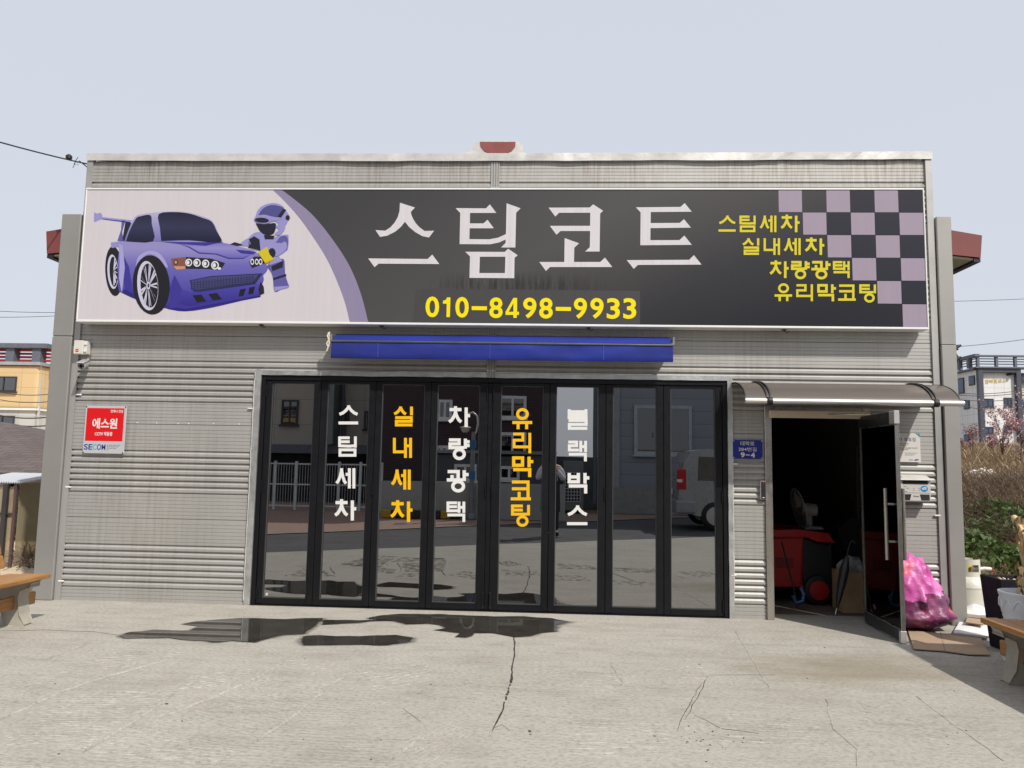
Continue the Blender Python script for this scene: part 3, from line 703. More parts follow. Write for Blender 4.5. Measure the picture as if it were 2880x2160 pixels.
Q_ = lambda b: (2000+b[0]*0.226, 560+b[1]*0.226, 2000+b[2]*0.226, 560+b[3]*0.226)
for chh, b in (('스',(92,205,305,405)),('팀',(352,205,555,412)),('세',(607,205,815,412)),('차',(868,193,1100,412)),('실',(390,487,600,695)),('내',(653,487,858,695)),('세',(907,487,1117,695)),('차',(1170,477,1408,695)),('차',(730,762,965,982)),('량',(993,772,1227,992)),('광',(1248,772,1487,992)),('택',(1515,772,1725,982)),('유',(790,1050,1008,1270)),('리',(1058,1060,1268,1270)),('막',(1320,1060,1555,1272)),('코',(1580,1063,1800,1262)),('팅',(1843,1063,2055,1285))):
    glyph(chh, Q_(b), SY-0.0016, m_pyel, face)
# the printed purple car and the helper robot (flat print)
def gradz(name, z0, z1, stops):
    t = NT(name); s = t.new('SeparateXYZ'); t.link(t.coord(), s.inputs[0])
    f = t.math('DIVIDE', t.math('SUBTRACT', s.outputs[2], z0), z1-z0, True)
    stops = [(p_, tuple(x*0.78 for x in c_)) for p_, c_ in stops]
    t.setp(Base_Color=t.ramp(f, stops), Roughness=0.38, Specular_IOR_Level=0.35); return t.m
C_ = lambda P: [(230+x*0.3029, 540+y*0.3029) for x, y in P]
zc = lambda y: at(500, 540+y*0.3029, SY).z
m_body = gradz('car_body_print', zc(1100), zc(460), [(0.0, lin(52, 42, 138)), (0.35, lin(86, 82, 172)), (0.65, lin(112, 106, 186)), (0.9, lin(152, 146, 202))])
m_roofp = gradz('car_roof_print', zc(470), zc(180), [(0.0, lin(120, 116, 190)), (0.6, lin(160, 156, 205)), (1.0, lin(190, 186, 214))])
m_bwin = gradz('car_window_print', zc(460), zc(190), [(0, lin(28, 30, 58)), (0.5, lin(52, 54, 84)), (1, lin(36, 34, 62))])
P_ = {k: print_mat('print_'+k, lin(*v), 0.03) for k, v in dict(tyre=(30,29,36), rim=(206,204,224), rimd=(70,68,96), deep=(62,54,150), deeper=(44,36,124), hi=(166,162,214), brown=(134,86,72), brown2=(200,150,110), lampd=(38,36,46), lampw=(228,228,232), grill=(70,72,120), grilld=(44,46,86), rob=(152,148,206), robd=(96,92,160), robk=(38,37,52), visor=(82,82,142), sponge=(214,192,36), spong2=(190,162,26)).items()}
def car(P, k, m): pr(smooth_pts(C_(P+[P[0]]), 3)[:-1], k, P_[m] if isinstance(m, str) else m)
def carp(P, k, m): pr(C_(P), k, P_[m] if isinstance(m, str) else m)
def ell(cx, cy, rx, ry, k, m, rot=0, n=30, hole=None):
    f = lambda s: [(cx+s*rx*math.cos(a)*math.cos(rot)-s*ry*math.sin(a)*math.sin(rot), cy+s*rx*math.cos(a)*math.sin(rot)+s*ry*math.sin(a)*math.cos(rot)) for a in [2*math.pi*i/n for i in range(n)]]
    pr([C_(f(1))]+([C_(f(hole))] if hole else []), k, P_[m] if isinstance(m, str) else m)
# wing
carp([(115,188),(140,200),(175,192),(190,215),(190,250),(125,278),(112,275)], 2, 'rob'); carp([(190,232),(470,262),(450,285),(188,252)], 2, 'rob'); carp([(190,248),(455,278),(452,288),(188,254)], 3, 'deeper')
carp([(370,262),(405,268),(375,370),(390,460),(330,455),(365,350)], 2, 'robd'); carp([(405,275),(470,290),(405,460),(375,455)], 2, 'robk')
# rear wheel
ell(300,735,82,232,3,'tyre',R(-3)); ell(288,740,50,160,4,'rim',R(-3)); ell(296,740,38,140,5,'tyre',R(-3))
for k in range(7):
    a = R(25+k*24)-R(90); carp([(292,735),(300,728),(296+36*math.cos(a)+3, 735+128*math.sin(a)),(292+36*math.cos(a)-4, 735+136*math.sin(a))], 6, 'rim')
# body
car([(270,470),(340,460),(410,458),(700,468),(740,460),(1000,448),(1305,470),(1480,510),(1600,545),(1640,580),(1690,640),(1725,700),(1715,740),(1685,775),(1690,820),(1655,900),(1640,965),(1500,1005),(1200,1075),(960,1108),(800,1085),(640,1040),(500,995),(370,935),(340,900),(330,700),(345,520),(280,520)], 4, m_body)
carp([(370,935),(500,995),(640,1040),(640,1010),(505,960),(400,900)], 5, 'deeper')
carp([(880,1075),(960,1088),(1660,960),(1660,975),(960,1108),(800,1088)], 5, 'deeper'); carp([(905,1040),(1000,1060),(1650,945),(1655,960),(960,1085),(890,1070)], 5, 'deep')
carp([(860,770),(930,900),(905,1040),(890,1070),(820,1080),(815,900)], 5, 'deep'); carp([(930,905),(1010,930),(1640,850),(1655,880),(1650,945),(1000,1060),(905,1035)], 5, gradz('car_bumper_print', zc(1060), zc(860), [(0, lin(50,42,140)), (1, lin(78,72,172))]))
carp([(375,560),(440,700),(470,900),(505,965),(400,905),(380,760)], 5, 'deep'); carp([(345,480),(380,500),(400,700),(380,880),(370,935),(345,800),(352,640)], 6, 'hi')
car([(500,700),(520,610),(580,560),(650,545),(720,570),(770,630),(800,700),(770,690),(720,620),(650,580),(590,590),(540,640)], 6, 'hi')
carp([(740,462),(1000,505),(1090,560),(1250,570),(1370,610),(1500,610),(1570,580),(1490,515),(1305,470)], 5, gradz('car_bonnet_print', zc(610), zc(460), [(0, lin(108,102,188)), (0.6, lin(150,144,206)), (1, lin(120,114,196))]))
carp([(740,462),(1290,468),(1150,500),(940,485)], 6, 'deep'); carp([(1430,535),(1560,545),(1620,560),(1590,580),(1480,570)], 6, 'deep')
for q in ([(900,480),(1000,508),(1095,562),(1250,572),(1370,612),(1500,612),(1570,582),(1500,620),(1365,622),(1245,580),(1090,572),(995,516)],): carp(q, 6, 'deep')
# cabin
car([(395,460),(430,360),(490,235),(560,205),(700,188),(860,178),(1000,192),(1130,230),(1215,275),(1270,390),(1310,472),(1270,475),(1000,450),(740,462),(660,462),(420,460)], 5, m_roofp)
car([(410,458),(440,370),(500,250),(545,225),(638,215),(650,300),(662,458)], 6, m_bwin); car([(738,455),(725,330),(714,205),(860,186),(1000,200),(1120,240),(1205,275),(1250,360),(1288,470),(1000,447)], 6, m_bwin)
# front wheel
ell(645,862,172,276,6,'tyre',R(-4)); ell(612,870,97,230,7,'rim',R(-4)); ell(626,868,80,205,8,'tyre',R(-4))
for k in range(9):
    a = R(-80+k*40); ca, sa = math.cos(a), math.sin(a)
    for da in (-0.10, 0.10):
        c2, s2 = math.cos(a+da), math.sin(a+da); carp([(616+14*ca-3, 868+20*sa-4),(616+14*ca+3, 868+20*sa+6),(622+78*c2+4, 868+198*s2+8),(622+78*c2-4, 868+198*s2-8)], 9, 'rim')
ell(618,868,18,36,10,'rim'); ell(619,868,9,20,11,'rimd')
# lamps, grille, slots
carp([(828,618),(960,605),(962,715),(880,722),(850,700)], 7, 'brown'); carp([(850,690),(960,688),(962,715),(880,722)], 8, 'brown2'); ell(873,652,20,24,8,'robk'); ell(873,652,12,15,9,'brown2')
carp([(965,603),(1200,618),(1330,660),(1290,722),(1130,712),(965,712)], 7, 'lampd')
for cx, cy, r in ((993,655,32),(1070,657,34),(1150,665,34),(1237,680,36)): ell(cx,cy,r,r*1.1,8,'lampw',hole=0.68); ell(cx-6,cy,r*0.42,r*0.55,9,'lampw')
ell(1278,710,16,12,9,'lampw')
carp([(1555,650),(1600,600),(1680,600),(1700,660),(1580,706)], 7, 'lampd')
for cx in (1583, 1625, 1660): ell(cx,648,17,28,8,'lampw',hole=0.6)
carp([(1000,820),(1200,780),(1680,755),(1610,855),(1100,925),(1035,922)], 7, 'grilld'); carp([(1008,826),(1200,790),(1640,765),(1590,838),(1080,905),(1030,905)], 8, 'grill')
for k in range(22):
    x = 1015+k*27; yt = 826-(x-1008)*0.098; yb = 905-(x-1030)*0.12
    carp([(x,yt),(x+7,yt),(x+11,yb),(x+4,yb)], 9, 'grilld')
for k in range(4):
    y = 845+k*17; carp([(1012,y),(1610,y-58),(1610,y-54),(1012,y+4)], 9, 'grilld')
for q in ([(1030,960),(1110,952),(1155,1015),(1070,1025)],[(1175,948),(1255,937),(1300,995),(1220,1005)],[(1470,905),(1525,895),(1500,965),(1455,970)],[(1555,888),(1610,878),(1590,945),(1545,950)]): carp(q, 7, 'tyre')
# robot
car([(1715,690),(1760,650),(1870,620),(1885,700),(1890,770),(1915,850),(1922,880),(1850,905),(1790,922),(1775,800),(1755,740)], 7, 'robd'); carp([(1760,690),(1870,640),(1865,700),(1770,735)], 8, 'robk'); carp([(1775,800),(1895,760),(1900,780),(1780,820)], 8, 'robk'); carp([(1785,880),(1920,870),(1922,885),(1790,922)], 8, 'rob')
carp([(1660,830),(1690,880),(1695,940),(1650,960),(1640,900)], 6, 'robk')
car([(1470,480),(1540,430),(1560,470),(1560,500),(1490,500)], 7, 'rob'); carp([(1375,485),(1420,465),(1470,480),(1500,495),(1440,500)], 7, 'robk')
car([(1545,430),(1600,380),(1680,375),(1760,420),(1900,395),(1920,420),(1915,520),(1880,560),(1800,600),(1720,560),(1650,545),(1560,520)], 7, 'rob'); carp([(1550,440),(1600,410),(1650,440),(1660,545),(1540,515),(1570,480)], 8, 'robk'); carp([(1690,400),(1790,405),(1780,440),(1700,440)], 8, 'robk'); car([(1800,470),(1850,410),(1900,410),(1915,450),(1910,520),(1895,540),(1860,480)], 8, 'robd')
car([(1760,540),(1880,460),(1905,500),(1890,540),(1800,600)], 9, 'rob'); ell(1766,565,34,44,10,'robk'); 
carp([(1760,620),(1830,595),(1860,640),(1740,680)], 9, 'rob')
carp([(1635,560),(1720,508),(1745,580),(1785,625),(1705,665),(1690,640)], 11, 'sponge'); carp([(1700,655),(1783,622),(1785,630),(1706,668)], 12, 'spong2')
car([(1615,290),(1700,300),(1800,290),(1790,370),(1760,395),(1710,400),(1660,370)], 8, 'robk')
car([(1610,235),(1640,160),(1700,118),(1780,102),(1850,120),(1895,170),(1925,230),(1890,310),(1840,320),(1800,270),(1700,290),(1620,275)], 9, 'rob'); car([(1640,215),(1680,155),(1760,120),(1850,135),(1875,160),(1830,230),(1760,225),(1700,210)], 10, 'visor'); carp([(1815,230),(1870,155),(1900,165),(1850,240)], 11, 'robk')
ell(1680,258,82,36,11,'rob',R(4)); ell(1672,262,66,24,12,'robk',R(4)); carp([(1755,240),(1880,232),(1885,248),(1755,268)], 11, 'rob'); ell(1912,238,20,24,12,'robk')
car([(1795,320),(1850,300),(1890,330),(1840,400),(1790,390),(1830,350)], 10, 'rob')

# ------------------------------------------------------------------ retracted blue awning
aw = thing('retracted_awning', 'rolled-up blue canvas awning fixed below the shop sign', 'awning', (-0.5, -0.1, 2.55))
AX0, AX1 = -2.245, 1.222
t = NT('blue_canvas'); nw = t.noise(1.4, 3, 0.5, t.coord((1, 1, 3))); we = t.noise(260, 2)
t.setp(Base_Color=t.ramp(t.noise(2.2, 5), [(0.3, lin(6, 26, 108)), (0.7, lin(9, 36, 132))]), Roughness=0.75, Normal=t.bump(we, 0.2, 0.001, t.bump(nw, 0.35, 0.03))); m_blue = t.m
def cloth(name, x0, x1, prof, amp, mat, parent, seed=0, n=70):
    mb = MB(); vs = []; m = len(prof)
    for i in range(n+1):
        x = x0+(x1-x0)*i/n
        for k, (y, z) in enumerate(prof):
            s = k/(m-1); a = amp*math.sin(math.pi*min(1, s*1.2))
            vs.append((x, y+a*noise.noise((x*2.2, z*5, seed))+a*0.5*noise.noise((x*6, z*11, seed+2)), z+amp*0.5*s*noise.noise((x*1.1, 0, seed+5))))
    mb.add(vs, [(i*m+k, i*m+k+1, (i+1)*m+k+1, (i+1)*m+k) for i in range(n) for k in range(m-1)])
    return mb.build(name, mat, parent, smooth=60)
cloth('roll_cover', AX0+0.01, AX1-0.01, [(-0.05, 2.80), (-0.09, 2.795), (-0.13, 2.775), (-0.17, 2.745), (-0.205, 2.712)], 0.006, m_blue, aw, 3)
MB().tube([(AX0, -0.214, 2.702), (AX1, -0.214, 2.694)], 0.013, 8).build('front_bar', M('awning_bar', (0.10, 0.11, 0.12), 0.4, 0.6), aw, smooth=60)
cloth('valance', AX0, AX1, [(-0.216, 2.69), (-0.220, 2.66), (-0.222, 2.62), (-0.222, 2.58), (-0.220, 2.537), (-0.214, 2.525)], 0.014, m_blue, aw, 9)
for fx in (0.14, 0.47, 0.80):
    xx = AX0+(AX1-AX0)*fx; MB().box(xx-0.002, xx+0.002, -0.2265, -0.2245, 2.54, 2.685).build('seam', M('seam_thread', lin(70, 92, 180), 0.8), aw)
MB().tube([(AX0+0.02, -0.08, 2.74), (AX1-0.02, -0.08, 2.74)], 0.045, 10).build('roller', m_alu, aw, smooth=60)
for xx, s in ((AX0-0.012, -1), (AX1+0.012, 1)):
    MB().box(xx-0.012, xx+0.012, -0.21, -0.01, 2.70, 2.78).build('bracket', m_steel, aw, bevel=0.004)
    MB().box(xx-0.02*s-0.008, xx-0.02*s+0.008, -0.205, -0.19, 2.60, 2.72).build('arm', m_steel, aw)
rp = [(AX0-0.03, -0.19, 2.80), (AX0-0.05, -0.2, 2.76), (AX0-0.03, -0.21, 2.72), (AX0-0.055, -0.2, 2.68), (AX0-0.035, -0.2, 2.64), (AX0-0.05, -0.2, 2.60), (AX0-0.03, -0.2, 2.66), (AX0-0.02, -0.2, 2.74), (AX0-0.045, -0.2, 2.79)]
MB().tube(rp, 0.009, 6).build('tied_rope', M('rope', (0.62, 0.58, 0.48), 0.9, 0, 0.1, 50, 0.4, 120), aw, smooth=60)
# small lamp hooks under the sign
for px, py in ((1073, 927), (1655, 935), (2205, 936), (735, 918)):
    p = at(px, py, -0.12); h = thing('sign_hook', 'small dark metal hook under the sign edge'+{1073:', left of the centre joint',1655:', right of the centre joint',2205:', above the side door',735:', left of the awning'}[px], 'hook', (p.x, -0.12, sz0-0.03), 'hooks under the sign')
    MB().tube([(p.x, -0.12, sz0+0.005), (p.x, -0.13, sz0-0.02), (p.x+0.03, -0.13, sz0-0.035), (p.x+0.05, -0.12, sz0-0.02)], 0.006, 6).build('rod', m_screw, h)
    MB().box(p.x-0.02, p.x+0.02, -0.14, -0.10, sz0-0.012, sz0-0.001).build('plate', m_screw, h)

# ------------------------------------------------------------------ folding door of eight glass leaves
fd = thing('folding_door', 'black framed folding door of eight mirrored glass leaves with Korean lettering', 'door', (-0.6, 0.05, 0))
FX0, FX1, FZ = -3.033, 1.798, 2.366
MB().box(FX0, FX1, -0.006, 0.09, 2.318, FZ).build('head_rail', m_black, fd, bevel=0.003)
MB().box(FX0, FX0+0.045, -0.006, 0.09, 0.012, 2.3175).build('jamb', m_black, fd, bevel=0.003)
MB().box(FX1-0.045, FX1, -0.006, 0.09, 0.012, 2.3175).build('jamb', m_black, fd, bevel=0.003)
MB().box(FX0, FX1, -0.004, 0.09, 0.001, 0.011).build('sill_track', m_black, fd)
GX = [(-2.922,-2.470),(-2.328,-1.885),(-1.752,-1.302),(-1.170,-0.726),(-0.507,-0.068),(0.063,0.502),(0.644,1.090),(1.230,1.682)]
edge = [FX0+0.047]+[(GX[i][1]+GX[i+1][0])/2 for i in range(7)]+[FX1-0.047]
cx = (GX[3][1]+GX[4][0])/2
LEAF = []
for i, (g0, g1) in enumerate(GX):
    a = edge[i]+0.002; b = edge[i+1]-0.002
    if i == 3: b = cx-0.026
    if i == 4: a = cx+0.026
    lf = bpy.data.objects.new('leaf', None); COL.objects.link(lf); lf.parent = fd; lf.location = (0, 0, 0); lf.matrix_parent_inverse = WORLD_INV(fd); lf.empty_display_size = 0.05
    LEAF.append(lf); y0, y1 = 0.008, 0.062
    MB().box(a, g0, y0, y1, 0.016, 2.314).build('stile', m_black, lf, bevel=0.003)
    MB().box(g1, b, y0, y1, 0.016, 2.314).build('stile', m_black, lf, bevel=0.003)
    MB().box(g0+0.0005, g1-0.0005, y0, y1, 2.292, 2.314).build('top_rail', m_black, lf)
    MB().box(g0+0.0005, g1-0.0005, y0, y1, 0.016, 0.074).build('bottom_rail', m_black, lf)
    for (q0, q1, z0, z1) in ((g0, g0+0.008, 0.075, 2.291), (g1-0.008, g1, 0.075, 2.291), (g0+0.0085, g1-0.0085, 2.283, 2.291), (g0+0.0085, g1-0.0085, 0.075, 0.083)):
        MB().box(q0, q1, 0.020, 0.034, z0, z1).build('glazing_bead', M('bead', (0.05, 0.052, 0.055), 0.5), lf)
    MB().box(g0+0.0006, g1-0.0006, 0.036, 0.048, 0.0755, 2.2905).build('pane', m_glass, lf)
    for zc_ in ((2.20, 1.20, 0.12) if i in (0, 3, 4, 7) else (1.20,)):
        xx = a+0.006 if i in (0, 2, 4, 6) else b-0.006
        mb = MB()
        for k in range(3): mb.tube([(xx, 0.0, zc_-0.06+k*0.042), (xx, 0.0, zc_-0.022+k*0.042)], 0.008, 8)
        mb.build('hinge', m_black, lf, smooth=50)
MB().box(cx-0.024, cx+0.024, 0.016, 0.07, 0.016, 2.314).build('meeting_post', m_black, fd, bevel=0.003)
for xx in (cx-0.035, cx+0.035): MB().box(xx-0.008, xx+0.008, -0.004, 0.008, 0.03, 0.19).build('floor_bolt', m_rub, fd, bevel=0.002)
D4 = lambda b: (900+b[0]*0.229, 1120+b[1]*0.229, 900+b[2]*0.229, 1120+b[3]*0.229)
D5 = lambda b: (1220+b[0]*0.229, 1120+b[1]*0.229, 1220+b[2]*0.229, 1120+b[3]*0.229)
D6 = lambda b: (1420+b[0]*0.229, 1120+b[1]*0.229, 1420+b[2]*0.229, 1120+b[3]*0.229)
GY = 0.034
for chh, b, fn, mt, lf in (('스',(227,88,468,320),D4,m_vw,1),('팀',(225,470,450,718),D4,m_vw,1),('세',(195,860,435,1108),D4,m_vw,1),('차',(180,1240,445,1502),D4,m_vw,1),
    ('실',(905,103,1140,345),D4,m_vy,2),('내',(897,487,1128,732),D4,m_vy,2),('세',(877,877,1115,1122),D4,m_vy,2),('차',(868,1253,1135,1520),D4,m_vy,2),
    ('차',(183,98,445,355),D5,m_vw,3),('량',(182,497,440,752),D5,m_vw,3),('광',(160,885,428,1148),D5,m_vw,3),('택',(158,1270,385,1520),D5,m_vw,3),
    ('유',(965,125,1208,380),D5,m_vy,4),('리',(970,425,1195,675),D5,m_vy,4),('막',(963,718,1222,968),D5,m_vy,4),('코',(945,1012,1192,1250),D5,m_vy,4),('팅',(950,1310,1182,1575),D5,m_vy,4),
    ('블',(770,135,1015,382),D6,m_vw,5),('랙',(775,523,1005,775),D6,m_vw,5),('박',(772,918,1037,1170),D6,m_vw,5),('스',(763,1317,1013,1557),D6,m_vw,5)):
    glyph(chh, fn(b), GY, mt, LEAF[lf], 0.15)
text('JS FOLDINGDOOR', (1967, 1067, 2016, 1071), -0.0075, m_offw, fd, 0.01)
p = at(750, 1671, 0.034); MB().box(p.x-0.01, p.x+0.012, 0.0335, 0.0355, p.z-0.012, p.z+0.012).build('sticker', m_offw, LEAF[0])

# ------------------------------------------------------------------ canopy over the side door
cn = thing('door_canopy', 'curved smoky polycarbonate canopy over the side door', 'canopy', (2.85, -0.27, 2.11))
t = NT('smoke_polycarbonate'); tr = t.new('BsdfTransparent'); tr.inputs[0].default_value = (0.30, 0.235, 0.19, 1)
t.setp(Base_Color=(0.17, 0.145, 0.13), Roughness=0.35); mx = t.new('MixShader'); mx.inputs[0].default_value = 0.62
t.link(tr.outputs[0], mx.inputs[1]); t.link(t.p.outputs[0], mx.inputs[2]); t.link(mx.outputs[0], t.out.inputs[0]); m_poly = t.m
CX0, CX1 = 1.845, 3.835
def cprof(s, off=0.0):
    a = s*R(78); return (-0.56*math.sin(a)/math.sin(R(78))*1.0, 2.345-0.215*(1-math.cos(a))/(1-math.cos(R(78)))+off)
NS = 16
def csheet(x0, x1, off, th):
    mb = MB(); pts = [cprof(k/NS, off) for k in range(NS+1)]+[cprof(k/NS, off-th) for k in range(NS, -1, -1)]
    return mb.prism([(y, z) for y, z in pts], x0, x1, 'x')
csheet(CX0, CX1, 0.0, 0.005).build('roof_sheet', m_poly, cn, smooth=40)
for x0 in (CX0, CX1-0.012): csheet(x0, x0+0.012, 0.004, 0.014).build('edge_strip', m_rub, cn, smooth=40)
for xx in (CX0+0.22, CX1-0.24):
    for o in (-0.022, 0.012): csheet(xx+o, xx+o+0.013, 0.017, 0.016).build('bracket_rib', m_rub, cn, smooth=40)
    csheet(xx-0.022, xx+0.025, -0.0055, 0.012).build('bracket_arm', m_rub, cn, smooth=40)
    MB().box(xx-0.024, xx+0.026, -0.05, -0.006, 2.24, 2.36).build('bracket_foot', m_offw, cn, bevel=0.004)
    MB().tube([(xx-0.024, -0.565, 2.12), (xx+0.026, -0.565, 2.12)], 0.038, 12).build('clamp', m_rub, cn, smooth=50, bevel=0.003)
MB().tube([(CX0-0.005, -0.565, 2.12), (CX1+0.012, -0.565, 2.12)], 0.027, 16).build('front_tube', m_alu, cn, smooth=50)
MB().box(CX0, CX1, -0.020, -0.008, 2.335, 2.365).build('wall_rail', m_alu, cn)

# ------------------------------------------------------------------ side door: steel frame and open glass leaf
df = thing('door_frame', 'brushed steel frame of the open side door', 'door frame', (2.69, 0.03, 0))
MB().box(2.167, 2.236, -0.03, 0.10, 0.002, 2.112).build('jamb', m_steel, df, bevel=0.003)
MB().box(3.145, 3.213, -0.03, 0.10, 0.002, 2.112).build('jamb', m_steel, df, bevel=0.003)
MB().box(2.237, 3.144, -0.02, 0.10, 2.06, 2.112).build('head', m_steel, df, bevel=0.003)
bx = at(2165, 1153, -0.07); b2 = at(2445, 1172, -0.07)
MB().box(bx.x, b2.x, -0.085, -0.022, 1.995, 2.068).build('closer_cover', M('cream_cover', (0.66, 0.56, 0.42), 0.5, 0, 0.05, 5), df, bevel=0.006)
dl = thing('glass_door', 'black tinted glass door standing open at a right angle', 'door', (3.07, -0.45, 0.01))
h0 = Vector((3.115, -0.045, 0)); h1 = Vector((3.075, -0.915, 0)); du = (h1-h0).normalized(); dn = Vector((-du.y, du.x, 0)); dL = (h1-h0).length; UZ = Vector((0, 0, 1))
def dbox(s0, s1, z0, z1, th, name, mat, off=0.0, bevel=0.0):
    c = h0+du*((s0+s1)/2)+UZ*((z0+z1)/2)+dn*off
    return MB().obox(c, du, dn, UZ, (s1-s0)/2, th/2, (z1-z0)/2).build(name, mat, dl, bevel=bevel)
m_dfr = M('door_edge_steel', (0.34, 0.33, 0.31), 0.32, 0.85, 0.08, 6)
m_rail = M('door_rail_dark', (0.045, 0.05, 0.055), 0.35, 0.5, 0.1, 6)
dbox(0.0, dL, 0.115, 1.90, 0.012, 'pane', m_dglass)
dbox(0.0, dL, 0.015, 0.114, 0.040, 'bottom_rail', m_rail, bevel=0.003)
dbox(0.0, dL, 0.1145, 0.122, 0.042, 'rail_strip', m_steel)
dbox(0.0, dL, 1.901, 2.015, 0.040, 'top_rail', m_rail, bevel=0.003); dbox(0.0, dL, 1.893, 1.9005, 0.042, 'rail_strip', m_steel)
dbox(dL-0.003, dL+0.016, 0.012, 1.89, 0.036, 'edge_profile', m_dfr, bevel=0.003)
dbox(dL-0.10, dL+0.018, 1.902, 2.02, 0.046, 'corner_fitting', m_alu, bevel=0.004); dbox(dL-0.03, dL+0.018, 0.005, 0.11, 0.05, 'corner_fitting', m_alu, bevel=0.004)
dbox(-0.012, 0.0, 0.012, 2.0, 0.03, 'hinge_profile', m_dfr)
for s in (-1, 1):
    hp = h0+du*(dL-0.10)+dn*0.075*s
    MB().tube([hp+UZ*0.70, hp+UZ*1.33], 0.017, 14).build('handle', m_steel, dl, smooth=50)
    for zz in (0.86, 1.19): MB().tube([h0+du*(dL-0.10)+dn*0.006*s+UZ*zz, hp-dn*0.016*s+UZ*zz], 0.010, 10).build('handle_mount', m_alu, dl, smooth=50)
MB().tube([h0+du*0.30+UZ*2.03+dn*-0.0, h0+du*0.30+UZ*2.028+Vector((-0.20, 0.12, 0)), Vector((2.75, -0.05, 2.03))], 0.008, 6).build('closer_arm', m_steel, dl)
# ------------------------------------------------------------------ things on the front wall
WY = -0.010
def rect(px0, py0, px1, py1, Y):
    a, b = at(px0, py0, Y), at(px1, py1, Y); return a.x, b.x, b.z, a.z
def board(name, label, cat, q, Y, th, mat, bevel=0.002):
    """flat plate standing off the wall, from its four picture corners"""
    x0, x1, z0, z1 = q
    t_ = thing(name, label, cat, ((x0+x1)/2, Y, z0))
    MB().box(x0, x1, Y, Y+th, z0, z1).build('plate', mat, t_, bevel=bevel); return t_
def decal(x0, x1, z0, z1, Y, mat, parent, name='print'): return MB().quad((x0, Y, z0), (x1, Y, z0), (x1, Y, z1), (x0, Y, z1)).build(name, mat, parent)
m_prt = {k: print_mat('ink_'+k, lin(*v), 0.02, 0.5) for k, v in dict(red=(226,8,18), white=(236,232,228), blue=(24,70,150), teal=(60,190,190), grey=(120,120,130), navy=(40,40,110), royal=(28,36,140), orange=(214,110,80), cyan=(30,160,190), sky=(30,140,205), dark=(50,48,58)).items()}
# red security notice
SQ = (-4.90, -4.455, 1.515, 2.015)
sb = board('security_notice', 'red and silver security notice screwed to the left wall', 'sign', SQ, -0.030, 0.012, M('plate_silver', (0.56, 0.57, 0.59), 0.35, 0.3, 0.05, 6))
decal(-4.882, -4.478, 1.645, 1.992, -0.0308, m_prt['red'], sb, 'red_field')
def wtext(body, x0, x1, z0, z1, Y, mat, parent, bold=0.0):
    return text(body, (x0, z1, x1, z0), Y, mat, parent, bold, fn=lambda x, z: Vector((x, Y, z)))
wtext('언제나 안심', -4.625, -4.492, 1.945, 1.977, -0.0316, m_prt['white'], sb, 0.02)
wtext('에스원', -4.815, -4.545, 1.775, 1.885, -0.0316, m_prt['white'], sb, 0.03)
wtext('CCTV 작동중', -4.780, -4.590, 1.700, 1.742, -0.0316, m_prt['white'], sb, 0.025)
for b_, x0, x1, mt in (('SE', -4.888, -4.795, 'blue'), ('C', -4.792, -4.75, 'teal'), ('OM', -4.747, -4.655, 'blue')): wtext(b_, x0, x1, 1.552, 1.612, -0.0308, m_prt[mt], sb, 0.018)
for k, w_ in enumerate((0.165, 0.135, 0.125, 0.03)):
    for j in range(int(w_/0.022)): decal(-4.64+j*0.022, -4.64+j*0.022+0.014+0.005*((j*7+k) % 2), 1.600-k*0.016, 1.606-k*0.016, -0.0308, m_prt['grey'], sb, 'small_print') if j % 2 == 0 or k < 3 else None
for x, z in ((-4.89, 2.005), (-4.465, 2.005), (-4.89, 1.525), (-4.465, 1.525)): MB().box(x-0.006, x+0.006, -0.034, -0.030, z-0.006, z+0.006).build('screw', m_screw, sb)
# alarm box and camera
AQ = rect(208, 957, 240, 996, -0.09)
ab = thing('alarm_box', 'off-white alarm junction box high on the left corner', 'alarm box', (AQ[0], -0.05, AQ[2]))
MB().box(AQ[0], AQ[1]-0.03, -0.09, -0.012, AQ[2], AQ[3]).build('housing', m_offw, ab, bevel=0.006)
MB().box(AQ[1]-0.029, AQ[1]+0.004, -0.082, -0.012, AQ[2]+0.004, AQ[3]-0.004).build('lid_edge', m_offw, ab, bevel=0.005)
for z in (0.25, 0.75): MB().box(AQ[1]-0.022, AQ[1]+0.008, -0.092, -0.083, AQ[2]+(AQ[3]-AQ[2])*z-0.012, AQ[2]+(AQ[3]-AQ[2])*z+0.012).build('latch', m_white, ab, bevel=0.002)
decal(AQ[0]+0.025, AQ[0]+0.058, AQ[2]+0.022, AQ[2]+0.055, -0.0912, m_prt['red'], ab, 'badge')
wtext('에스원', AQ[0]+0.029, AQ[0]+0.054, AQ[2]+0.033, AQ[2]+0.044, -0.0916, m_prt['white'], ab, 0.02)
c0 = at(228, 1025, -0.16)
cm = thing('security_camera', 'silver bullet security camera under the alarm box', 'camera', (c0.x, -0.10, c0.z))
cdv = Vector((0.25, -0.9, -0.28)).normalized(); cb = Vector((c0.x, -0.10, c0.z+0.01))
MB().tube([cb-cdv*0.05, cb+cdv*0.11], 0.034, 18).build('body', M('camera_silver', (0.55, 0.56, 0.58), 0.35, 0.5), cm, smooth=50)
su = Vector((0, 0, 1)); sr = cdv.cross(su).normalized(); s2 = sr.cross(cdv)
MB().obox(cb+cdv*0.045+s2*0.040, cdv, sr, s2, 0.105, 0.036, 0.003).build('sunshield', M('camera_silver', (0.5, 0.5, 0.52), 0.35, 0.5), cm, bevel=0.002)
MB().tube([cb+cdv*0.109, cb+cdv*0.112], 0.029, 18).build('face', m_rub, cm); MB().tube([cb+cdv*0.112, cb+cdv*0.116], 0.012, 12).build('lens', m_dglass, cm)
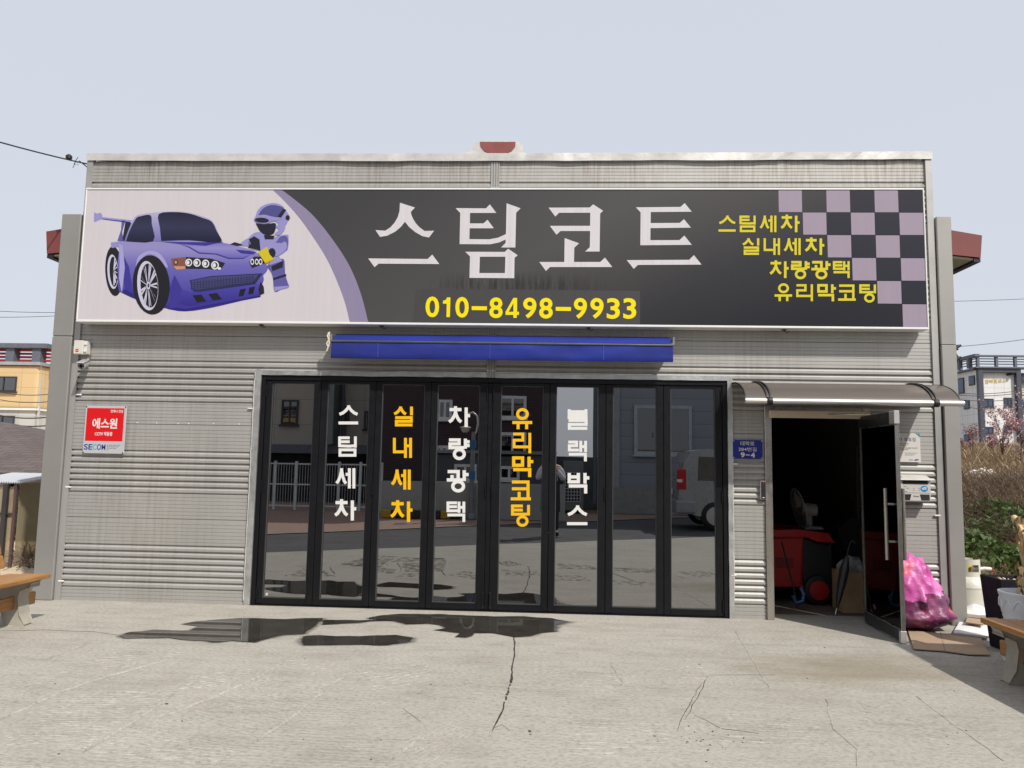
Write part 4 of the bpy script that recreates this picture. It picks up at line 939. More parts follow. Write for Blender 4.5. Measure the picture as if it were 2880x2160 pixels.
for k in range(8):
    a = k*math.pi/4; q = cb+cdv*0.1125+(sr*math.cos(a)+s2*math.sin(a))*0.021; MB().tube([q, q+cdv*0.002], 0.0035, 6).build('led', m_white, cm)
MB().tube([cb-cdv*0.03+s2*0.03, cb-cdv*0.05+Vector((0, 0.03, 0.05)), (c0.x-0.01, -0.02, c0.z+0.07)], 0.012, 8).build('bracket', m_alu, cm, smooth=50)
MB().tube([cb-cdv*0.05, cb-cdv*0.06+Vector((0.02, 0.01, 0.03)), (c0.x+0.02, -0.03, AQ[2]+0.005)], 0.004, 5).build('cable', m_rub, cm)
# blue address plate
HQ = rect(2061, 1237, 2145, 1291, -0.026)
hp_ = board('address_plate', 'dark blue house number plate left of the side door', 'sign', HQ, -0.026, 0.010, print_mat('plate_blue', lin(36, 44, 140), 0.03))
hx0, hx1, hz0, hz1 = HQ; hw = hx1-hx0; hh = hz1-hz0
wtext('대학로', hx0+hw*0.26, hx0+hw*0.73, hz0+hh*0.70, hz0+hh*0.93, -0.0268, m_prt['white'], hp_, 0.006)
wtext('284번길', hx0+hw*0.19, hx0+hw*0.80, hz0+hh*0.40, hz0+hh*0.615, -0.0268, m_prt['white'], hp_, 0.004)
wtext('9', hx0+hw*0.26, hx0+hw*0.40, hz0+hh*0.06, hz0+hh*0.34, -0.0268, m_prt['white'], hp_, 0.03); wtext('4', hx0+hw*0.60, hx0+hw*0.74, hz0+hh*0.06, hz0+hh*0.34, -0.0268, m_prt['white'], hp_, 0.03)
decal(hx0+hw*0.43, hx0+hw*0.57, hz0+hh*0.18, hz0+hh*0.225, -0.0268, m_prt['white'], hp_, 'dash')
for u, v in ((.03, .05), (.97, .05), (.03, .95), (.97, .95)): MB().box(hx0+hw*u-0.004, hx0+hw*u+0.004, -0.030, -0.026, hz0+hh*v-0.004, hz0+hh*v+0.004).build('screw', m_white, hp_)
# door keypad
KQ = rect(2139, 1352, 2156, 1405, -0.05)
kp = thing('door_keypad', 'black remote-like keypad with red button beside the steel jamb', 'keypad', ((KQ[0]+KQ[1])/2, -0.03, KQ[2]))
MB().box(KQ[0], KQ[1], -0.042, -0.012, KQ[2], KQ[3]).build('body', m_alu, kp, bevel=0.006, seg=2)
MB().box(KQ[0]+0.006, KQ[1]-0.004, -0.046, -0.0425, KQ[2]+0.006, KQ[3]-0.006).build('panel', m_rub, kp, bevel=0.003)
MB().lathe([(0.008, 0), (0.007, 0.003)], n=12).xf(Matrix.Translation(((KQ[0]+KQ[1])/2, -0.046, KQ[3]-0.016)) @ Matrix.Rotation(R(90), 4, 'X')).build('red_button', m_prt['red'], kp)
for r_ in range(4):
    for c_ in range(3): MB().box(KQ[0]+0.014+c_*0.014, KQ[0]+0.022+c_*0.014, -0.0475, -0.046, KQ[2]+0.07+r_*0.014, KQ[2]+0.077+r_*0.014).build('key', m_prt['dark'], kp)
MB().box(KQ[0]+0.018, KQ[1]-0.018, -0.0475, -0.046, KQ[2]+0.016, KQ[2]+0.022).build('logo_strip', m_white, kp)
# paper poster half behind the open door
TQ = rect(2500, 1217, 2590, 1300, -0.022)
po = board('paper_poster', 'white paper poster with blue corner on the wall behind the glass door', 'poster', TQ, -0.022, 0.004, print_mat('poster_paper', lin(226, 222, 216), 0.03, 0.6), 0.0)
wtext('세차 제휴점', TQ[1]-0.25, TQ[1]-0.045, TQ[3]-0.085, TQ[3]-0.045, -0.0228, m_prt['navy'], po, 0.0)
MB().flat([[(TQ[1]-0.055, -TQ[3]+0.002), (TQ[1]-0.001, -TQ[3]+0.002), (TQ[1]-0.001, -TQ[3]+0.045), (TQ[1]-0.015, -TQ[3]+0.030), (TQ[1]-0.03, -TQ[3]+0.012)]], lambda x, y: Vector((x, -0.0228, -y))).build('blue_corner', m_prt['cyan'], po)
wtext('드 멤버십 회원', TQ[1]-0.22, TQ[1]-0.115, TQ[3]-0.115, TQ[3]-0.100, -0.0228, m_prt['dark'], po); wtext('법 서비스 제공상품 가입고객', TQ[1]-0.22, TQ[1]-0.03, TQ[3]-0.158, TQ[3]-0.143, -0.0228, m_prt['dark'], po)
decal(TQ[1]-0.22, TQ[1]-0.13, TQ[3]-0.128, TQ[3]-0.122, -0.0228, m_prt['orange'], po); decal(TQ[1]-0.22, TQ[1]-0.12, TQ[3]-0.170, TQ[3]-0.164, -0.0228, m_prt['orange'], po)
for k in range(3): decal(TQ[1]-0.155, TQ[1]-0.03-0.02*k, TQ[3]-0.20-k*0.011, TQ[3]-0.197-k*0.011, -0.0228, m_prt['grey'], po)
MB().flat([[(TQ[1]-0.042+0.024*math.cos(a), -TQ[2]-0.022+0.007*math.sin(a)-0.003*math.cos(a)) for a in [k*math.pi/8 for k in range(16)]]], lambda x, y: Vector((x, -0.0228, -y))).build('oval_logo', m_prt['blue'], po)
decal(TQ[1]-0.115, TQ[1]-0.075, TQ[2]+0.018, TQ[2]+0.025, -0.0228, m_prt['grey'], po)
# mailbox
BQ = rect(2533, 1347, 2618, 1412, -0.13)
mbx = thing('mailbox', 'cream metal mailbox with round blue sticker on the wall', 'mailbox', ((BQ[0]+BQ[1])/2, -0.07, BQ[2]))
x0, x1, z0, z1 = BQ; bw = x1-x0; bh = z1-z0
m_mail = M('mailbox_cream', (0.56, 0.55, 0.51), 0.4, 0.1, 0.05, 5)
MB().prism([(-0.015, z0), (-0.115, z0), (-0.125, z0+0.01), (-0.125, z1-0.012), (-0.015, z1+0.03)], x0, x1, 'x').build('body', m_mail, mbx, bevel=0.004)
MB().prism([(-0.010, z1+0.034), (-0.150, z1-0.012), (-0.150, z1-0.006), (-0.010, z1+0.042)], x0-0.012, x1+0.012, 'x').build('lid', m_mail, mbx, bevel=0.002)
def slot(xa, xb, za, zb, nm):
    MB().box(xa, xb, -0.1285, -0.1255, za, zb).build(nm, m_dark, mbx, bevel=0.001)
MB().box(x0+bw*0.07, x1-bw*0.07, -0.129, -0.1255, z0+bh*0.78, z0+bh*0.93).build('letter_slot', m_dark, mbx, bevel=0.0014)
for xa, xb in ((0.03, 0.30), (0.70, 0.97)):
    MB().prism([(x0+bw*xa, z0+bh*0.07), (x0+bw*xb, z0+bh*0.07), (x0+bw*(xb-(0.05 if xa < .5 else 0)), z0+bh*0.33) if xa > .5 else (x0+bw*(xb+0.05), z0+bh*0.33), (x0+bw*(xa-0.05 if xa > .5 else xa), z0+bh*0.33)], -0.1285, -0.1255, 'y').build('view_window', m_dark, mbx)
decal(x0+bw*0.02, x1-bw*0.02, z0+bh*0.385, z0+bh*0.40, -0.1262, m_prt['grey'], mbx, 'crease')
MB().flat([[(x0+bw*0.80+0.036*math.cos(a), -(z0+bh*0.58)+0.030*math.sin(a)) for a in [k*math.pi/12 for k in range(24)]]], lambda x, y: Vector((x, -0.1264, -y))).build('blue_sticker', m_prt['sky'], mbx)
wtext('dS', x0+bw*0.72, x0+bw*0.88, z0+bh*0.54, z0+bh*0.66, -0.127, m_prt['white'], mbx, 0.03)
for k, (xa, za, w_) in enumerate(((0.10, .66, .1), (.2, .58, .08), (.42, .58, .05), (.60, .58, .05), (.42, .50, .05), (.60, .50, .05), (.10, .44, .12))): decal(x0+bw*xa, x0+bw*(xa+w_), z0+bh*za, z0+bh*(za+0.02), -0.1264, m_prt['grey'], mbx)
wtext('✕', x0+bw*0.42, x0+bw*0.50, z0+bh*0.20, z0+bh*0.28, -0.1264, m_prt['dark'], mbx, 0.04); wtext('eiv', x0+bw*0.51, x0+bw*0.62, z0+bh*0.205, z0+bh*0.275, -0.1264, m_prt['dark'], mbx, 0.01)

# ------------------------------------------------------------------ inside the side door
m_mred = M('machine_red', (0.42, 0.018, 0.02), 0.35, 0, 0.08, 6); m_mblk = M('machine_black', (0.02, 0.02, 0.022), 0.5, 0, 0.2, 6)
ma = thing('steam_machine', 'red and black wheeled steam washer inside the side door', 'machine', (2.75, 1.35, 0))
def hexa(name, px, Y0, Y1, mat, par, bevel=0.015):
    P = [at(x, y, Y0) for x, y in px]; return MB().prism([(p.x, p.z) for p in P], Y0, Y1, 'y').build(name, mat, par, bevel=bevel)
hexa('front_housing', [(2130, 1515), (2252, 1515), (2254, 1648), (2130, 1648)], 0.95, 1.75, m_mred, ma, 0.02)
hexa('top_cover', [(2130, 1512), (2130, 1490), (2250, 1492), (2330, 1500), (2345, 1525), (2300, 1522), (2270, 1512)], 0.93, 1.75, m_mred, ma, 0.01)
hexa('rear_housing', [(2255, 1516), (2300, 1526), (2335, 1530), (2338, 1660), (2256, 1660)], 1.0, 1.75, m_mblk, ma, 0.02)
for k in range(5):
    a, b = at(2182, 1570+k*6, 0.945), at(2232, 1573+k*6, 0.945); MB().box(a.x, b.x, 0.94, 0.952, b.z, a.z).build('vent_slot', m_rub, ma)
wc = at(2300, 1642, 0.95); wr = 0.155
def wheel(c, par):
    wh = MB().lathe([(wr-0.03, -0.04), (wr, -0.03), (wr, 0.03), (wr-0.03, 0.04)], n=28).xf(Matrix.Translation((c.x, c.y, wr)) @ Matrix.Rotation(R(90), 4, 'X')).build('wheel', m_rub, par, smooth=40)
    MB().lathe([(wr*0.70, -0.01), (wr*0.68, 0.052), (wr*0.3, 0.060)], n=28).xf(Matrix.Translation((c.x, c.y, wr)) @ Matrix.Rotation(R(90), 4, 'X')).build('hub_cap', m_mred, wh, smooth=40)
wheel(Vector((wc.x, 0.95, 0)), ma); wheel(Vector((wc.x, 1.72, 0)), ma); wheel(Vector((2.25, 1.72, 0)), ma); wheel(Vector((2.22, 0.95, 0)), ma)
fn_ = thing('desk_fan', 'grey electric fan standing on the red machine', 'fan', (2.63, 1.3, 0.88))
f0 = at(2245, 1432, 1.25); m_fan = M('fan_grey', (0.33, 0.34, 0.33), 0.6)
fm = Matrix.Translation(f0) @ Matrix.Rotation(R(78), 4, 'Y') @ Matrix.Rotation(R(0), 4, 'X')
for rr in (0.05, 0.10, 0.15, 0.20, 0.245): MB().tube([fm @ Vector((rr*math.cos(2*math.pi*k/36), rr*math.sin(2*math.pi*k/36), 0.05-0.04*(rr/0.245)**2)) for k in range(36)], 0.005, 5, closed=True).build('guard_ring', m_fan, fn_)
for k in range(24): a = 2*math.pi*k/24; MB().tube([fm @ Vector((0.03*math.cos(a), 0.03*math.sin(a), 0.055)), fm @ Vector((0.15*math.cos(a), 0.15*math.sin(a), 0.04)), fm @ Vector((0.245*math.cos(a), 0.245*math.sin(a), 0.0))], 0.003, 4).build('guard_wire', m_fan, fn_)
for k in range(4):
    a = 2*math.pi*k/4+0.3; ca, sa = math.cos(a), math.sin(a); cb2, sb2 = math.cos(a+0.7), math.sin(a+0.7)
    MB().quad(fm @ Vector((0.03*ca, 0.03*sa, -0.01)), fm @ Vector((0.21*ca, 0.21*sa, -0.02)), fm @ Vector((0.21*cb2, 0.21*sb2, 0.02)), fm @ Vector((0.03*cb2, 0.03*sb2, 0.01))).build('blade', m_fan, fn_)
MB().tube([f0+Vector((0.03, 0, 0)), f0+Vector((0.10, 0, 0.0)), f0+Vector((0.20, 0.0, -0.005)), f0+Vector((0.21, 0, -0.005))], [0.06, 0.075, 0.07, 0.04], 16).build('motor', m_fan, fn_, smooth=50)
MB().box(f0.x+0.10, f0.x+0.15, 1.22, 1.28, f0.z-0.19, f0.z-0.06).build('neck', m_fan, fn_, bevel=0.008); MB().box(f0.x+0.03, f0.x+0.24, 1.12, 1.38, f0.z-0.225, f0.z-0.19).build('foot', m_fan, fn_, bevel=0.01)
cbx = thing('cardboard_box', 'tall brown cardboard box holding plastic bags behind the glass door', 'box', (3.02, 0.62, 0)); m_card = M('cardboard', (0.36, 0.245, 0.14), 0.85, 0, 0.08, 7, 0.2, 50)
q0, q1 = gr(2366, 1722), gr(2423, 1725)
for a in ((0, 0.30, 0, 0.008), (0, 0.30, 0.292, 0.30), (0, 0.008, 0.0085, 0.2915), (0.292, 0.30, 0.0085, 0.2915)): MB().box(q0.x+a[0], q0.x+a[1], 0.45+a[2], 0.45+a[3], 0.001, 0.42).build('side', m_card, cbx)
bm_ = bmesh.new(); bmesh.ops.create_icosphere(bm_, subdivisions=3, radius=0.14)
for v in bm_.verts: v.co *= 1+0.25*noise.noise(v.co*14)
me = bpy.data.meshes.new('plastic_bag'); bm_.to_mesh(me); bm_.free(); me.materials.append(M('clear_plastic', (0.30, 0.31, 0.32), 0.2, 0, 0.3, 12)); pb = link('plastic_bag', me, cbx); pb.location = (q0.x+0.15, 0.60, 0.43)
um = thing('umbrella', 'closed black umbrella leaning against the cardboard box', 'umbrella', (2.95, 0.36, 0))
ua, ub = Vector((2.94, 0.30, 0.012)), Vector((3.10, 0.36, 0.62)); ud = (ub-ua)
MB().tube([ua, ua+ud*0.12], 0.006, 6).build('tip', m_alu, um); MB().tube([ua+ud*k for k in (0.10, 0.25, 0.5, 0.75, 0.95)], [0.008, 0.028, 0.045, 0.05, 0.02], 8).build('canopy', m_mblk, um); MB().tube([ub-ud*0.05, ub+ud*0.15, ub+ud*0.18+Vector((0.02, -0.02, 0.03)), ub+ud*0.16+Vector((0.05, -0.04, 0.01))], 0.009, 8).build('handle', m_rub, um, smooth=60)
pu = thing('blue_tool_handle', 'blue handled cleaning tool leaning by the red machine', 'tool', (2.33, 0.6, 0))
pa = gr(2195, 1688); MB().tube([Vector((pa.x, 0.55, 0.02)), Vector((pa.x-0.02, 0.58, 0.2)), Vector((pa.x-0.11, 0.7, 0.7))], 0.009, 6).build('rod', m_mblk, pu)
MB().tube([Vector((pa.x-0.05, 0.53, 0.15)), Vector((pa.x-0.02, 0.53, 0.08)), Vector((pa.x+0.05, 0.53, 0.10)), Vector((pa.x+0.06, 0.53, 0.17)), Vector((pa.x+0.03, 0.53, 0.24))], 0.018, 8).build('grip', M('tool_blue', (0.05, 0.13, 0.32), 0.4), pu, smooth=60)
wl = thing('hanging_apron', 'dark apron hanging on a post inside the side door', 'apron', (3.35, 1.4, 0.4))
P = [at(x, y, 1.5) for x, y in ((2352, 1485), (2395, 1462), (2420, 1475), (2424, 1560), (2398, 1580), (2370, 1545))]
MB().prism([(p.x, p.z) for p in P], 1.5, 1.56, 'y').build('cloth', M('apron_dark', (0.03, 0.04, 0.04), 0.8), wl, bevel=0.02); MB().tube([at(2410, 1255, 1.6), at(2415, 1480, 1.6)], 0.035, 8).build('post', M('post_dark', (0.06, 0.06, 0.06), 0.6, 0.3), wl)

# ------------------------------------------------------------------ clutter right of the side door
# pink rubbish bag: one crumpled skin, darker contents showing through
t = NT('pink_plastic_film'); s = t.new('SeparateXYZ'); t.link(t.coord(), s.inputs[0])
c = t.ramp(t.noise(2.6, 2, 0.5, t.coord((1, 1, 1.3))), [(0.34, lin(140, 44, 104)), (0.44, lin(178, 72, 142)), (0.54, lin(206, 108, 174)), (0.66, lin(224, 150, 200))])
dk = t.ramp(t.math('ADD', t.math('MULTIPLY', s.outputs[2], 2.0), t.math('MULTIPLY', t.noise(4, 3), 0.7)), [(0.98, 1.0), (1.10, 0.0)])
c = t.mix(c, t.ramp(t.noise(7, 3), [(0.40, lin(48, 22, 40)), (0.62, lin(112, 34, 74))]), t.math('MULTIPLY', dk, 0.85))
c = t.mix(c, lin(226, 96, 110), t.ramp(t.noise(2.6, 2, 0.5, t.coord(loc=(5, 2, 1))), [(0.64, 0.0), (0.68, 0.7)]))
wr_ = t.noise(16, 5, 0.6, t.coord((0.5, 0.5, 2.4), (0, R(28), 0)), 1.6)
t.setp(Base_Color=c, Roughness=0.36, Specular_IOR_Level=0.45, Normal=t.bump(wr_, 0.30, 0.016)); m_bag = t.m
bg_c = Vector((3.50, -0.22, 0.0))
bm_ = bmesh.new(); bmesh.ops.create_icosphere(bm_, subdivisions=5, radius=1.0)
for v in bm_.verts:
    d = v.co.copy(); z = (d.z+1)/2
    prof = 0.405*(1-0.58*z**1.5)*min(1, (z*7)**0.5+0.55)
    a = math.hypot(d.x, d.y); k = prof/max(a, 0.25)*min(1, a*1.25)
    wr2 = 0.10*abs(noise.noise(Vector((d.x*2.5, d.y*2.5, z*3))))+0.07*noise.noise(Vector((d.x*5, d.y*5, z*6+4)))-0.05*abs(noise.noise(Vector((d.x*7, d.y*7, z*13+9))))
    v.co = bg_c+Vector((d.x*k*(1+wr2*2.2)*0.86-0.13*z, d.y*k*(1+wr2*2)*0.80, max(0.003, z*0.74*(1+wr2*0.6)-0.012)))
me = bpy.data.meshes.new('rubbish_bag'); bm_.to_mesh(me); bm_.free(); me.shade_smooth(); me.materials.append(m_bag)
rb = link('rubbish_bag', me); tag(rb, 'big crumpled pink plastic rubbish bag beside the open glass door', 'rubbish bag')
bm_ = bmesh.new(); bmesh.ops.create_icosphere(bm_, subdivisions=4, radius=0.09)
for v in bm_.verts: v.co = Vector((v.co.x*0.9, v.co.y*0.7, v.co.z*0.8))*(1+0.4*noise.noise(v.co*22))
me = bpy.data.meshes.new('crumpled_paper'); bm_.to_mesh(me); bm_.free(); me.materials.append(m_white); cpp = link('crumpled_paper', me); cpp.location = (3.235, -0.28, 0.685); tag(cpp, 'crumpled white paper on top of the pink rubbish bag', 'paper')
# flattened cardboard
m_card2 = M('cardboard_flat', (0.37, 0.265, 0.175), 0.85, 0, 0.08, 4, 0.2, 60)
cpts = [gr(2553, 1776), gr(2570, 1830), gr(2656, 1836), gr(2730, 1846), gr(2785, 1847), gr(2760, 1800)]
mb = MB(); mb.prism([(p.x, p.y) for p in cpts], 0.010, 0.018, 'z'); cf = mb.build('flattened_cardboard', m_card2); tag(cf, 'flattened brown cardboard lying on the ground before the pink bag', 'cardboard')
cr = MB(); cr.quad(Vector((cpts[2].x, cpts[2].y, 0.0195)), Vector((cpts[2].x+0.01, cpts[2].y, 0.0195)), Vector((cpts[2].x+0.33, cpts[2].y+0.72, 0.0195)), Vector((cpts[2].x+0.32, cpts[2].y+0.72, 0.0195))); cr.build('fold_line', M('cardboard_fold', (0.29, 0.20, 0.13), 0.9), cf)
# paper carrier bags lying in a heap
def sheet(name, label, cat, corners, z, th, mat, bulge=0.0, seed=0, n=10):
    vs = []; A, B, C, D = (Vector(c) for c in corners)
    for lay in (0, 1):
        for j in range(n+1):
            for i in range(n+1):
                u, v = i/n, j/n; p = A.lerp(B, u).lerp(D.lerp(C, u), v)
                h = z+(th+bulge*math.sin(math.pi*u)*math.sin(math.pi*v)+bulge*0.35*noise.noise((p.x*12, p.y*12, seed)) if lay else 0)
                vs.append((p.x, p.y, h))
    m = (n+1)*(n+1); fs = [(l*m+j*(n+1)+i, l*m+j*(n+1)+i+1, l*m+(j+1)*(n+1)+i+1, l*m+(j+1)*(n+1)+i) for l in (0, 1) for j in range(n) for i in range(n)]
    ring = [i for i in range(n+1)]+[j*(n+1)+n for j in range(1, n+1)]+[n*(n+1)+i for i in range(n-1, -1, -1)]+[j*(n+1) for j in range(n-1, 0, -1)]
    fs += [(a, b, b+m, a+m) for a, b in zip(ring, ring[1:]+ring[:1])]
    return tag(MB().add(vs, fs).build(name, mat, smooth=40), label, cat)
m_paper = M('paper_white', (0.70, 0.70, 0.69), 0.7, 0, 0.05, 8, 0.3, 20, bdist=0.01)
g = lambda x, y, z=0: gr(x, y, z)
sheet('paper_bag', 'flat white paper carrier bag on top of the cardboard', 'paper bag', [g(2682, 1790), g(2782, 1802), g(2790, 1765), g(2700, 1757)], 0.02, 0.018, m_paper, 0.01, 1)
sheet('folder', 'thin dark grey folder under the crumpled white bag', 'folder', [g(2702, 1757), g(2785, 1772), g(2800, 1745), g(2716, 1738)], 0.045, 0.02, M('folder_dark', (0.05, 0.045, 0.045), 0.6), 0.0, 2)
sheet('kraft_envelope', 'small tan envelope lying in the paper heap', 'envelope', [g(2715, 1752, .07), g(2765, 1760, .07), g(2770, 1740, .07), g(2722, 1738, .07)], 0.072, 0.008, m_card2, 0.0, 3)
sheet('white_bag', 'puffed white paper bag with black mark by the gas cylinder', 'paper bag', [g(2700, 1742, .05), g(2775, 1752, .05), g(2790, 1712, .05), g(2725, 1700, .05)], 0.085, 0.03, m_paper, 0.065, 4)
stick = MB().tube([gr(2743, 1735)+Vector((0, 0, 0.02)), Vector((gr(2743, 1735).x-0.03, gr(2743, 1735).y, 0.36))], 0.022, 4).build('wood_stick', M('old_wood', (0.16, 0.12, 0.09), 0.8, 0, 0.2, 9)); tag(stick, 'short grey wooden stake upright in the paper heap', 'stick')
# gas cylinder
gc_ = thing('gas_cylinder', 'cream gas cylinder standing beside the grey pilaster', 'gas cylinder', (4.27, 0.36, -0.26))
m_gas = M('gas_cream', (0.62, 0.60, 0.52), 0.38, 0.1, 0.06, 3.0, 0.05, 30); gx, gy, gz = 4.315, 0.36, -0.255
GR = 0.168
MB().lathe([(0.12, 0), (0.14, 0.03), (GR, 0.07), (GR, 0.57), (GR+0.003, 0.572), (GR+0.003, 0.585), (GR, 0.587), (0.16, 0.63), (0.13, 0.672), (0.06, 0.695)], (gx, gy, gz), 40).build('tank', m_gas, gc_, smooth=40)
mb = MB(); nr_ = 48; rr = 0.105; zc0, zc1 = gz+0.675, gz+0.855
def inhole(a, zf): return any(abs(math.atan2(math.sin(a-h), math.cos(a-h))) < 0.52 for h in (R(-90), R(90))) and 0.28 < zf < 0.70
for k in range(nr_):
    a0, a1 = 2*math.pi*k/nr_, 2*math.pi*(k+1)/nr_
    for j in range(10):
        if inhole((a0+a1)/2, (j+.5)/10): continue
        if abs(math.atan2(math.sin((a0+a1)/2-R(20)), math.cos((a0+a1)/2-R(20)))) < 0.30 and j > 2: continue
        for r2, flip in ((rr, 0), (rr-0.006, 1)):
            q = [(gx+r2*math.cos(a), gy+r2*math.sin(a), zc0+(zc1-zc0)*z) for a, z in ((a0, j/10), (a1, j/10), (a1, (j+1)/10), (a0, (j+1)/10))]
            mb.quad(*(q[::-1] if flip else q))
mb.build('collar', m_gas, gc_)
MB().tube([(gx, gy, gz+0.69), (gx, gy, gz+0.76)], 0.022, 10).build('valve', M('brass', (0.45, 0.33, 0.12), 0.35, 0.8), gc_, smooth=50); MB().tube([(gx, gy, gz+0.762), (gx, gy, gz+0.79)], 0.03, 10).build('valve_knob', M('knob_yellow', (0.7, 0.5, 0.03), 0.5), gc_)
MB().tube([(gx+0.02, gy-0.02, gz+0.74), (gx+0.13, gy-0.05, gz+0.765), (gx+0.20, gy-0.04, gz+0.76)], 0.018, 8).build('regulator', m_offw, gc_, smooth=50)
MB().tube([(gx+0.20, gy-0.04, gz+0.76), (gx+0.245, gy-0.03, gz+0.73), (gx+0.235, gy, gz+0.66), (gx+0.21, gy+0.05, gz+0.55), (gx+0.21, gy+0.2, gz+0.3), (gx+0.2, gy+0.5, gz+0.15)], 0.009, 8).build('hose', M('hose_red', (0.30, 0.03, 0.03), 0.5), gc_, smooth=50)
# black square planter
def planter(name, label, c, wt, wb_, h, mat):
    o = thing(name, label, 'planter', c); x, y, z = c; th = 0.02
    def ring(r, zz): return [(x-r, y-r, zz), (x+r, y-r, zz), (x+r, y+r, zz), (x-r, y+r, zz)]
    vs = ring(wb_, z+0.002)+ring(wt, z+h)+ring(wt-th, z+h)+ring(wt-th-0.01, z+h-0.06)
    MB().add(vs, [(0,3,2,1)]+[(l*4+k, l*4+(k+1) % 4, (l+1)*4+(k+1) % 4, (l+1)*4+k) for l in range(3) for k in range(4)]).build('pot', mat, o, bevel=0.006)
    MB().box(x-wt+th+0.012, x+wt-th-0.012, y-wt+th+0.012, y+wt-th-0.012, z+h-0.10, z+h-0.055).build('soil', M('soil', (0.06, 0.045, 0.03), 0.95, 0, 0.3, 20, 0.6, 40), o); return o
bp_ = gr(2830, 1852); pc = Vector((3.93, -1.00, 0))
pl = planter('black_planter', 'tall black square planter with withered leaves beside the white pot', pc, 0.155, 0.115, 0.60, M('planter_black', (0.014, 0.015, 0.02), 0.75, 0, 0.2, 6, 0.1, 60, spec=0.15))
m_dry = M('dry_leaf', (0.50, 0.34, 0.16), 0.8, 0, 0.3, 14); m_dry2 = M('dry_leaf_light', (0.58, 0.43, 0.24), 0.8, 0, 0.25, 11)
def curl_leaf(p, d, L, wd, droop, mat, par, name='leaf', seed=0):
    mb = MB(); n = 9; d = Vector(d).normalized(); side = d.cross(Vector((0, 0, 1))); side = side.normalized() if side.length > 0.1 else Vector((1, 0, 0)); vs = []; q = Vector(p)
    for i in range(n+1):
        s = i/n; ww = wd*math.sin(math.pi*min(0.98, 0.12+s*0.86))
        tw = side*math.cos(2.2*s+seed)+Vector((0, 0, 1))*math.sin(2.2*s+seed)*0.7
        vs += [q+tw*ww, q+Vector((0, 0, ww*0.5)), q-tw*ww]; q = q+(d*math.cos(droop*s)+Vector((0, 0, -1))*math.sin(droop*s))*(L/n)
    mb.add(vs, [(i*3+k, (i+1)*3+k, (i+1)*3+k+1, i*3+k+1) for i in range(n) for k in range(2)]); return mb.build(name, mat, par, smooth=60)
rnd = random.Random(4)
for k in range(16):
    a = rnd.uniform(0, 6.28); curl_leaf(pc+Vector((0.05*math.cos(a), 0.05*math.sin(a), 0.55)), (math.cos(a), math.sin(a), 0.7), rnd.uniform(0.15, 0.24), 0.016, 2.0, rnd.choice((m_dry, m_dry2)), pl, 'withered_leaf', k)
for k in range(0): curl_leaf(pc+Vector((-0.15, -0.05+0.1*k, 0.56)), (-0.5, 0, 0.2), 0.42, 0.02, 1.9, m_dry2, pl, 'withered_leaf', k+30)
# white ribbed pot with a withered plant
wc2 = Vector((3.755, -1.60, 0)); wp = thing('white_pot', 'white ribbed plastic pot with a withered brown stalk', 'planter', wc2)
pf = [(0.12, 0.002)]
for k in range(26): z = 0.02+0.40*k/26; pf += [(0.125+0.075*z/0.42+0.004*(k % 2), z)]
pf += [(0.205, 0.43), (0.212, 0.445), (0.212, 0.53), (0.218, 0.54), (0.222, 0.565), (0.205, 0.568), (0.200, 0.52)]
MB().lathe(pf, wc2, 44).build('pot', M('pot_white', (0.66, 0.68, 0.72), 0.4, 0, 0.05, 5), wp, smooth=35)
MB().lathe([(0.19, 0.50), (0.1, 0.51)], wc2, 24).build('soil', MATS['soil'], wp)
for k in range(14): a = 2*math.pi*k/14; MB().tube([wc2+Vector((0.213*math.cos(a+i*0.07), 0.213*math.sin(a+i*0.07), 0.45+0.06*math.sin(math.pi*i/6))) for i in range(7)], 0.006, 5).build('relief_arch', M('pot_white', None), wp, smooth=60)
m_stalk = M('stalk', (0.42, 0.30, 0.17), 0.8, 0, 0.25, 10, 0.5, 40)
st0 = wc2+Vector((-0.03, 0.0, 0.50))
MB().tube([st0+Vector((0.02*noise.noise((k*0.7, 1, 2)), 0.02*noise.noise((k*0.7, 5, 2)), k*0.07)) for k in range(10)], [0.035-0.0015*k for k in range(10)], 9).build('stalk', m_stalk, wp, smooth=60)
MB().tube([st0+Vector((0.07+0.01*noise.noise((k, 1, 9)), 0.02, k*0.05)) for k in range(8)], 0.022, 8).build('stalk', m_stalk, wp, smooth=60)
for k in range(34):
    a = rnd.uniform(0, 6.28); zz = rnd.choice((rnd.uniform(0.04, 0.30), rnd.uniform(0.42, 0.66)))
    curl_leaf(st0+Vector((0.03*math.cos(a), 0.03*math.sin(a), zz)), (math.cos(a)*0.7, math.sin(a)*0.7, rnd.uniform(0.6, 1.6)), rnd.uniform(0.10, 0.19), rnd.uniform(0.022, 0.042), rnd.uniform(2.2, 3.4), rnd.choice((m_dry, m_dry2)), wp, 'withered_leaf', k*1.3)
# small plastic tub behind the bench leg
tb = gr(2836, 1862); tb = Vector((tb.x+0.03, tb.y+0.02, 0)); tub = thing('plastic_tub', 'small white tub with a cream lid on the ground by the right bench', 'tub', tb)
MB().lathe([(0.05, 0.002), (0.062, 0.075)], tb, 20).build('cup', m_white, tub, smooth=40); MB().lathe([(0.066, 0.0755), (0.066, 0.10), (0.06, 0.13), (0.045, 0.15)], tb, 20).build('lid', M('lid_cream', (0.60, 0.50, 0.27), 0.5), tub, smooth=40)

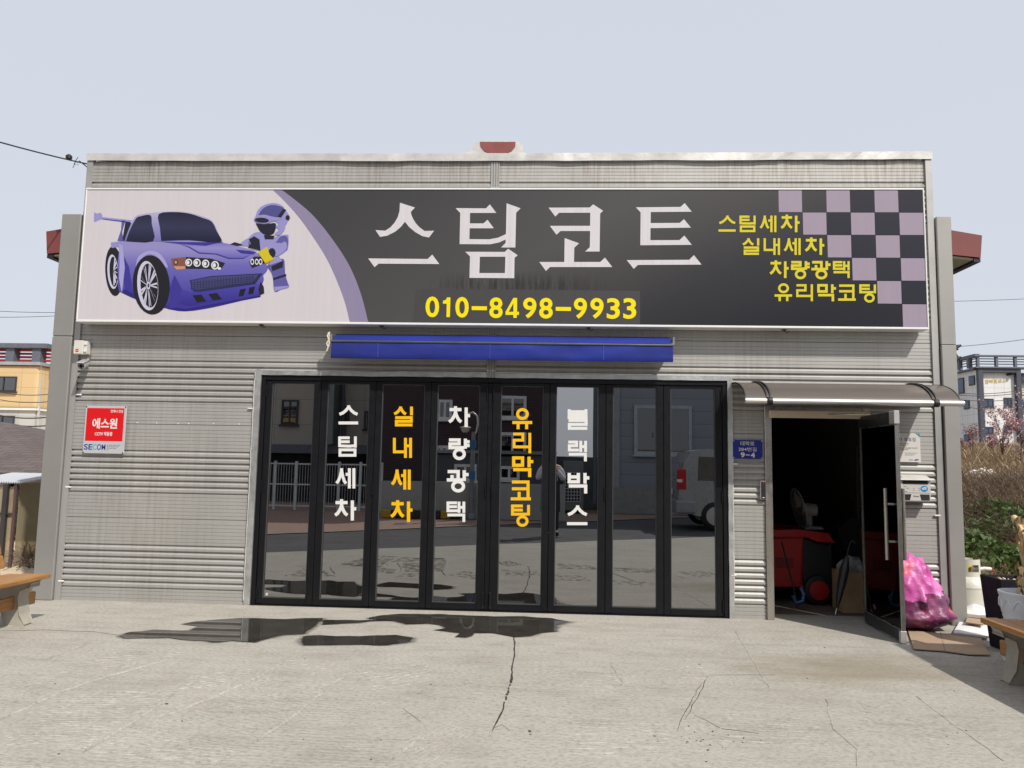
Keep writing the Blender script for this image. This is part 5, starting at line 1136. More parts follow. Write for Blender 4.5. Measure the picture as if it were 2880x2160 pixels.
# ------------------------------------------------------------------ benches
m_wood = NT('bench_wood'); tw = m_wood
gr_ = tw.noise(3.0, 6, 0.7, tw.coord((14, 1.2, 14))); tw.setp(Base_Color=tw.mix(tw.ramp(gr_, [(0.30, (0.235, 0.105, 0.028)), (0.55, (0.36, 0.175, 0.05)), (0.75, (0.44, 0.235, 0.085))]), tw.ramp(tw.noise(1.5, 2), [(0.3, (0.85, 0.85, 0.85)), (0.7, (1.1, 1.1, 1.1))]), 0.8, 'MULTIPLY'), Roughness=0.5, Normal=tw.bump(gr_, 0.25, 0.004)); m_wood = tw.m
m_leg = M('bench_concrete', (0.36, 0.335, 0.28), 0.85, 0, 0.12, 6, 0.3, 60)
def bench(label, mir, end, ln):
    """mir=+1 faces +x with its seat front at end.x; runs from end.y towards the camera"""
    b = thing('park_bench', label, 'bench', (end[0]-mir*0.22, end[1]-ln/2, 0), 'wooden benches at the yard edges')
    X = lambda d: end[0]-mir*d        # d: distance back from the seat front
    y1, y0 = end[1], end[1]-ln
    def pk(d0, d1, z0, z1, nm, tilt=0, ya=0, yb=0):
        mb = MB().box(0, d1-d0, y0-ya, y1+yb, 0, z1-z0); mb.v = [(X(d0+v[0]*math.cos(tilt)+v[2]*math.sin(-tilt)), v[1], z0+v[2]*math.cos(tilt)+v[0]*math.sin(tilt)) for v in mb.v]
        if mir > 0: mb.f = [tuple(reversed(f)) for f in mb.f]
        return mb.build(nm, m_wood, b, bevel=0.010, seg=2)
    pk(0.0, 0.125, 0.385, 0.425, 'seat_plank'); pk(0.14, 0.265, 0.380, 0.420, 'seat_plank'); pk(0.28, 0.40, 0.375, 0.415, 'seat_plank')
    for k in range(4):
        d = 0.43+k*0.032; z = 0.46+k*0.122
        mb = MB().box(0, 0.035, y0, y1-0.015*k, 0, 0.115); sh = 0.032
        mb.v = [(X(d+v[0]+v[2]*0.26), v[1], z+v[2]) for v in mb.v]
        if mir > 0: mb.f = [tuple(reversed(f)) for f in mb.f]
        mb.build('back_plank', m_wood, b, bevel=0.012, seg=2)
    for yy in (y1-0.16, y0+0.16):
        # cast leg: post that kicks forward at the foot and carries the back
        pts = [(0.07, 0.0), (0.25, 0.0), (0.275, 0.10), (0.29, 0.22), (0.33, 0.27), (0.42, 0.30), (0.46, 0.40), (0.56, 0.86), (0.51, 0.87), (0.41, 0.42), (0.40, 0.372), (0.03, 0.384), (0.045, 0.335), (0.12, 0.30), (0.135, 0.24), (0.112, 0.10)]
        P = [(X(d), z+0.001) for d, z in pts]
        MB().prism(P, yy-0.06, yy+0.06, 'y').build('leg', m_leg, b, bevel=0.012, seg=2)
    mb = MB().box(min(X(0.165), X(0.198)), max(X(0.165), X(0.198)), y0-0.02, y1+0.06, 0.145, 0.255); mb.build('stretcher', m_wood, b, bevel=0.006)
    return b
bench('wooden slat bench left of the workshop, cut by the photo edge', 1, (-4.49, -1.02), 1.7)
bench('wooden slat bench at lower right in front of the pots', -1, (3.19, -1.92), 1.7)
# ------------------------------------------------------------------ wires
m_wire = M('wire', (0.03, 0.03, 0.032), 0.6)
def wire(name, label, pts, r, sag=0.0, n=20, blobs=()):
    A, B = Vector(pts[0]), Vector(pts[-1]); o = thing(name, label, 'cable', (A+B)/2)
    P = [A.lerp(B, k/n)-Vector((0, 0, sag*4*(k/n)*(1-k/n))) for k in range(n+1)] if len(pts) == 2 else [Vector(p) for p in pts]
    MB().tube(P, r, 5).build('cable', m_wire, o); return o, P
w0 = at(250, 462, 0.05); w1 = at(0, 374, -1.0); w1 = w0+(w1-w0)*4.0
o, P = wire('service_cable', 'black service cable tied to the left parapet corner', [w0, w1], 0.008, 0.12)
q = w0.lerp(w1, 0.062); MB().lathe([(0.015, -0.03), (0.032, -0.015), (0.032, 0.015), (0.015, 0.03)], q, 10).build('insulator', m_rub, o)
q = w0.lerp(w1, 0.040); MB().tube([q+Vector((0.02, 0, 0.03)), q, q+Vector((-0.02, 0, -0.05)), q+Vector((0.03, 0, -0.06)), q+Vector((0.0, 0, -0.01)), q+Vector((-0.03, 0, -0.09))], 0.004, 4).build('cable_tie', m_rub, o)
MB().tube([w0+Vector((0.02, 0.02, -0.10)), w0+Vector((-0.02, 0, -0.03)), w0.lerp(w1, 0.03)], 0.006, 5).build('tail', m_rub, o)
wire('overhead_wire', 'upper thin wire left of the workshop', [at(165, 879, 25), at(-400, 832, 25)], 0.012, 0.2)
wire('overhead_wire', 'lower thin wire left of the workshop', [at(165, 888, 25), at(-400, 868, 25)], 0.012, 0.2)
wire('overhead_wire', 'thin wire right of the workshop at roof height', [at(2600, 849, 30), at(3300, 815, 30)], 0.012, 0.1)
wire('overhead_wire', 'thin wire rising to the right above the white building', [at(2690, 975, 30), at(3300, 862, 30)], 0.014, 0.3)
for k, (a, b) in enumerate((((2680, 1105), (2900, 1093)), ((2680, 1110), (2900, 1100)), ((2680, 1122), (2900, 1118)), ((2680, 1135), (2900, 1160)))):
    wire('street_wire', ('topmost', 'second', 'third', 'lowest')[k]+' dark wire crossing in front of the white tiled building', [at(*a, 50), at(*b, 50)], 0.025, 0.2)
for k, (a, b) in enumerate((((-20, 1098), (160, 1106)), ((-20, 1120), (160, 1126)), ((-20, 1164), (160, 1170)), ((-20, 1181), (140, 1196)))):
    wire('street_wire', ('topmost', 'second', 'third', 'lowest')[k]+' dark wire crossing in front of the tan apartment', [at(*a, 15), at(*b, 15)], 0.012 if k < 2 else 0.02, 0.1)
pl_ = thing('wire_bracket', 'dark insulator bracket on the right wall edge against the sky', 'bracket', at(2690, 985, 3))
for dy in (0, 33):
    MB().tube([at(2684, 972+dy, 3), at(2702, 971+dy, 3)], 0.012, 6).build('arm', m_rub, pl_); MB().tube([at(2702, 971+dy, 3), at(2690, 979+dy, 3), at(2694, 984+dy, 3)], 0.018, 6).build('insulator', m_rub, pl_)
MB().tube([at(2685, 985, 3), at(2690, 998, 3), at(2696, 1005, 3), at(2700, 1018, 3)], 0.01, 5).build('loop', m_rub, pl_)

# ------------------------------------------------------------------ generic building pieces
def winbox(par, P0, P1, Y, frame, n=2, name='window', out=-1, dep=0.12, fw=0.05, gl=None):
    """window on a wall facing -y (out=-1) or +y (out=+1): frame, panes, sill as sub-parts"""
    x0, x1 = sorted((P0[0], P1[0])); z0, z1 = sorted((P0[1], P1[1]))
    wn = MB().box(x0, x1, Y+out*0.01, Y+out*0.06, z0, z0+fw).box(x0, x1, Y+out*0.01, Y+out*0.06, z1-fw, z1).box(x0, x0+fw, Y+out*0.012, Y+out*0.058, z0+fw, z1-fw).box(x1-fw, x1, Y+out*0.012, Y+out*0.058, z0+fw, z1-fw)
    for k in range(1, n): xx = x0+(x1-x0)*k/n; wn.box(xx-fw*0.4, xx+fw*0.4, Y+out*0.014, Y+out*0.056, z0+fw, z1-fw)
    wo_ = wn.build(name, frame, par)
    for k in range(n): MB().box(x0+(x1-x0)*k/n+fw*0.4, x0+(x1-x0)*(k+1)/n-fw*0.4, Y+out*0.016, Y+out*0.022, z0+fw*0.6, z1-fw*0.6).build('pane', gl or m_wglass, wo_)
    MB().box(x0-0.05, x1+0.05, Y+out*0.005, Y+out*0.12, z0-0.06, z0-0.002).build('sill', frame, wo_)
    return wo_
m_wf = M('window_white', (0.70, 0.70, 0.69), 0.5); m_wfd = M('window_dark', (0.03, 0.03, 0.035), 0.5)
def tilewall(name, base, mort, sx, sz, off=0.5):
    t = NT(name); b = t.new('TexBrick'); b.offset = off
    b.inputs['Scale'].default_value = 1.0; b.inputs['Brick Width'].default_value = sx; b.inputs['Row Height'].default_value = sz; b.inputs['Mortar Size'].default_value = 0.012
    b.inputs['Color1'].default_value = (*base, 1); b.inputs['Color2'].default_value = (*[c*1.06 for c in base], 1); b.inputs['Mortar'].default_value = (*mort, 1)
    tc = t.new('TexCoord'); sp = t.new('SeparateXYZ'); cb_ = t.new('CombineXYZ'); t.link(tc.outputs['Object'], sp.inputs[0])
    t.link(t.math('ADD', sp.outputs[0], sp.outputs[1]), cb_.inputs[0]); t.link(sp.outputs[2], cb_.inputs[1]); t.link(cb_.outputs[0], b.inputs['Vector'])
    t.setp(Base_Color=b.outputs[0], Roughness=0.75); return t.m
# ------------------------------------------------------------------ left background: tan apartment block
YB = 24.0
ap = thing('tan_apartment_block', 'tan and grey apartment block with red railed roof at far left', 'building', at(40, 1500, YB))
m_tan = tilewall('tan_tile', (0.58, 0.42, 0.22), (0.44, 0.31, 0.16), 1.2, 0.62, 0.0); m_lgt = tilewall('grey_tile', (0.46, 0.46, 0.44), (0.34, 0.34, 0.33), 1.2, 0.62, 0.0); m_tanside = M('tan_side', (0.30, 0.235, 0.18), 0.8)
xa, xb = at(-330, 1200, YB).x, at(104, 1100, YB).x; zt, zm = at(60, 1027, YB).z, at(60, 1148, YB).z
MB().box(xa, xb, YB, YB+9, zm+0.005, zt).build('upper_wall', m_tan, ap, bevel=0.15, seg=3); MB().box(xa, xb-0.05, YB+0.05, YB+9, -0.3, zm-0.09).build('lower_wall', m_lgt, ap)
MB().box(xa, xb+0.05, YB-0.05, YB+9, zm-0.085, zm+0.003).build('belt_course', m_white, ap); MB().box(xa, xb+0.1, YB-0.1, YB+9, zt+0.002, zt+0.14).build('parapet_cap', M('cap_grey', (0.30, 0.31, 0.33), 0.7), ap)
x2 = at(150, 1100, YB+5).x; MB().box(xb-2, x2+3, YB+5, YB+12, zm+0.2, zt-0.3).build('wing_upper', m_tanside, ap); MB().box(xb-2, x2+3, YB+5.05, YB+12, -0.3, zm+0.195).build('wing_lower', m_lgt, ap)
for (a, b, n, fr) in (((-60, 1058), (46, 1101), 3, m_wfd), ((-60, 1168), (40, 1204), 3, m_wfd)):
    p, q = at(*a, YB), at(*b, YB); winbox(ap, (p.x, p.z), (q.x, q.z), YB, fr, n)
for (a, b) in (((117, 1065), (148, 1106)), ((108, 1175), (140, 1215))):
    p, q = at(*a, YB+5), at(*b, YB+5); winbox(ap, (p.x, p.z), (q.x+0.7, q.z), YB+5, m_wf, 2)
MB().tube([at(114, 1030, YB+0.2), at(104, 1240, YB+0.2)], 0.07, 8).build('downpipe', m_alu, ap)
rz0, rz1 = zt+0.15, at(60, 977, YB).z
m_pg = M('pergola_grey', (0.11, 0.12, 0.15), 0.6); m_pr = M('pergola_red', (0.36, 0.035, 0.035), 0.5)
MB().box(xa, at(128, 970, YB).x, YB+0.1, YB+0.8, rz1, rz1+0.20).build('roof_beam', m_pg, ap)
for px in (-60, 18, 93, 147):
    xx = at(px, 1000, YB).x; MB().box(xx-0.19, xx+0.19, YB+0.2, YB+0.6, rz0, rz1-0.002).build('roof_post', m_pg, ap)
for k in range(4): zz = rz0+(rz1-rz0)*(0.18+0.24*k); MB().tube([(xa, YB+0.5, zz), (at(150, 1000, YB).x, YB+0.5, zz)], 0.055, 6).build('roof_rail', m_pr, ap)
# dark shingled house
YH = 6.2
ho = thing('dark_house', 'dark grey sided house with brown shingle roof at left', 'house', at(30, 1520, YH))
ze = at(60, 1328, YH).z; xr = at(150, 1400, YH).x+1.3; xl = at(-300, 1400, YH).x
m_hs = NT('house_siding'); t = m_hs; wv = t.new('TexWave', wave_type='BANDS', bands_direction='Z'); wv.inputs['Scale'].default_value = 5.2; t.link(t.coord(), wv.inputs[0])
t.setp(Base_Color=t.ramp(wv.outputs['Fac'], [(0.2, (0.045, 0.045, 0.047)), (0.6, (0.075, 0.075, 0.078))]), Roughness=0.6, Normal=t.bump(wv.outputs['Fac'], 0.6, 0.02)); m_hs = t.m
MB().box(xl, xr, YH, YH+6, -0.3, ze-0.02).build('wall', m_hs, ho); m_hp = M('house_panel', (0.075, 0.077, 0.08), 0.6)
for a, b in ((1375, 1412), (1447, 1486)):
    z1_, z0_ = at(80, a, YH).z, at(80, b, YH).z; MB().box(xl, xr+0.01, YH-0.02, YH-0.002, z0_, z1_).build('panel_band', m_hp, ho)
t = NT('shingle'); b = t.new('TexBrick'); b.inputs['Scale'].default_value = 1.0; b.inputs['Brick Width'].default_value = 0.32; b.inputs['Row Height'].default_value = 0.14; b.inputs['Mortar Size'].default_value = 0.008
b.inputs['Color1'].default_value = (0.085, 0.065, 0.06, 1); b.inputs['Color2'].default_value = (0.12, 0.095, 0.088, 1); b.inputs['Mortar'].default_value = (0.05, 0.04, 0.038, 1); t.link(t.coord(), b.inputs['Vector'])
t.setp(Base_Color=b.outputs[0], Roughness=0.9); m_shg = t.m
pk_ = at(8, 1190, YH+2.2); e0 = at(133, 1250, YH+2.2)
ev0 = Vector((xl, YH-0.45, ze)); ev1 = Vector((xr+0.3, YH-0.45, ze)); rd1 = Vector((pk_.x, YH+2.6, pk_.z)); rd0 = Vector((xl, YH+2.6, pk_.z+0.05)); bk1 = Vector((xr+0.3, YH+6, ze))
rf_ = MB().add([ev0, ev1, rd1, rd0, bk1, ev0-Vector((0, 0, 0.06)), ev1-Vector((0, 0, 0.06)), bk1-Vector((0, 0, 0.06)), Vector((xl, YH+6, ze)), Vector((xl, YH+6, ze-0.06))], [(0, 1, 2, 3), (1, 4, 2), (0, 5, 6, 1), (1, 6, 7, 4), (2, 4, 8, 3)]).build('roof', m_shg, ho)
MB().box(xl, xr+0.32, YH-0.48, YH-0.452, ze-0.20, ze-0.008).build('fascia', M('house_fascia', (0.06, 0.052, 0.05), 0.7), rf_)
MB().box(xl, xr+0.3, YH-0.45, YH, ze-0.19, ze-0.17).build('soffit', M('house_soffit', (0.06, 0.055, 0.05), 0.9), rf_)
for a, b, n in (((112, 1335), (150, 1436), 2), ((-40, 1335), (31, 1370), 2)):
    p, q = at(*a, YH), at(*b, YH); winbox(ho, (p.x, p.z), (q.x+(0.6 if n == 2 and a[0] > 0 else 0), q.z), YH-0.02, m_wf, n, fw=0.07)
# translucent sheet shelter
YS = 2.2
sh = thing('sheet_shelter', 'small shelter of clear corrugated sheet left of the dark house', 'shelter', at(10, 1560, YS))
t = NT('clear_sheet'); tr = t.new('BsdfTransparent'); tr.inputs[0].default_value = (0.85, 0.80, 0.68, 1); t.setp(Base_Color=(0.45, 0.38, 0.27), Roughness=0.3); mx = t.new('MixShader'); mx.inputs[0].default_value = 0.55
t.link(tr.outputs[0], mx.inputs[1]); t.link(t.p.outputs[0], mx.inputs[2]); t.link(mx.outputs[0], t.out.inputs[0]); m_cs = t.m
t = NT('roof_sheet_clear'); tr = t.new('BsdfTransparent'); tr.inputs[0].default_value = (0.85, 0.87, 0.9, 1); t.setp(Base_Color=(0.62, 0.65, 0.70), Roughness=0.25); mx = t.new('MixShader'); mx.inputs[0].default_value = 0.75
t.link(tr.outputs[0], mx.inputs[1]); t.link(t.p.outputs[0], mx.inputs[2]); t.link(mx.outputs[0], t.out.inputs[0]); m_cr = t.m
ra, rb_ = at(-90, 1352, YS), at(70, 1357, YS); NXs = 150; vs = []
for j in range(2):
    for i in range(NXs+1):
        s_ = i/NXs; x = ra.x+(rb_.x-ra.x)*s_; vs.append((x, YS-0.05+j*0.9, rb_.z+0.012*math.sin(s_*2*math.pi*24)+j*0.10))
MB().add(vs, [(i, i+1, NXs+2+i, NXs+1+i) for i in range(NXs)]).build('roof_sheet', m_cr, sh, smooth=60)
m_pur = M('shelter_post', (0.10, 0.055, 0.055), 0.5, 0.2); m_pst = M('shelter_post_dark', (0.045, 0.04, 0.045), 0.5, 0.2)
for a, b, mt, r_ in (((47, 1362), (38, 1560), m_pur, 0.018), ((20, 1362), (8, 1485), m_pst, 0.03)):
    p, q = at(*a, YS), at(*b, YS); MB().box(p.x-r_, p.x+r_, YS-r_, YS+r_, 0, p.z).build('post', mt, sh)
p = at(43, 1365, YS); MB().box(ra.x, p.x-0.02, YS+0.02, YS+0.026, 0.05, p.z-0.02).build('wall_sheet', m_cs, sh)
MB().box(p.x-0.006, p.x+0.006, YS+0.1, YS+0.8, 0.05, p.z+0.03).build('wall_sheet', m_cs, sh)
p = at(40, 1445, YS); MB().box(ra.x, p.x, YS-0.012, YS+0.012, p.z-0.012, p.z+0.012).build('crossbar', m_pst, sh)
# weeds at the left house and dry twigs by the bench
def leafcloud(pts, size, rnd, squash=1.0):
    vs = []; fs = []
    for p in pts:
        p = Vector(p); d = Vector((rnd.gauss(0, 1), rnd.gauss(0, 1), rnd.gauss(0, 0.8))).normalized(); u = d.orthogonal().normalized(); u = Matrix.Rotation(rnd.uniform(0, 6.28), 3, d) @ u; v = d.cross(u)
        s = size*rnd.uniform(0.6, 1.3); o = len(vs); vs += [p-u*s, p-v*s*0.45*squash, p+u*s, p+v*s*0.45*squash]; fs.append((o, o+1, o+2, o+3))
    mb = MB(); mb.v = [tuple(v) for v in vs]; mb.f = fs; return mb
def leafmat(name, a, b):
    t = NT(name); oi = t.new('NewGeometry'); c = t.ramp(oi.outputs['Random Per Island'], [(0.0, a), (1.0, b)])
    t.setp(Base_Color=c, Roughness=0.6); tl = t.new('BsdfTranslucent'); t.link(c, tl.inputs[0]); mx = t.new('MixShader'); mx.inputs[0].default_value = 0.25
    t.link(t.p.outputs[0], mx.inputs[1]); t.link(tl.outputs[0], mx.inputs[2]); t.link(mx.outputs[0], t.out.inputs[0]); return t.m
m_green = leafmat('weed_leaf', (0.035, 0.075, 0.015), (0.11, 0.17, 0.04)); m_pine = leafmat('dark_weed_leaf', (0.02, 0.05, 0.012), (0.06, 0.10, 0.03))
m_straw = leafmat('dry_straw', (0.19, 0.125, 0.07), (0.50, 0.38, 0.24)); m_twig = M('twig', (0.11, 0.075, 0.06), 0.85, 0, 0.2, 20); m_pink = leafmat('blossom', (0.40, 0.21, 0.23), (0.60, 0.40, 0.41)); m_bud = leafmat('bud', (0.14, 0.085, 0.075), (0.30, 0.16, 0.15))
rnd = random.Random(11)
for k, (px, py, hgt) in enumerate(((68, 1512, 0.75), (104, 1508, 0.95), (50, 1518, 0.4))):
    b0 = gr(px, py); b0.y = min(b0.y, YH-0.35); b0.z = 0
    wd = thing('weed_plant', ('leafy green weed at the foot of the dark house wall', 'taller green weed beside the white house window', 'low green weed next to the shelter post')[k], 'plant', b0, 'weeds by the dark house')
    MB().tube([b0, b0+Vector((0.03, 0, hgt*0.5)), b0+Vector((0, 0, hgt*0.85))], [0.015, 0.01, 0.005], 5).build('stem', m_twig, wd)
    pts = [b0+Vector((rnd.gauss(0, 0.16), rnd.gauss(0, 0.14), hgt*(rnd.random()**0.7))) for _ in range(380)]; leafcloud(pts, 0.05, rnd).build('foliage', m_pine, wd)
tg = thing('dry_twigs', 'tangle of dry brown twigs on the sand behind the left bench', 'twigs', gr(80, 1590))
mb = MB()
for k in range(70):
    p = gr(rnd.uniform(45, 115), rnd.uniform(1560, 1605)); d = Vector((rnd.gauss(0, 1), rnd.gauss(0, 0.6), abs(rnd.gauss(0.5, 0.4)))).normalized(); L = rnd.uniform(0.15, 0.55)
    mb.tube([p, p+d*L*0.5+Vector((0, 0, 0.05)), p+d*L+Vector((0, 0, rnd.uniform(-.1, .05)))], [0.006, 0.004, 0.002], 4)
mb.build('branches', m_twig, tg)

# ------------------------------------------------------------------ right background: white tiled building
YW = 72.0
wb = thing('white_tiled_building', 'white tiled building with dark corner columns and roof railing at far right', 'building', at(2790, 1270, YW))
m_wt = tilewall('white_tile', (0.66, 0.66, 0.66), (0.25, 0.25, 0.26), 1.0, 0.9, 0.0); m_wd = M('dark_cladding', (0.055, 0.06, 0.085), 0.5)
W2 = lambda x, y, Y=YW: at(2660+x*0.1687, 900+y*0.1687, Y)
p0, p1 = W2(500, 830), W2(1210, 1900)
MB().box(p0.x, p1.x, YW, YW+14, -0.3, W2(500, 830).z).build('main_wall', m_wt, wb)
# left flank runs back at an angle
fl = [W2(500, 840), W2(100, 935, YW+6)]
def slanted(name, A, B, z0, z1, mat, off=0.0, th=0.2):
    d = (B-A); d.z = 0; nrm = Vector((d.y, -d.x, 0)).normalized(); nrm = nrm if nrm.y < 0 else -nrm
    a, b = A+nrm*off, B+nrm*off; c, e = B+nrm*(off-th), A+nrm*(off-th)
    return MB().add([(a.x, a.y, z0), (b.x, b.y, z0), (c.x, c.y, z0), (e.x, e.y, z0), (a.x, a.y, z1), (b.x, b.y, z1), (c.x, c.y, z1), (e.x, e.y, z1)], [(0, 1, 2, 3), (4, 7, 6, 5), (0, 4, 5, 1), (1, 5, 6, 2), (2, 6, 7, 3), (3, 7, 4, 0)]).build(name, mat, wb)
LA, LB = Vector((p0.x, YW, 0)), Vector((W2(0, 0, YW+9).x-2, YW+9, 0))
slanted('flank_wall', LA, LB, -0.3, p0.z-0.0, m_wt, 0.0, 3.0)
for x in (500, 1130):
    a, b = W2(x, 800), W2(x+75, 800); MB().box(a.x, b.x, YW-0.45, YW-0.005, -0.3, a.z).build('column', m_wd, wb)
a, b = W2(500, 815), W2(1210, 860); MB().box(W2(576, 815).x, W2(1129, 815).x, YW-0.43, YW-0.006, W2(800, 880).z, W2(800, 815).z).build('lintel', m_wd, wb)
MB().box(p0.x-0.3, p1.x+12, YW-0.6, YW+0.5, W2(800, 814).z+0.005, W2(800, 790).z).build('roof_slab', m_pg, wb)
slanted('roof_slab', LA+Vector((0, 0, 0)), LB, W2(500, 830).z+0.01, W2(500, 800).z, m_pg, 0.3, 0.8)
zr0, zr1 = W2(800, 788).z, W2(800, 615).z
MB().box(p0.x-0.2, p1.x+12, YW-0.3, YW+0.2, zr1, W2(800, 590).z).build('roof_beam', m_pg, wb); slanted('roof_beam', LA, LB, zr1-0.02, zr1+0.30, m_pg, 0.05, 0.5)
for x in (505, 815, 1130, 1450): a, b = W2(x, 700), W2(x+40, 700); MB().box(a.x, b.x, YW-0.2, YW+0.1, zr0, zr1-0.002).build('roof_post', m_pg, wb)
for k in range(3): zz = zr0+(zr1-zr0)*(0.25+0.25*k); MB().box(p0.x, p1.x+12, YW-0.06, YW, zz, zz+0.10).build('roof_rail', m_wd, wb); slanted('roof_rail', LA, LB, zz, zz+0.10, m_wd, 0.0, 0.05)
for k in range(5): q = LA.lerp(LB, 0.12+0.2*k); MB().box(q.x-0.2, q.x+0.2, q.y-0.2, q.y+0.2, zr0, zr1-0.004).build('roof_post', m_pg, wb)
m_bgl = M('blue_window_glass', (0.045, 0.075, 0.15), 0.25, 0, 0.4, 0.5)
for (x0, y0, x1, y1, n) in ((612, 1310, 800, 1455, 2), (962, 1295, 1108, 1445, 2), (620, 1780, 800, 1900, 2), (960, 1760, 1100, 1880, 2), (1250, 885, 1400, 1030, 2), (1250, 1310, 1400, 1450, 2)):
    p, q = W2(x0, y0), W2(x1, y1); winbox(wb, (p.x, p.z), (q.x, q.z), YW-0.01, m_wfd, n, fw=0.12, gl=m_bgl)
MB().box(p1.x+0.005, p1.x+12, YW+0.3, YW+12, -0.3, p0.z-0.3).build('right_wing', M('wing_cream', (0.60, 0.58, 0.50), 0.8), wb)
def flankwin(x0, y0, x1, y1):
    q = []
    for x, y in ((x0, y0), (x1, y1)):
        d = ray(2660+x*0.1687, 900+y*0.1687); e = LB-LA; den = d.x*e.y-d.y*e.x
        tt = ((LA.x-CAM.x)*e.y-(LA.y-CAM.y)*e.x)/den; q.append(CAM+d*tt)
    A, B = Vector((q[0].x, q[0].y, 0)), Vector((q[1].x, q[1].y, 0)); z1, z0 = max(q[0].z, q[1].z), min(q[0].z, q[1].z)
    f = slanted('window', A, B, z0, z1, m_wfd, 0.08, 0.1); e = (B-A)*0.08
    w_ = slanted('pane', A+e, B-e, z0+0.12, z1-0.12, m_bgl, 0.10, 0.05); w_.parent = f; w_.matrix_parent_inverse = WORLD_INV(f)
for a in ((165, 985, 320, 1220), (390, 940, 495, 1080), (305, 1345, 405, 1480), (310, 1910, 400, 2030)): flankwin(*a)
for k, chh in enumerate('알바트로스'):
    text(chh, (2660+(660+72*k)*0.1687, 900+(990-2*k)*0.1687, 2660+(722+72*k)*0.1687, 900+(1058-6*k)*0.1687), YW-0.05, M('gold_letter', (0.55, 0.42, 0.08), 0.4, 0.3), wb, 0.02)
lp = W2(1068, 915); MB().tube([(lp.x-0.3, YW, lp.z), (lp.x+0.1, YW-0.5, lp.z+0.1)], 0.12, 6).build('spot_lamp', m_rub, wb)

# ------------------------------------------------------------------ hillside vegetation
rnd = random.Random(5)
def blades(n, xr_, yr_, h, lean, rnd, wd=0.006, fn=hz, bias=1.0):
    vs = []; fs = []
    for _ in range(n):
        y = yr_[0]+(yr_[1]-yr_[0])*rnd.random()**bias; vis = 0.52*(y+7.9)
        x = rnd.uniform(max(xr_[0], vis*0.98-0.6), min(xr_[1], vis*1.22+0.6))
        z = fn(x, y)-0.02; L = h*rnd.uniform(0.5, 1.3); a = rnd.uniform(0, 6.28); l = lean*rnd.uniform(0.3, 1.2)
        d = Vector((math.cos(a)*l, math.sin(a)*l, 1)).normalized(); s = Vector((-math.sin(a), math.cos(a), 0)); s = (s+Vector((1, 0, 0))*0.6).normalized()*wd*rnd.uniform(0.6, 1.4)*(1+y*0.06)
        p = Vector((x, y, z)); q = p+d*L*0.6; e = p+d*L+Vector((math.cos(a), math.sin(a), -0.5))*L*0.25*l; o = len(vs)
        vs += [p-s, p+s, q-s*0.7, q+s*0.7, e]; fs += [(o, o+1, o+3, o+2), (o+2, o+3, o+4)]
    mb = MB(); mb.v = [tuple(v) for v in vs]; mb.f = fs; return mb
tag(blades(30000, (4.4, 40), (4.0, 26), 0.34, 1.9, rnd, 0.006, bias=1.5).build('dry_grass', m_straw), 'brown dry grass covering the hillside', 'grass', kind='stuff')
m_grey = leafmat('grey_stems', (0.12, 0.085, 0.065), (0.26, 0.19, 0.14))
tag(blades(5000, (4.4, 12), (2.8, 6.5), 0.7, 2.2, rnd, 0.004).build('dead_stems', m_grey), 'greyish dead stems lying over the green weeds', 'weeds', kind='stuff')
pts = []
for _ in range(9000):
    y = rnd.uniform(0.3, 4.2); vis = 0.52*(y+7.9); x = rnd.uniform(max(4.4, vis*0.95), vis*1.25); c = noise.noise((x*1.3, y*1.3, 2))
    if c > -0.12: pts.append((x, y, hz(x, y)+rnd.random()*(0.12+0.25*max(0, c+0.1))))
tag(leafcloud(pts, 0.045, rnd, 1.5).build('ground_weeds', m_green), 'green weeds at the foot of the hillside', 'weeds', kind='stuff')
tag(blades(5000, (4.4, 9), (0.3, 4.4), 0.30, 1.8, rnd, 0.004).build('withered_straw', m_straw), 'withered straw among the green weeds', 'straw', kind='stuff')
# white litter scattered on the slope
mb = MB()
for _ in range(46):
    px = rnd.uniform(2690, 2800); py = 1340-(px-2692)*0.14+rnd.gauss(0, 6); d = ray(px, py)
    tt = 15.0
    while tt < 60 and (CAM+d*tt).z > hz((CAM+d*tt).x, (CAM+d*tt).y)+0.12: tt += 0.2
    p = CAM+d*tt; s = rnd.uniform(0.015, 0.05); mb.obox(p, Vector((1, 0, 0)), Vector((0, .9, .4)).normalized(), Vector((0, -.4, .9)).normalized(), s, s*0.6, 0.012)
tag(mb.build('litter', m_white), 'scattered white litter on the dry hillside', 'litter', kind='stuff')
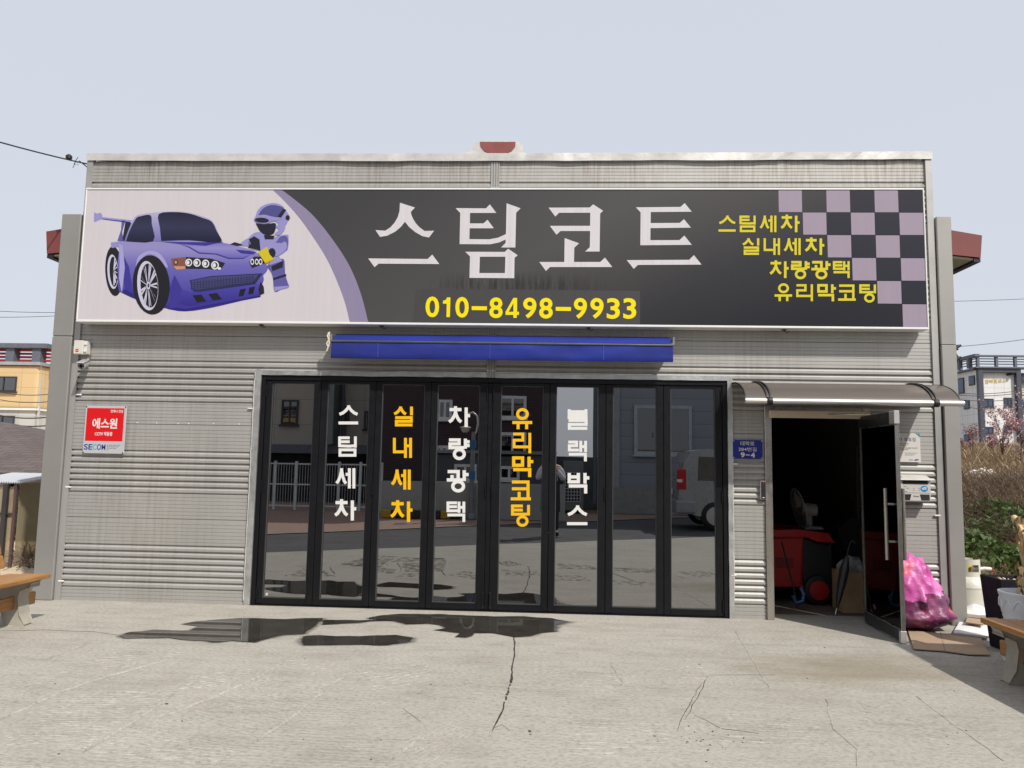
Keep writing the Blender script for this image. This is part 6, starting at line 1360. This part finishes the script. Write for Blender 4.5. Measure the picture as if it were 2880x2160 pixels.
# young blossom trees
def blossom_tree(label, base, H, seed, spread=0.5, pink=0.4, lean=(0, 0)):
    r_ = random.Random(seed); base = Vector(base); tr_ = thing('blossom_tree', label, 'tree', base, 'budding pink trees on the hillside')
    mb = MB(); tips = []
    def grow(p, d, L, rad, lv):
        n = 5; P = [p]; q = p.copy(); dd = d.copy()
        for i in range(n):
            dd = (dd+Vector((r_.gauss(0, .10), r_.gauss(0, .10), r_.gauss(0.05, .06)))).normalized(); q = q+dd*L/n; P.append(q.copy())
            if lv >= 2: tips.append(q.copy())
        mb.tube(P, [rad*(1-0.65*i/n) for i in range(n+1)], 5 if lv == 0 else 4, caps=False)
        if lv < 3:
            for k in range(r_.randint(4, 6) if lv < 2 else 3):
                s = r_.uniform(0.25, 1.0); i = min(n, int(s*n)); a = r_.uniform(0, 6.28)
                nd = (dd+Vector((math.cos(a), math.sin(a), r_.uniform(0.0, 0.5)))*r_.uniform(0.5, 1.0)*spread*1.6).normalized()
                grow(P[i], nd, L*r_.uniform(0.45, 0.7), rad*(1-0.6*s)*0.6, lv+1)
    grow(base-Vector((0, 0, 0.1)), Vector((lean[0], lean[1], 1)).normalized(), H*0.55, 0.016*H, 0)
    mb.build('trunk', m_twig, tr_)
    pts = [t_+Vector((r_.gauss(0, .02), r_.gauss(0, .02), r_.gauss(0, .02))) for t_ in tips for _ in range(2)]
    k = int(len(pts)*pink); r_.shuffle(pts)
    tag(leafcloud(pts[:k], 0.024, r_, 2.0).build('blossoms', m_pink, tr_), kind='stuff'); tag(leafcloud(pts[k:], 0.018, r_, 1.8).build('buds', m_bud, tr_), kind='stuff')
def onhill(px, py_top, Y):
    p = at(px, 1200, Y); return Vector((p.x, Y, hz(p.x, Y))), at(px, py_top, Y).z-hz(p.x, Y)
for k, (px, top, Y, sp, pk2) in enumerate(((2812, 1085, 12.0, .42, .45), (2735, 1150, 14.0, .5, .15), (2866, 1120, 10.0, .55, .65), (2780, 1190, 15.5, .6, .5), (2905, 1060, 12.5, .45, .5), (2700, 1215, 18, .5, .2))):
    b_, H = onhill(px, top, Y); blossom_tree(('tallest budding pink tree before the white building', 'thin leafless sapling next to the workshop pilaster', 'full pink blossoming shrub at the right photo edge', 'low spreading pink shrub between the taller trees', 'pink tree cut by the right photo edge', 'small bare shrub close to the pilaster, far up the slope')[k], b_, H*1.05, 20+k, sp, pk2)
for k in range(12):   # leaning dead canes
    px = (2700, 2712, 2722, 2728, 2748, 2815, 2820, 2838, 2735, 2845, 2770, 2860)[k]; Y = 8+0.6*k; p = at(px, 1330, Y); b_ = Vector((p.x, Y, hz(p.x, Y)-0.05)); d = Vector((rnd.gauss(0, .5), rnd.gauss(0, .3), 1))
    L = rnd.uniform(0.5, 1.1); cn_ = MB().tube([b_, b_+d*L*0.5, b_+d*L+Vector((0.1*rnd.gauss(0, 1), 0, 0))], [0.010, 0.008, 0.004], 5).build('dead_cane', M('cane', (0.36, 0.29, 0.21), 0.8))
    tag(cn_, 'pale dead plant cane sticking up from the dry hillside', 'cane', 'dead canes on the hillside')

# ------------------------------------------------------------------ unseen stand-in block, added to cast the shadow on the yard corner
sd_ = thing('shadow_block', 'grey steel stand-in block added out of view to shade the yard corner', 'stand-in block', (5.0, -3.6, 0))
MB().box(4.12, 5.9, -4.9, -2.42, 0.02, 1.96).build('wall', m_pil, sd_, bevel=0.01); MB().box(4.08, 5.94, -4.94, -2.38, 1.961, 2.02).build('roof', m_trim, sd_)
for k in range(9): MB().box(4.105, 4.1185, -4.85+k*0.27, -4.72+k*0.27, 0.05, 1.93).build('rib', m_trim, sd_)

# ------------------------------------------------------------------ across the road, seen mirrored in the folding door
def RX(px, Y): return rf(px, 1300, Y).x
# grey retaining wall with yellow and black kerb
YR = rg(1200, 1457).y
rw = thing('retaining_wall', 'grey low concrete wall across the road, mirrored in the middle door leaves', 'wall', (RX(1350, YR), YR, 0))
zt_ = rf(1200, 1355, YR).z; MB().box(RX(1075, YR), RX(1590, YR), YR-0.2, YR, 0.0, zt_).build('wall', M('wall_grey', (0.33, 0.34, 0.32), 0.85, 0, 0.1, 1.5), rw); 
kx = RX(1082, YR); k1 = RX(1300, YR); n = 8; m_ky = M('kerb_yellow', (0.50, 0.29, 0.02), 0.7); m_kb = M('kerb_black', (0.03, 0.03, 0.03), 0.7)
kb_ = thing('kerb_stone_row', 'yellow and black striped kerb at the foot of the grey wall', 'kerb', ((kx+k1)/2, YR+0.15, 0))
for k in range(n): a = kx+(k1-kx)*k/n; MB().box(a+0.005, a+(k1-kx)/n-0.005, YR+0.03, YR+0.22, 0.0, 0.20).build('kerb_stone', m_ky if k % 2 == 0 else m_kb, kb_, bevel=0.015)
# white mesh fence on the left
YF = rg(760, 1432).y; fe = thing('mesh_fence', 'white welded mesh fence across the road, mirrored in the left door leaves', 'fence', (RX(850, YF), YF, 0)); m_fe = M('fence_white', (0.60, 0.63, 0.62), 0.5)
fx0_, fx1_ = RX(600, YF), RX(1075, YF); fh = 1.35; nP = 8
for k in range(nP+1): x = fx0_+(fx1_-fx0_)*k/nP; MB().box(x-0.035, x+0.035, YF-0.035, YF+0.035, 0, fh+0.08).build('post', m_fe, fe)
for zz in (0.12, fh*0.55, fh): MB().box(fx0_, fx1_, YF-0.012, YF+0.012, zz-0.02, zz+0.02).build('rail', m_fe, fe)
mb = MB()
for k in range(int((fx1_-fx0_)/0.08)): x = fx0_+k*0.08; mb.box(x-0.004, x+0.004, YF-0.004, YF+0.004, 0.1, fh)
tag(mb.build('mesh_wires', m_fe, fe), kind='stuff')
# beige apartment at left, dark brick house in the middle, blue-grey sided house at right
def house(name, label, x0, x1, Y, h, dep, mat, cat='building'):
    o = thing(name, label, cat, ((x0+x1)/2, Y-dep/2, 0)); MB().box(x0, x1, Y-dep, Y, -0.02, h).build('wall', mat, o); return o
YA = -19.0; m_bei = tilewall('beige_panel', (0.40, 0.37, 0.32), (0.28, 0.26, 0.23), 1.6, 0.9, 0.0)
bh_ = house('beige_apartment', 'beige panelled apartment across the road, mirrored in the two leftmost door leaves', RX(430, YA), RX(1052, YA), YA, 14.0, 10, m_bei)
zz0 = rf(850, 1262, YA).z; MB().box(RX(440, YA), RX(1050, YA), YA+0.01, YA+0.5, zz0-0.15, zz0+0.15).build('canopy_band', m_pg, bh_); MB().box(RX(740, YA), RX(1045, YA), YA+0.005, YA+0.04, 0.0, zz0-0.16).build('ground_floor_shade', m_dark, bh_)  # dark sheet on the solid wall paints the shade of an open ground floor
for x0, y0, x1, y1 in ((795, 1125, 838, 1195), (967, 1143, 982, 1187), (1026, 1155, 1042, 1207), (620, 1125, 700, 1195)):
    p, q = rf(x0, y0, YA), rf(x1, y1, YA); winbox(bh_, (p.x, p.z), (q.x, q.z), YA+0.01, m_wfd, 2, out=1, fw=0.06)
MB().tube([rf(965, 900, YA+0.15), rf(965, 1260, YA+0.15)], 0.07, 6).build('downpipe', m_pg, bh_)
MB().box(RX(925, YA), RX(952, YA), YA+0.01, YA+0.9, zz0+0.16, 13.8).build('stair_bay', M('bay_grey', (0.20, 0.23, 0.22), 0.7), bh_)
YD = -17.0; m_dbr = tilewall('dark_brick', (0.055, 0.032, 0.036), (0.035, 0.022, 0.025), 0.24, 0.09)
db = house('dark_brick_house', 'dark plum brick house across the road, mirrored in the middle door leaves', RX(1058, YD), RX(1556, YD), YD, 9.5, 8, m_dbr)
zg = rf(1300, 1275, YD).z; MB().box(RX(1225, YD), RX(1560, YD), YD+0.006, YD+0.12, 0.0, zg).build('ground_floor_render', M('render_grey', (0.085, 0.09, 0.10), 0.8), db); MB().box(RX(1220, YD), RX(1565, YD), YD+0.006, YD+0.2, zg+0.002, zg+0.10).build('string_course', M('course_grey', (0.25, 0.25, 0.25), 0.8), db)
for x0, y0, x1, y1, n, Yo in ((1231, 1124, 1271, 1181, 2, 0.0), (1405, 1114, 1480, 1178, 2, 0.0), (1405, 1216, 1480, 1280, 2, 0.0), (1226, 1252, 1275, 1273, 3, 0.0), (1280, 1305, 1342, 1352, 2, 0.12), (1404, 1310, 1462, 1350, 2, 0.12), (1150, 1000, 1200, 1060, 2, 0.0)):
    p, q = rf(x0, y0, YD), rf(x1, y1, YD); winbox(db, (p.x, p.z), (q.x, q.z), YD+Yo, m_wf, n, out=1, fw=0.09)
YG = rg(1800, 1446).y; t = NT('lap_siding'); wv = t.new('TexWave', wave_type='BANDS', bands_direction='Z', wave_profile='SAW'); wv.inputs['Scale'].default_value = 0.80; t.link(t.coord(), wv.inputs[0])
t.setp(Base_Color=t.ramp(wv.outputs['Fac'], [(0.0, (0.10, 0.11, 0.125)), (0.06, (0.245, 0.265, 0.295)), (1.0, (0.265, 0.285, 0.315))]), Roughness=0.6); m_lap = t.m
gx0, gx1 = RX(1722, YG), RX(2300, YG)
gh = house('sided_house', 'blue-grey lap sided house across the road, mirrored in the two rightmost door leaves', gx0, gx1, YG, 7.5, 8, m_lap)
zp = rf(1800, 1372, YG).z; MB().box(gx0-0.05, gx1, YG+0.005, YG+0.06, 0, zp).build('plinth', M('plinth_grey', (0.26, 0.27, 0.26), 0.85), gh); MB().box(gx0-0.02, gx0+0.22, YG+0.004, YG+0.05, zp+0.002, 7.4).build('corner_board', M('corner_board', (0.30, 0.32, 0.34), 0.6), gh)
p, q = rf(1784, 1140, YG), rf(1946, 1280, YG); winbox(gh, (p.x, p.z), (q.x, q.z), YG+0.01, M('window_pale', (0.42, 0.45, 0.48), 0.5), 2, out=1, fw=0.10)
for dx in (-0.25, -0.55): MB().tube([(gx0+dx, YG+0.1, 0.3), (gx0+dx, YG+0.1, 7.5)], 0.06, 8).build('downpipe', m_pg, gh)
# heat pump unit between the houses
YU = YG+0.3; u0, u1 = rf(1585, 1295, YU), rf(1640, 1428, YU)
ac = thing('outdoor_unit', 'grey outdoor heat pump unit across the road, mirrored in the sixth door leaf', 'outdoor unit', ((u0.x+u1.x)/2, YU-0.2, 0))
uw = (u0.x, u1.x); MB().box(uw[0], uw[1], YU-0.4, YU, 0.08, u0.z).build('case', M('unit_grey', (0.16, 0.17, 0.17), 0.6), ac, bevel=0.02); MB().box(uw[0]+0.05, uw[1]-0.1, YU+0.001, YU+0.012, 0.35, u0.z-0.35).build('fan_opening', m_dark, ac)
mb = MB()
for k in range(6): x = uw[0]+0.05+(uw[1]-uw[0]-0.15)*k/5; mb.box(x-0.008, x+0.008, YU+0.013, YU+0.022, 0.35, u0.z-0.35)
for k in range(10): z = 0.35+(u0.z-0.7)*k/9; mb.box(uw[0]+0.05, uw[1]-0.1, YU+0.023, YU+0.03, z-0.008, z+0.008)
mb.build('grille', m_fe, ac); MB().box(uw[0]+0.05, uw[1]-0.05, YU-0.35, YU-0.05, 0.0, 0.079).build('feet', m_dark, ac)
MB().box(RX(1560, YU), RX(1722, YU), YU-2.4, YU-2.2, 0, rf(1600, 1282, YU).z).build('yard_wall', M('yard_wall', (0.14, 0.15, 0.15), 0.8), gh)
# street lamp
YL = rg(1325, 1458).y+0.3; L0 = rf(1326, 1458, YL); L0.z = 0; sl = thing('street_lamp', 'grey street lamp with curved arm and hanging shade, mirrored in the fourth door leaf', 'street lamp', L0); m_lp = M('lamp_grey', (0.22, 0.23, 0.24), 0.5, 0.3)
ztop = rf(1328, 1215, YL).z; MB().tube([L0, L0+Vector((0, 0, ztop*0.5)), L0+Vector((0, 0, ztop))], [0.075, 0.065, 0.05], 12).build('pole', m_lp, sl, smooth=50)
MB().lathe([(0.13, 0), (0.13, 0.10), (0.09, 0.16)], L0, 14).build('base', m_lp, sl, smooth=40)
arm = [rf(x, y, YL) for x, y in ((1330, 1228), (1340, 1215), (1345, 1190), (1342, 1170), (1330, 1160), (1318, 1164), (1311, 1180), (1309, 1198))]
MB().tube(arm, 0.028, 8).build('arm', m_alu, sl, smooth=60); hd = rf(1309, 1200, YL); MB().lathe([(0.05, 0.02), (0.15, -0.02), (0.155, -0.03), (0.12, -0.035), (0.11, -0.10), (0.06, -0.155)], hd, 20).build('shade', m_offw, sl, smooth=40)
for y0, y1 in ((1239, 1262), (1325, 1348)): a, b = rf(1326, y0, YL).z, rf(1326, y1, YL).z; MB().lathe([(0.085, b), (0.085, a)], (L0.x, L0.y, 0), 14).build('blue_band', M('band_blue', (0.03, 0.16, 0.34), 0.6), sl, smooth=40)
# van
YV = rg(1950, 1488).y+0.2
vx = RX(1908, YV); van = thing('parked_van', 'silver parked van across the road, mirrored in the rightmost door leaf', 'van', (vx+2.3, YV-0.95, 0)); m_van = M('van_silver', (0.36, 0.38, 0.40), 0.3, 0.55, 0.03, 2)
sidep = [(0.03, 0.42), (0.0, 0.75), (0.04, 1.05), (0.14, 1.60), (0.30, 1.84), (0.60, 1.90), (3.2, 1.90), (3.7, 1.72), (4.35, 1.15), (4.95, 0.98), (5.08, 0.70), (5.05, 0.42), (4.5, 0.30), (0.6, 0.30)]
MB().prism([(vx+x, z) for x, z in sidep], YV-1.85, YV, 'y').build('body', m_van, van, bevel=0.07, seg=3)
for wx in (0.85, 4.1):
    for yy in (YV+0.012, YV-1.862):
        wv_ = MB().lathe([(0.27, -0.11), (0.33, -0.09), (0.33, 0.09), (0.27, 0.11)], n=24).xf(Matrix.Translation((vx+wx, yy-(0.09 if yy > YV-1 else -0.09), 0.33)) @ Matrix.Rotation(R(90), 4, 'X')).build('wheel', m_rub, van, smooth=40)
        MB().lathe([(0.22, -0.118), (0.20, 0.118)], n=20).xf(Matrix.Translation((vx+wx, yy-(0.09 if yy > YV-1 else -0.09), 0.33)) @ Matrix.Rotation(R(90), 4, 'X')).build('rim', m_alu, wv_)
for x0, x1 in ((0.45, 1.65), (1.78, 2.75), (2.88, 3.65)): MB().prism([(vx+x0, 1.15), (vx+x1+(0.35 if x0 > 2.8 else 0), 1.15), (vx+x1, 1.70), (vx+x0+0.03, 1.72)], YV+0.002, YV+0.012, 'y').build('side_window', m_wglass, van, bevel=0.0)
MB().prism([(YV-1.65, 1.15), (YV-0.2, 1.15), (YV-0.28, 1.72), (YV-1.57, 1.72)], vx-0.012, vx-0.002, 'x').xf(Matrix.Translation((0.06, 0, 0)) @ Matrix.Shear('XZ', 4, (0, 0))).build('rear_window', m_wglass, van)
m_tl = M('tail_light', (0.45, 0.015, 0.02), 0.25)
for y0, y1 in ((YV-0.16, YV+0.006), (YV-1.856, YV-1.69)): tl_ = MB().box(vx-0.01, vx+0.20, y0, y1, 0.92, 1.42).build('tail_light', m_tl, van, bevel=0.03, seg=2); MB().box(vx-0.014, vx+0.1, y0+0.03, y1+0.004, 1.10, 1.17).build('reversing_lens', m_white, tl_)
MB().box(vx-0.06, vx+0.4, YV-1.87, YV+0.02, 0.36, 0.68).build('bumper', M('bumper_grey', (0.30, 0.32, 0.34), 0.4, 0.4), van, bevel=0.05, seg=2); MB().box(vx-0.03, vx-0.012, YV-1.2, YV-0.7, 0.80, 0.92).build('number_plate', m_white, van)
# person taking the picture, mirrored between the fifth and sixth leaf
pe = thing('person', 'person in white long-sleeved top and dark apron standing across the yard with raised phone', 'person', (0.02, -8.28, 0))
bx_, by_ = 0.03, -8.30
def skin(name, verts, edges, radii, mat, par, root=0, sub=2):
    me = bpy.data.meshes.new(name); me.from_pydata([Vector(v) for v in verts], edges, []); o = link(name, me, par); me.materials.append(mat)
    md = o.modifiers.new('skin', 'SKIN'); md.use_smooth_shade = True
    for i, s_ in enumerate(me.skin_vertices[0].data): s_.radius = radii[i] if isinstance(radii[i], tuple) else (radii[i], radii[i]); s_.use_root = (i == root)
    if sub: sm = o.modifiers.new('sub', 'SUBSURF'); sm.levels = sub; sm.render_levels = sub
    return o
m_top = M('white_shirt', (0.62, 0.60, 0.68), 0.8, 0, 0.05, 6, 0.3, 12, bdist=0.01); m_apr = M('dark_apron', (0.03, 0.03, 0.038), 0.8); m_skin_ = M('skin_tone', (0.50, 0.31, 0.22), 0.55); m_hair = M('hair_black', (0.012, 0.010, 0.010), 0.5)
V = [(0,0,.95),(0,0,1.10),(0,-.01,1.28),(0,-.01,1.42),(0,.01,1.50),(0,.03,1.60),(0,.03,1.70),
     (-.10,0,.90),(-.11,.01,.50),(-.12,-.02,.09),(-.13,.10,.04),(.10,0,.90),(.11,.01,.50),(.12,-.02,.09),(.13,.10,.04),
     (-.19,-.01,1.41),(-.27,.03,1.16),(-.12,.20,1.36),(-.075,.24,1.43),(.19,-.01,1.41),(.27,.03,1.16),(.12,.20,1.36),(.075,.24,1.43)]
E_ = [(0,1),(1,2),(2,3),(3,4),(4,5),(5,6),(0,7),(7,8),(8,9),(9,10),(0,11),(11,12),(12,13),(13,14),(3,15),(15,16),(16,17),(17,18),(3,19),(19,20),(20,21),(21,22)]
RD = [(.15,.11),(.135,.10),(.16,.11),(.13,.085),.055,(.078,.095),(.06,.075),.085,.06,.045,.04,.085,.06,.045,.04,.065,.05,.038,.03,.065,.05,.038,.03]
body = skin('body', [(bx_+x, by_+y, z) for x, y, z in V], E_, RD, m_skin_, pe)
skin('shirt', [(bx_+x, by_+y, z) for x, y, z in (V[0], V[1], V[2], V[3], V[15], V[16], V[17], V[19], V[20], V[21])], [(0,1),(1,2),(2,3),(3,4),(4,5),(5,6),(3,7),(7,8),(8,9)], [(.17,.13),(.152,.118),(.178,.128),(.145,.10),.085,.066,.052,.085,.066,.052], m_top, pe)
skin('trousers', [(bx_+x, by_+y, z) for x, y, z in (V[0], V[7], V[8], V[9], V[11], V[12], V[13])], [(0,1),(1,2),(2,3),(0,4),(4,5),(5,6)], [(.165,.125),.10,.078,.066,.10,.078,.066], m_apr, pe)
mb = MB(); mb.prism([(bx_-.10, 1.36), (bx_+.10, 1.36), (bx_+.13, 1.15), (bx_+.19, 1.08), (bx_+.20, .50), (bx_-.20, .50), (bx_-.19, 1.08), (bx_-.13, 1.15)], by_+.155, by_+.168, 'y'); mb.build('apron', m_apr, pe, bevel=0.005)
bm_ = bmesh.new(); bmesh.ops.create_icosphere(bm_, subdivisions=4, radius=0.105)
for v in list(bm_.verts):
    v.co = Vector((v.co.x*0.86, v.co.y*1.02, v.co.z*1.12))
bmesh.ops.delete(bm_, geom=[v for v in bm_.verts if v.co.y > 0.045 and v.co.z < 0.045], context='VERTS')
me = bpy.data.meshes.new('hair'); bm_.to_mesh(me); bm_.free(); me.shade_smooth(); me.materials.append(m_hair); ha = link('hair', me, pe); ha.matrix_basis = Matrix.Translation((bx_, by_+0.02, 1.665))
fc = Vector((bx_, by_+0.118, 1.63))
mb = MB().add([fc+Vector((-.014, 0, -.02)), fc+Vector((.014, 0, -.02)), fc+Vector((0, .022, -.018)), fc+Vector((0, .004, .03))], [(0, 1, 2), (0, 2, 3), (1, 3, 2), (0, 3, 1)]); mb.build('nose', m_skin_, pe)
for s in (-1, 1):
    MB().lathe([(0.001, -.006), (.009, 0), (.001, .006)], fc+Vector((s*.03, -.008, .025)), 8).build('eye', m_hair, pe); MB().obox(fc+Vector((s*.084, -.09, 0)), Vector((1, 0, 0)), Vector((0, 1, 0)), UZ, .008, .018, .03).build('ear', m_skin_, pe, bevel=.006)
    hb = Vector((bx_+s*.068, by_+.262, 1.455))
    for k in range(4):
        z = .03-k*.02; hf = skin('finger', [hb+Vector((0, -.01, z-.005)), hb+Vector((s*.012, .022, z)), hb+Vector((-s*.004, .045, z)), hb+Vector((-s*.022, .052, z))], [(0,1),(1,2),(2,3)], [.010,.009,.008,.007], m_skin_, pe, 0, 1)
    skin('thumb', [hb+Vector((0, -.02, .02)), hb+Vector((-s*.014, -.01, .045)), hb+Vector((-s*.02, .012, .058))], [(0,1),(1,2)], [.011,.010,.008], m_skin_, pe, 0, 1)
MB().obox(fc+Vector((0, .0, -.045)), Vector((1, 0, 0)), Vector((0, 1, 0)), UZ, .022, .003, .004).build('mouth', M('lip', (0.35, 0.14, 0.12), 0.5), pe)
ph = MB().obox(Vector((bx_, by_+.30, 1.478)), Vector((1, 0, 0)), Vector((0, 1, 0)), UZ, .075, .004, .037).build('mobile_phone', m_rub, bevel=.003); tag(ph, 'black mobile phone held up by the person across the yard', 'phone')
for s in (-1, 1): MB().obox(Vector((bx_+s*.13, by_+.05, .045)), Vector((1, 0, 0)), Vector((0, 1, 0)), UZ, .05, .135, .043).build('shoe', m_rub, pe, bevel=.03, seg=2)
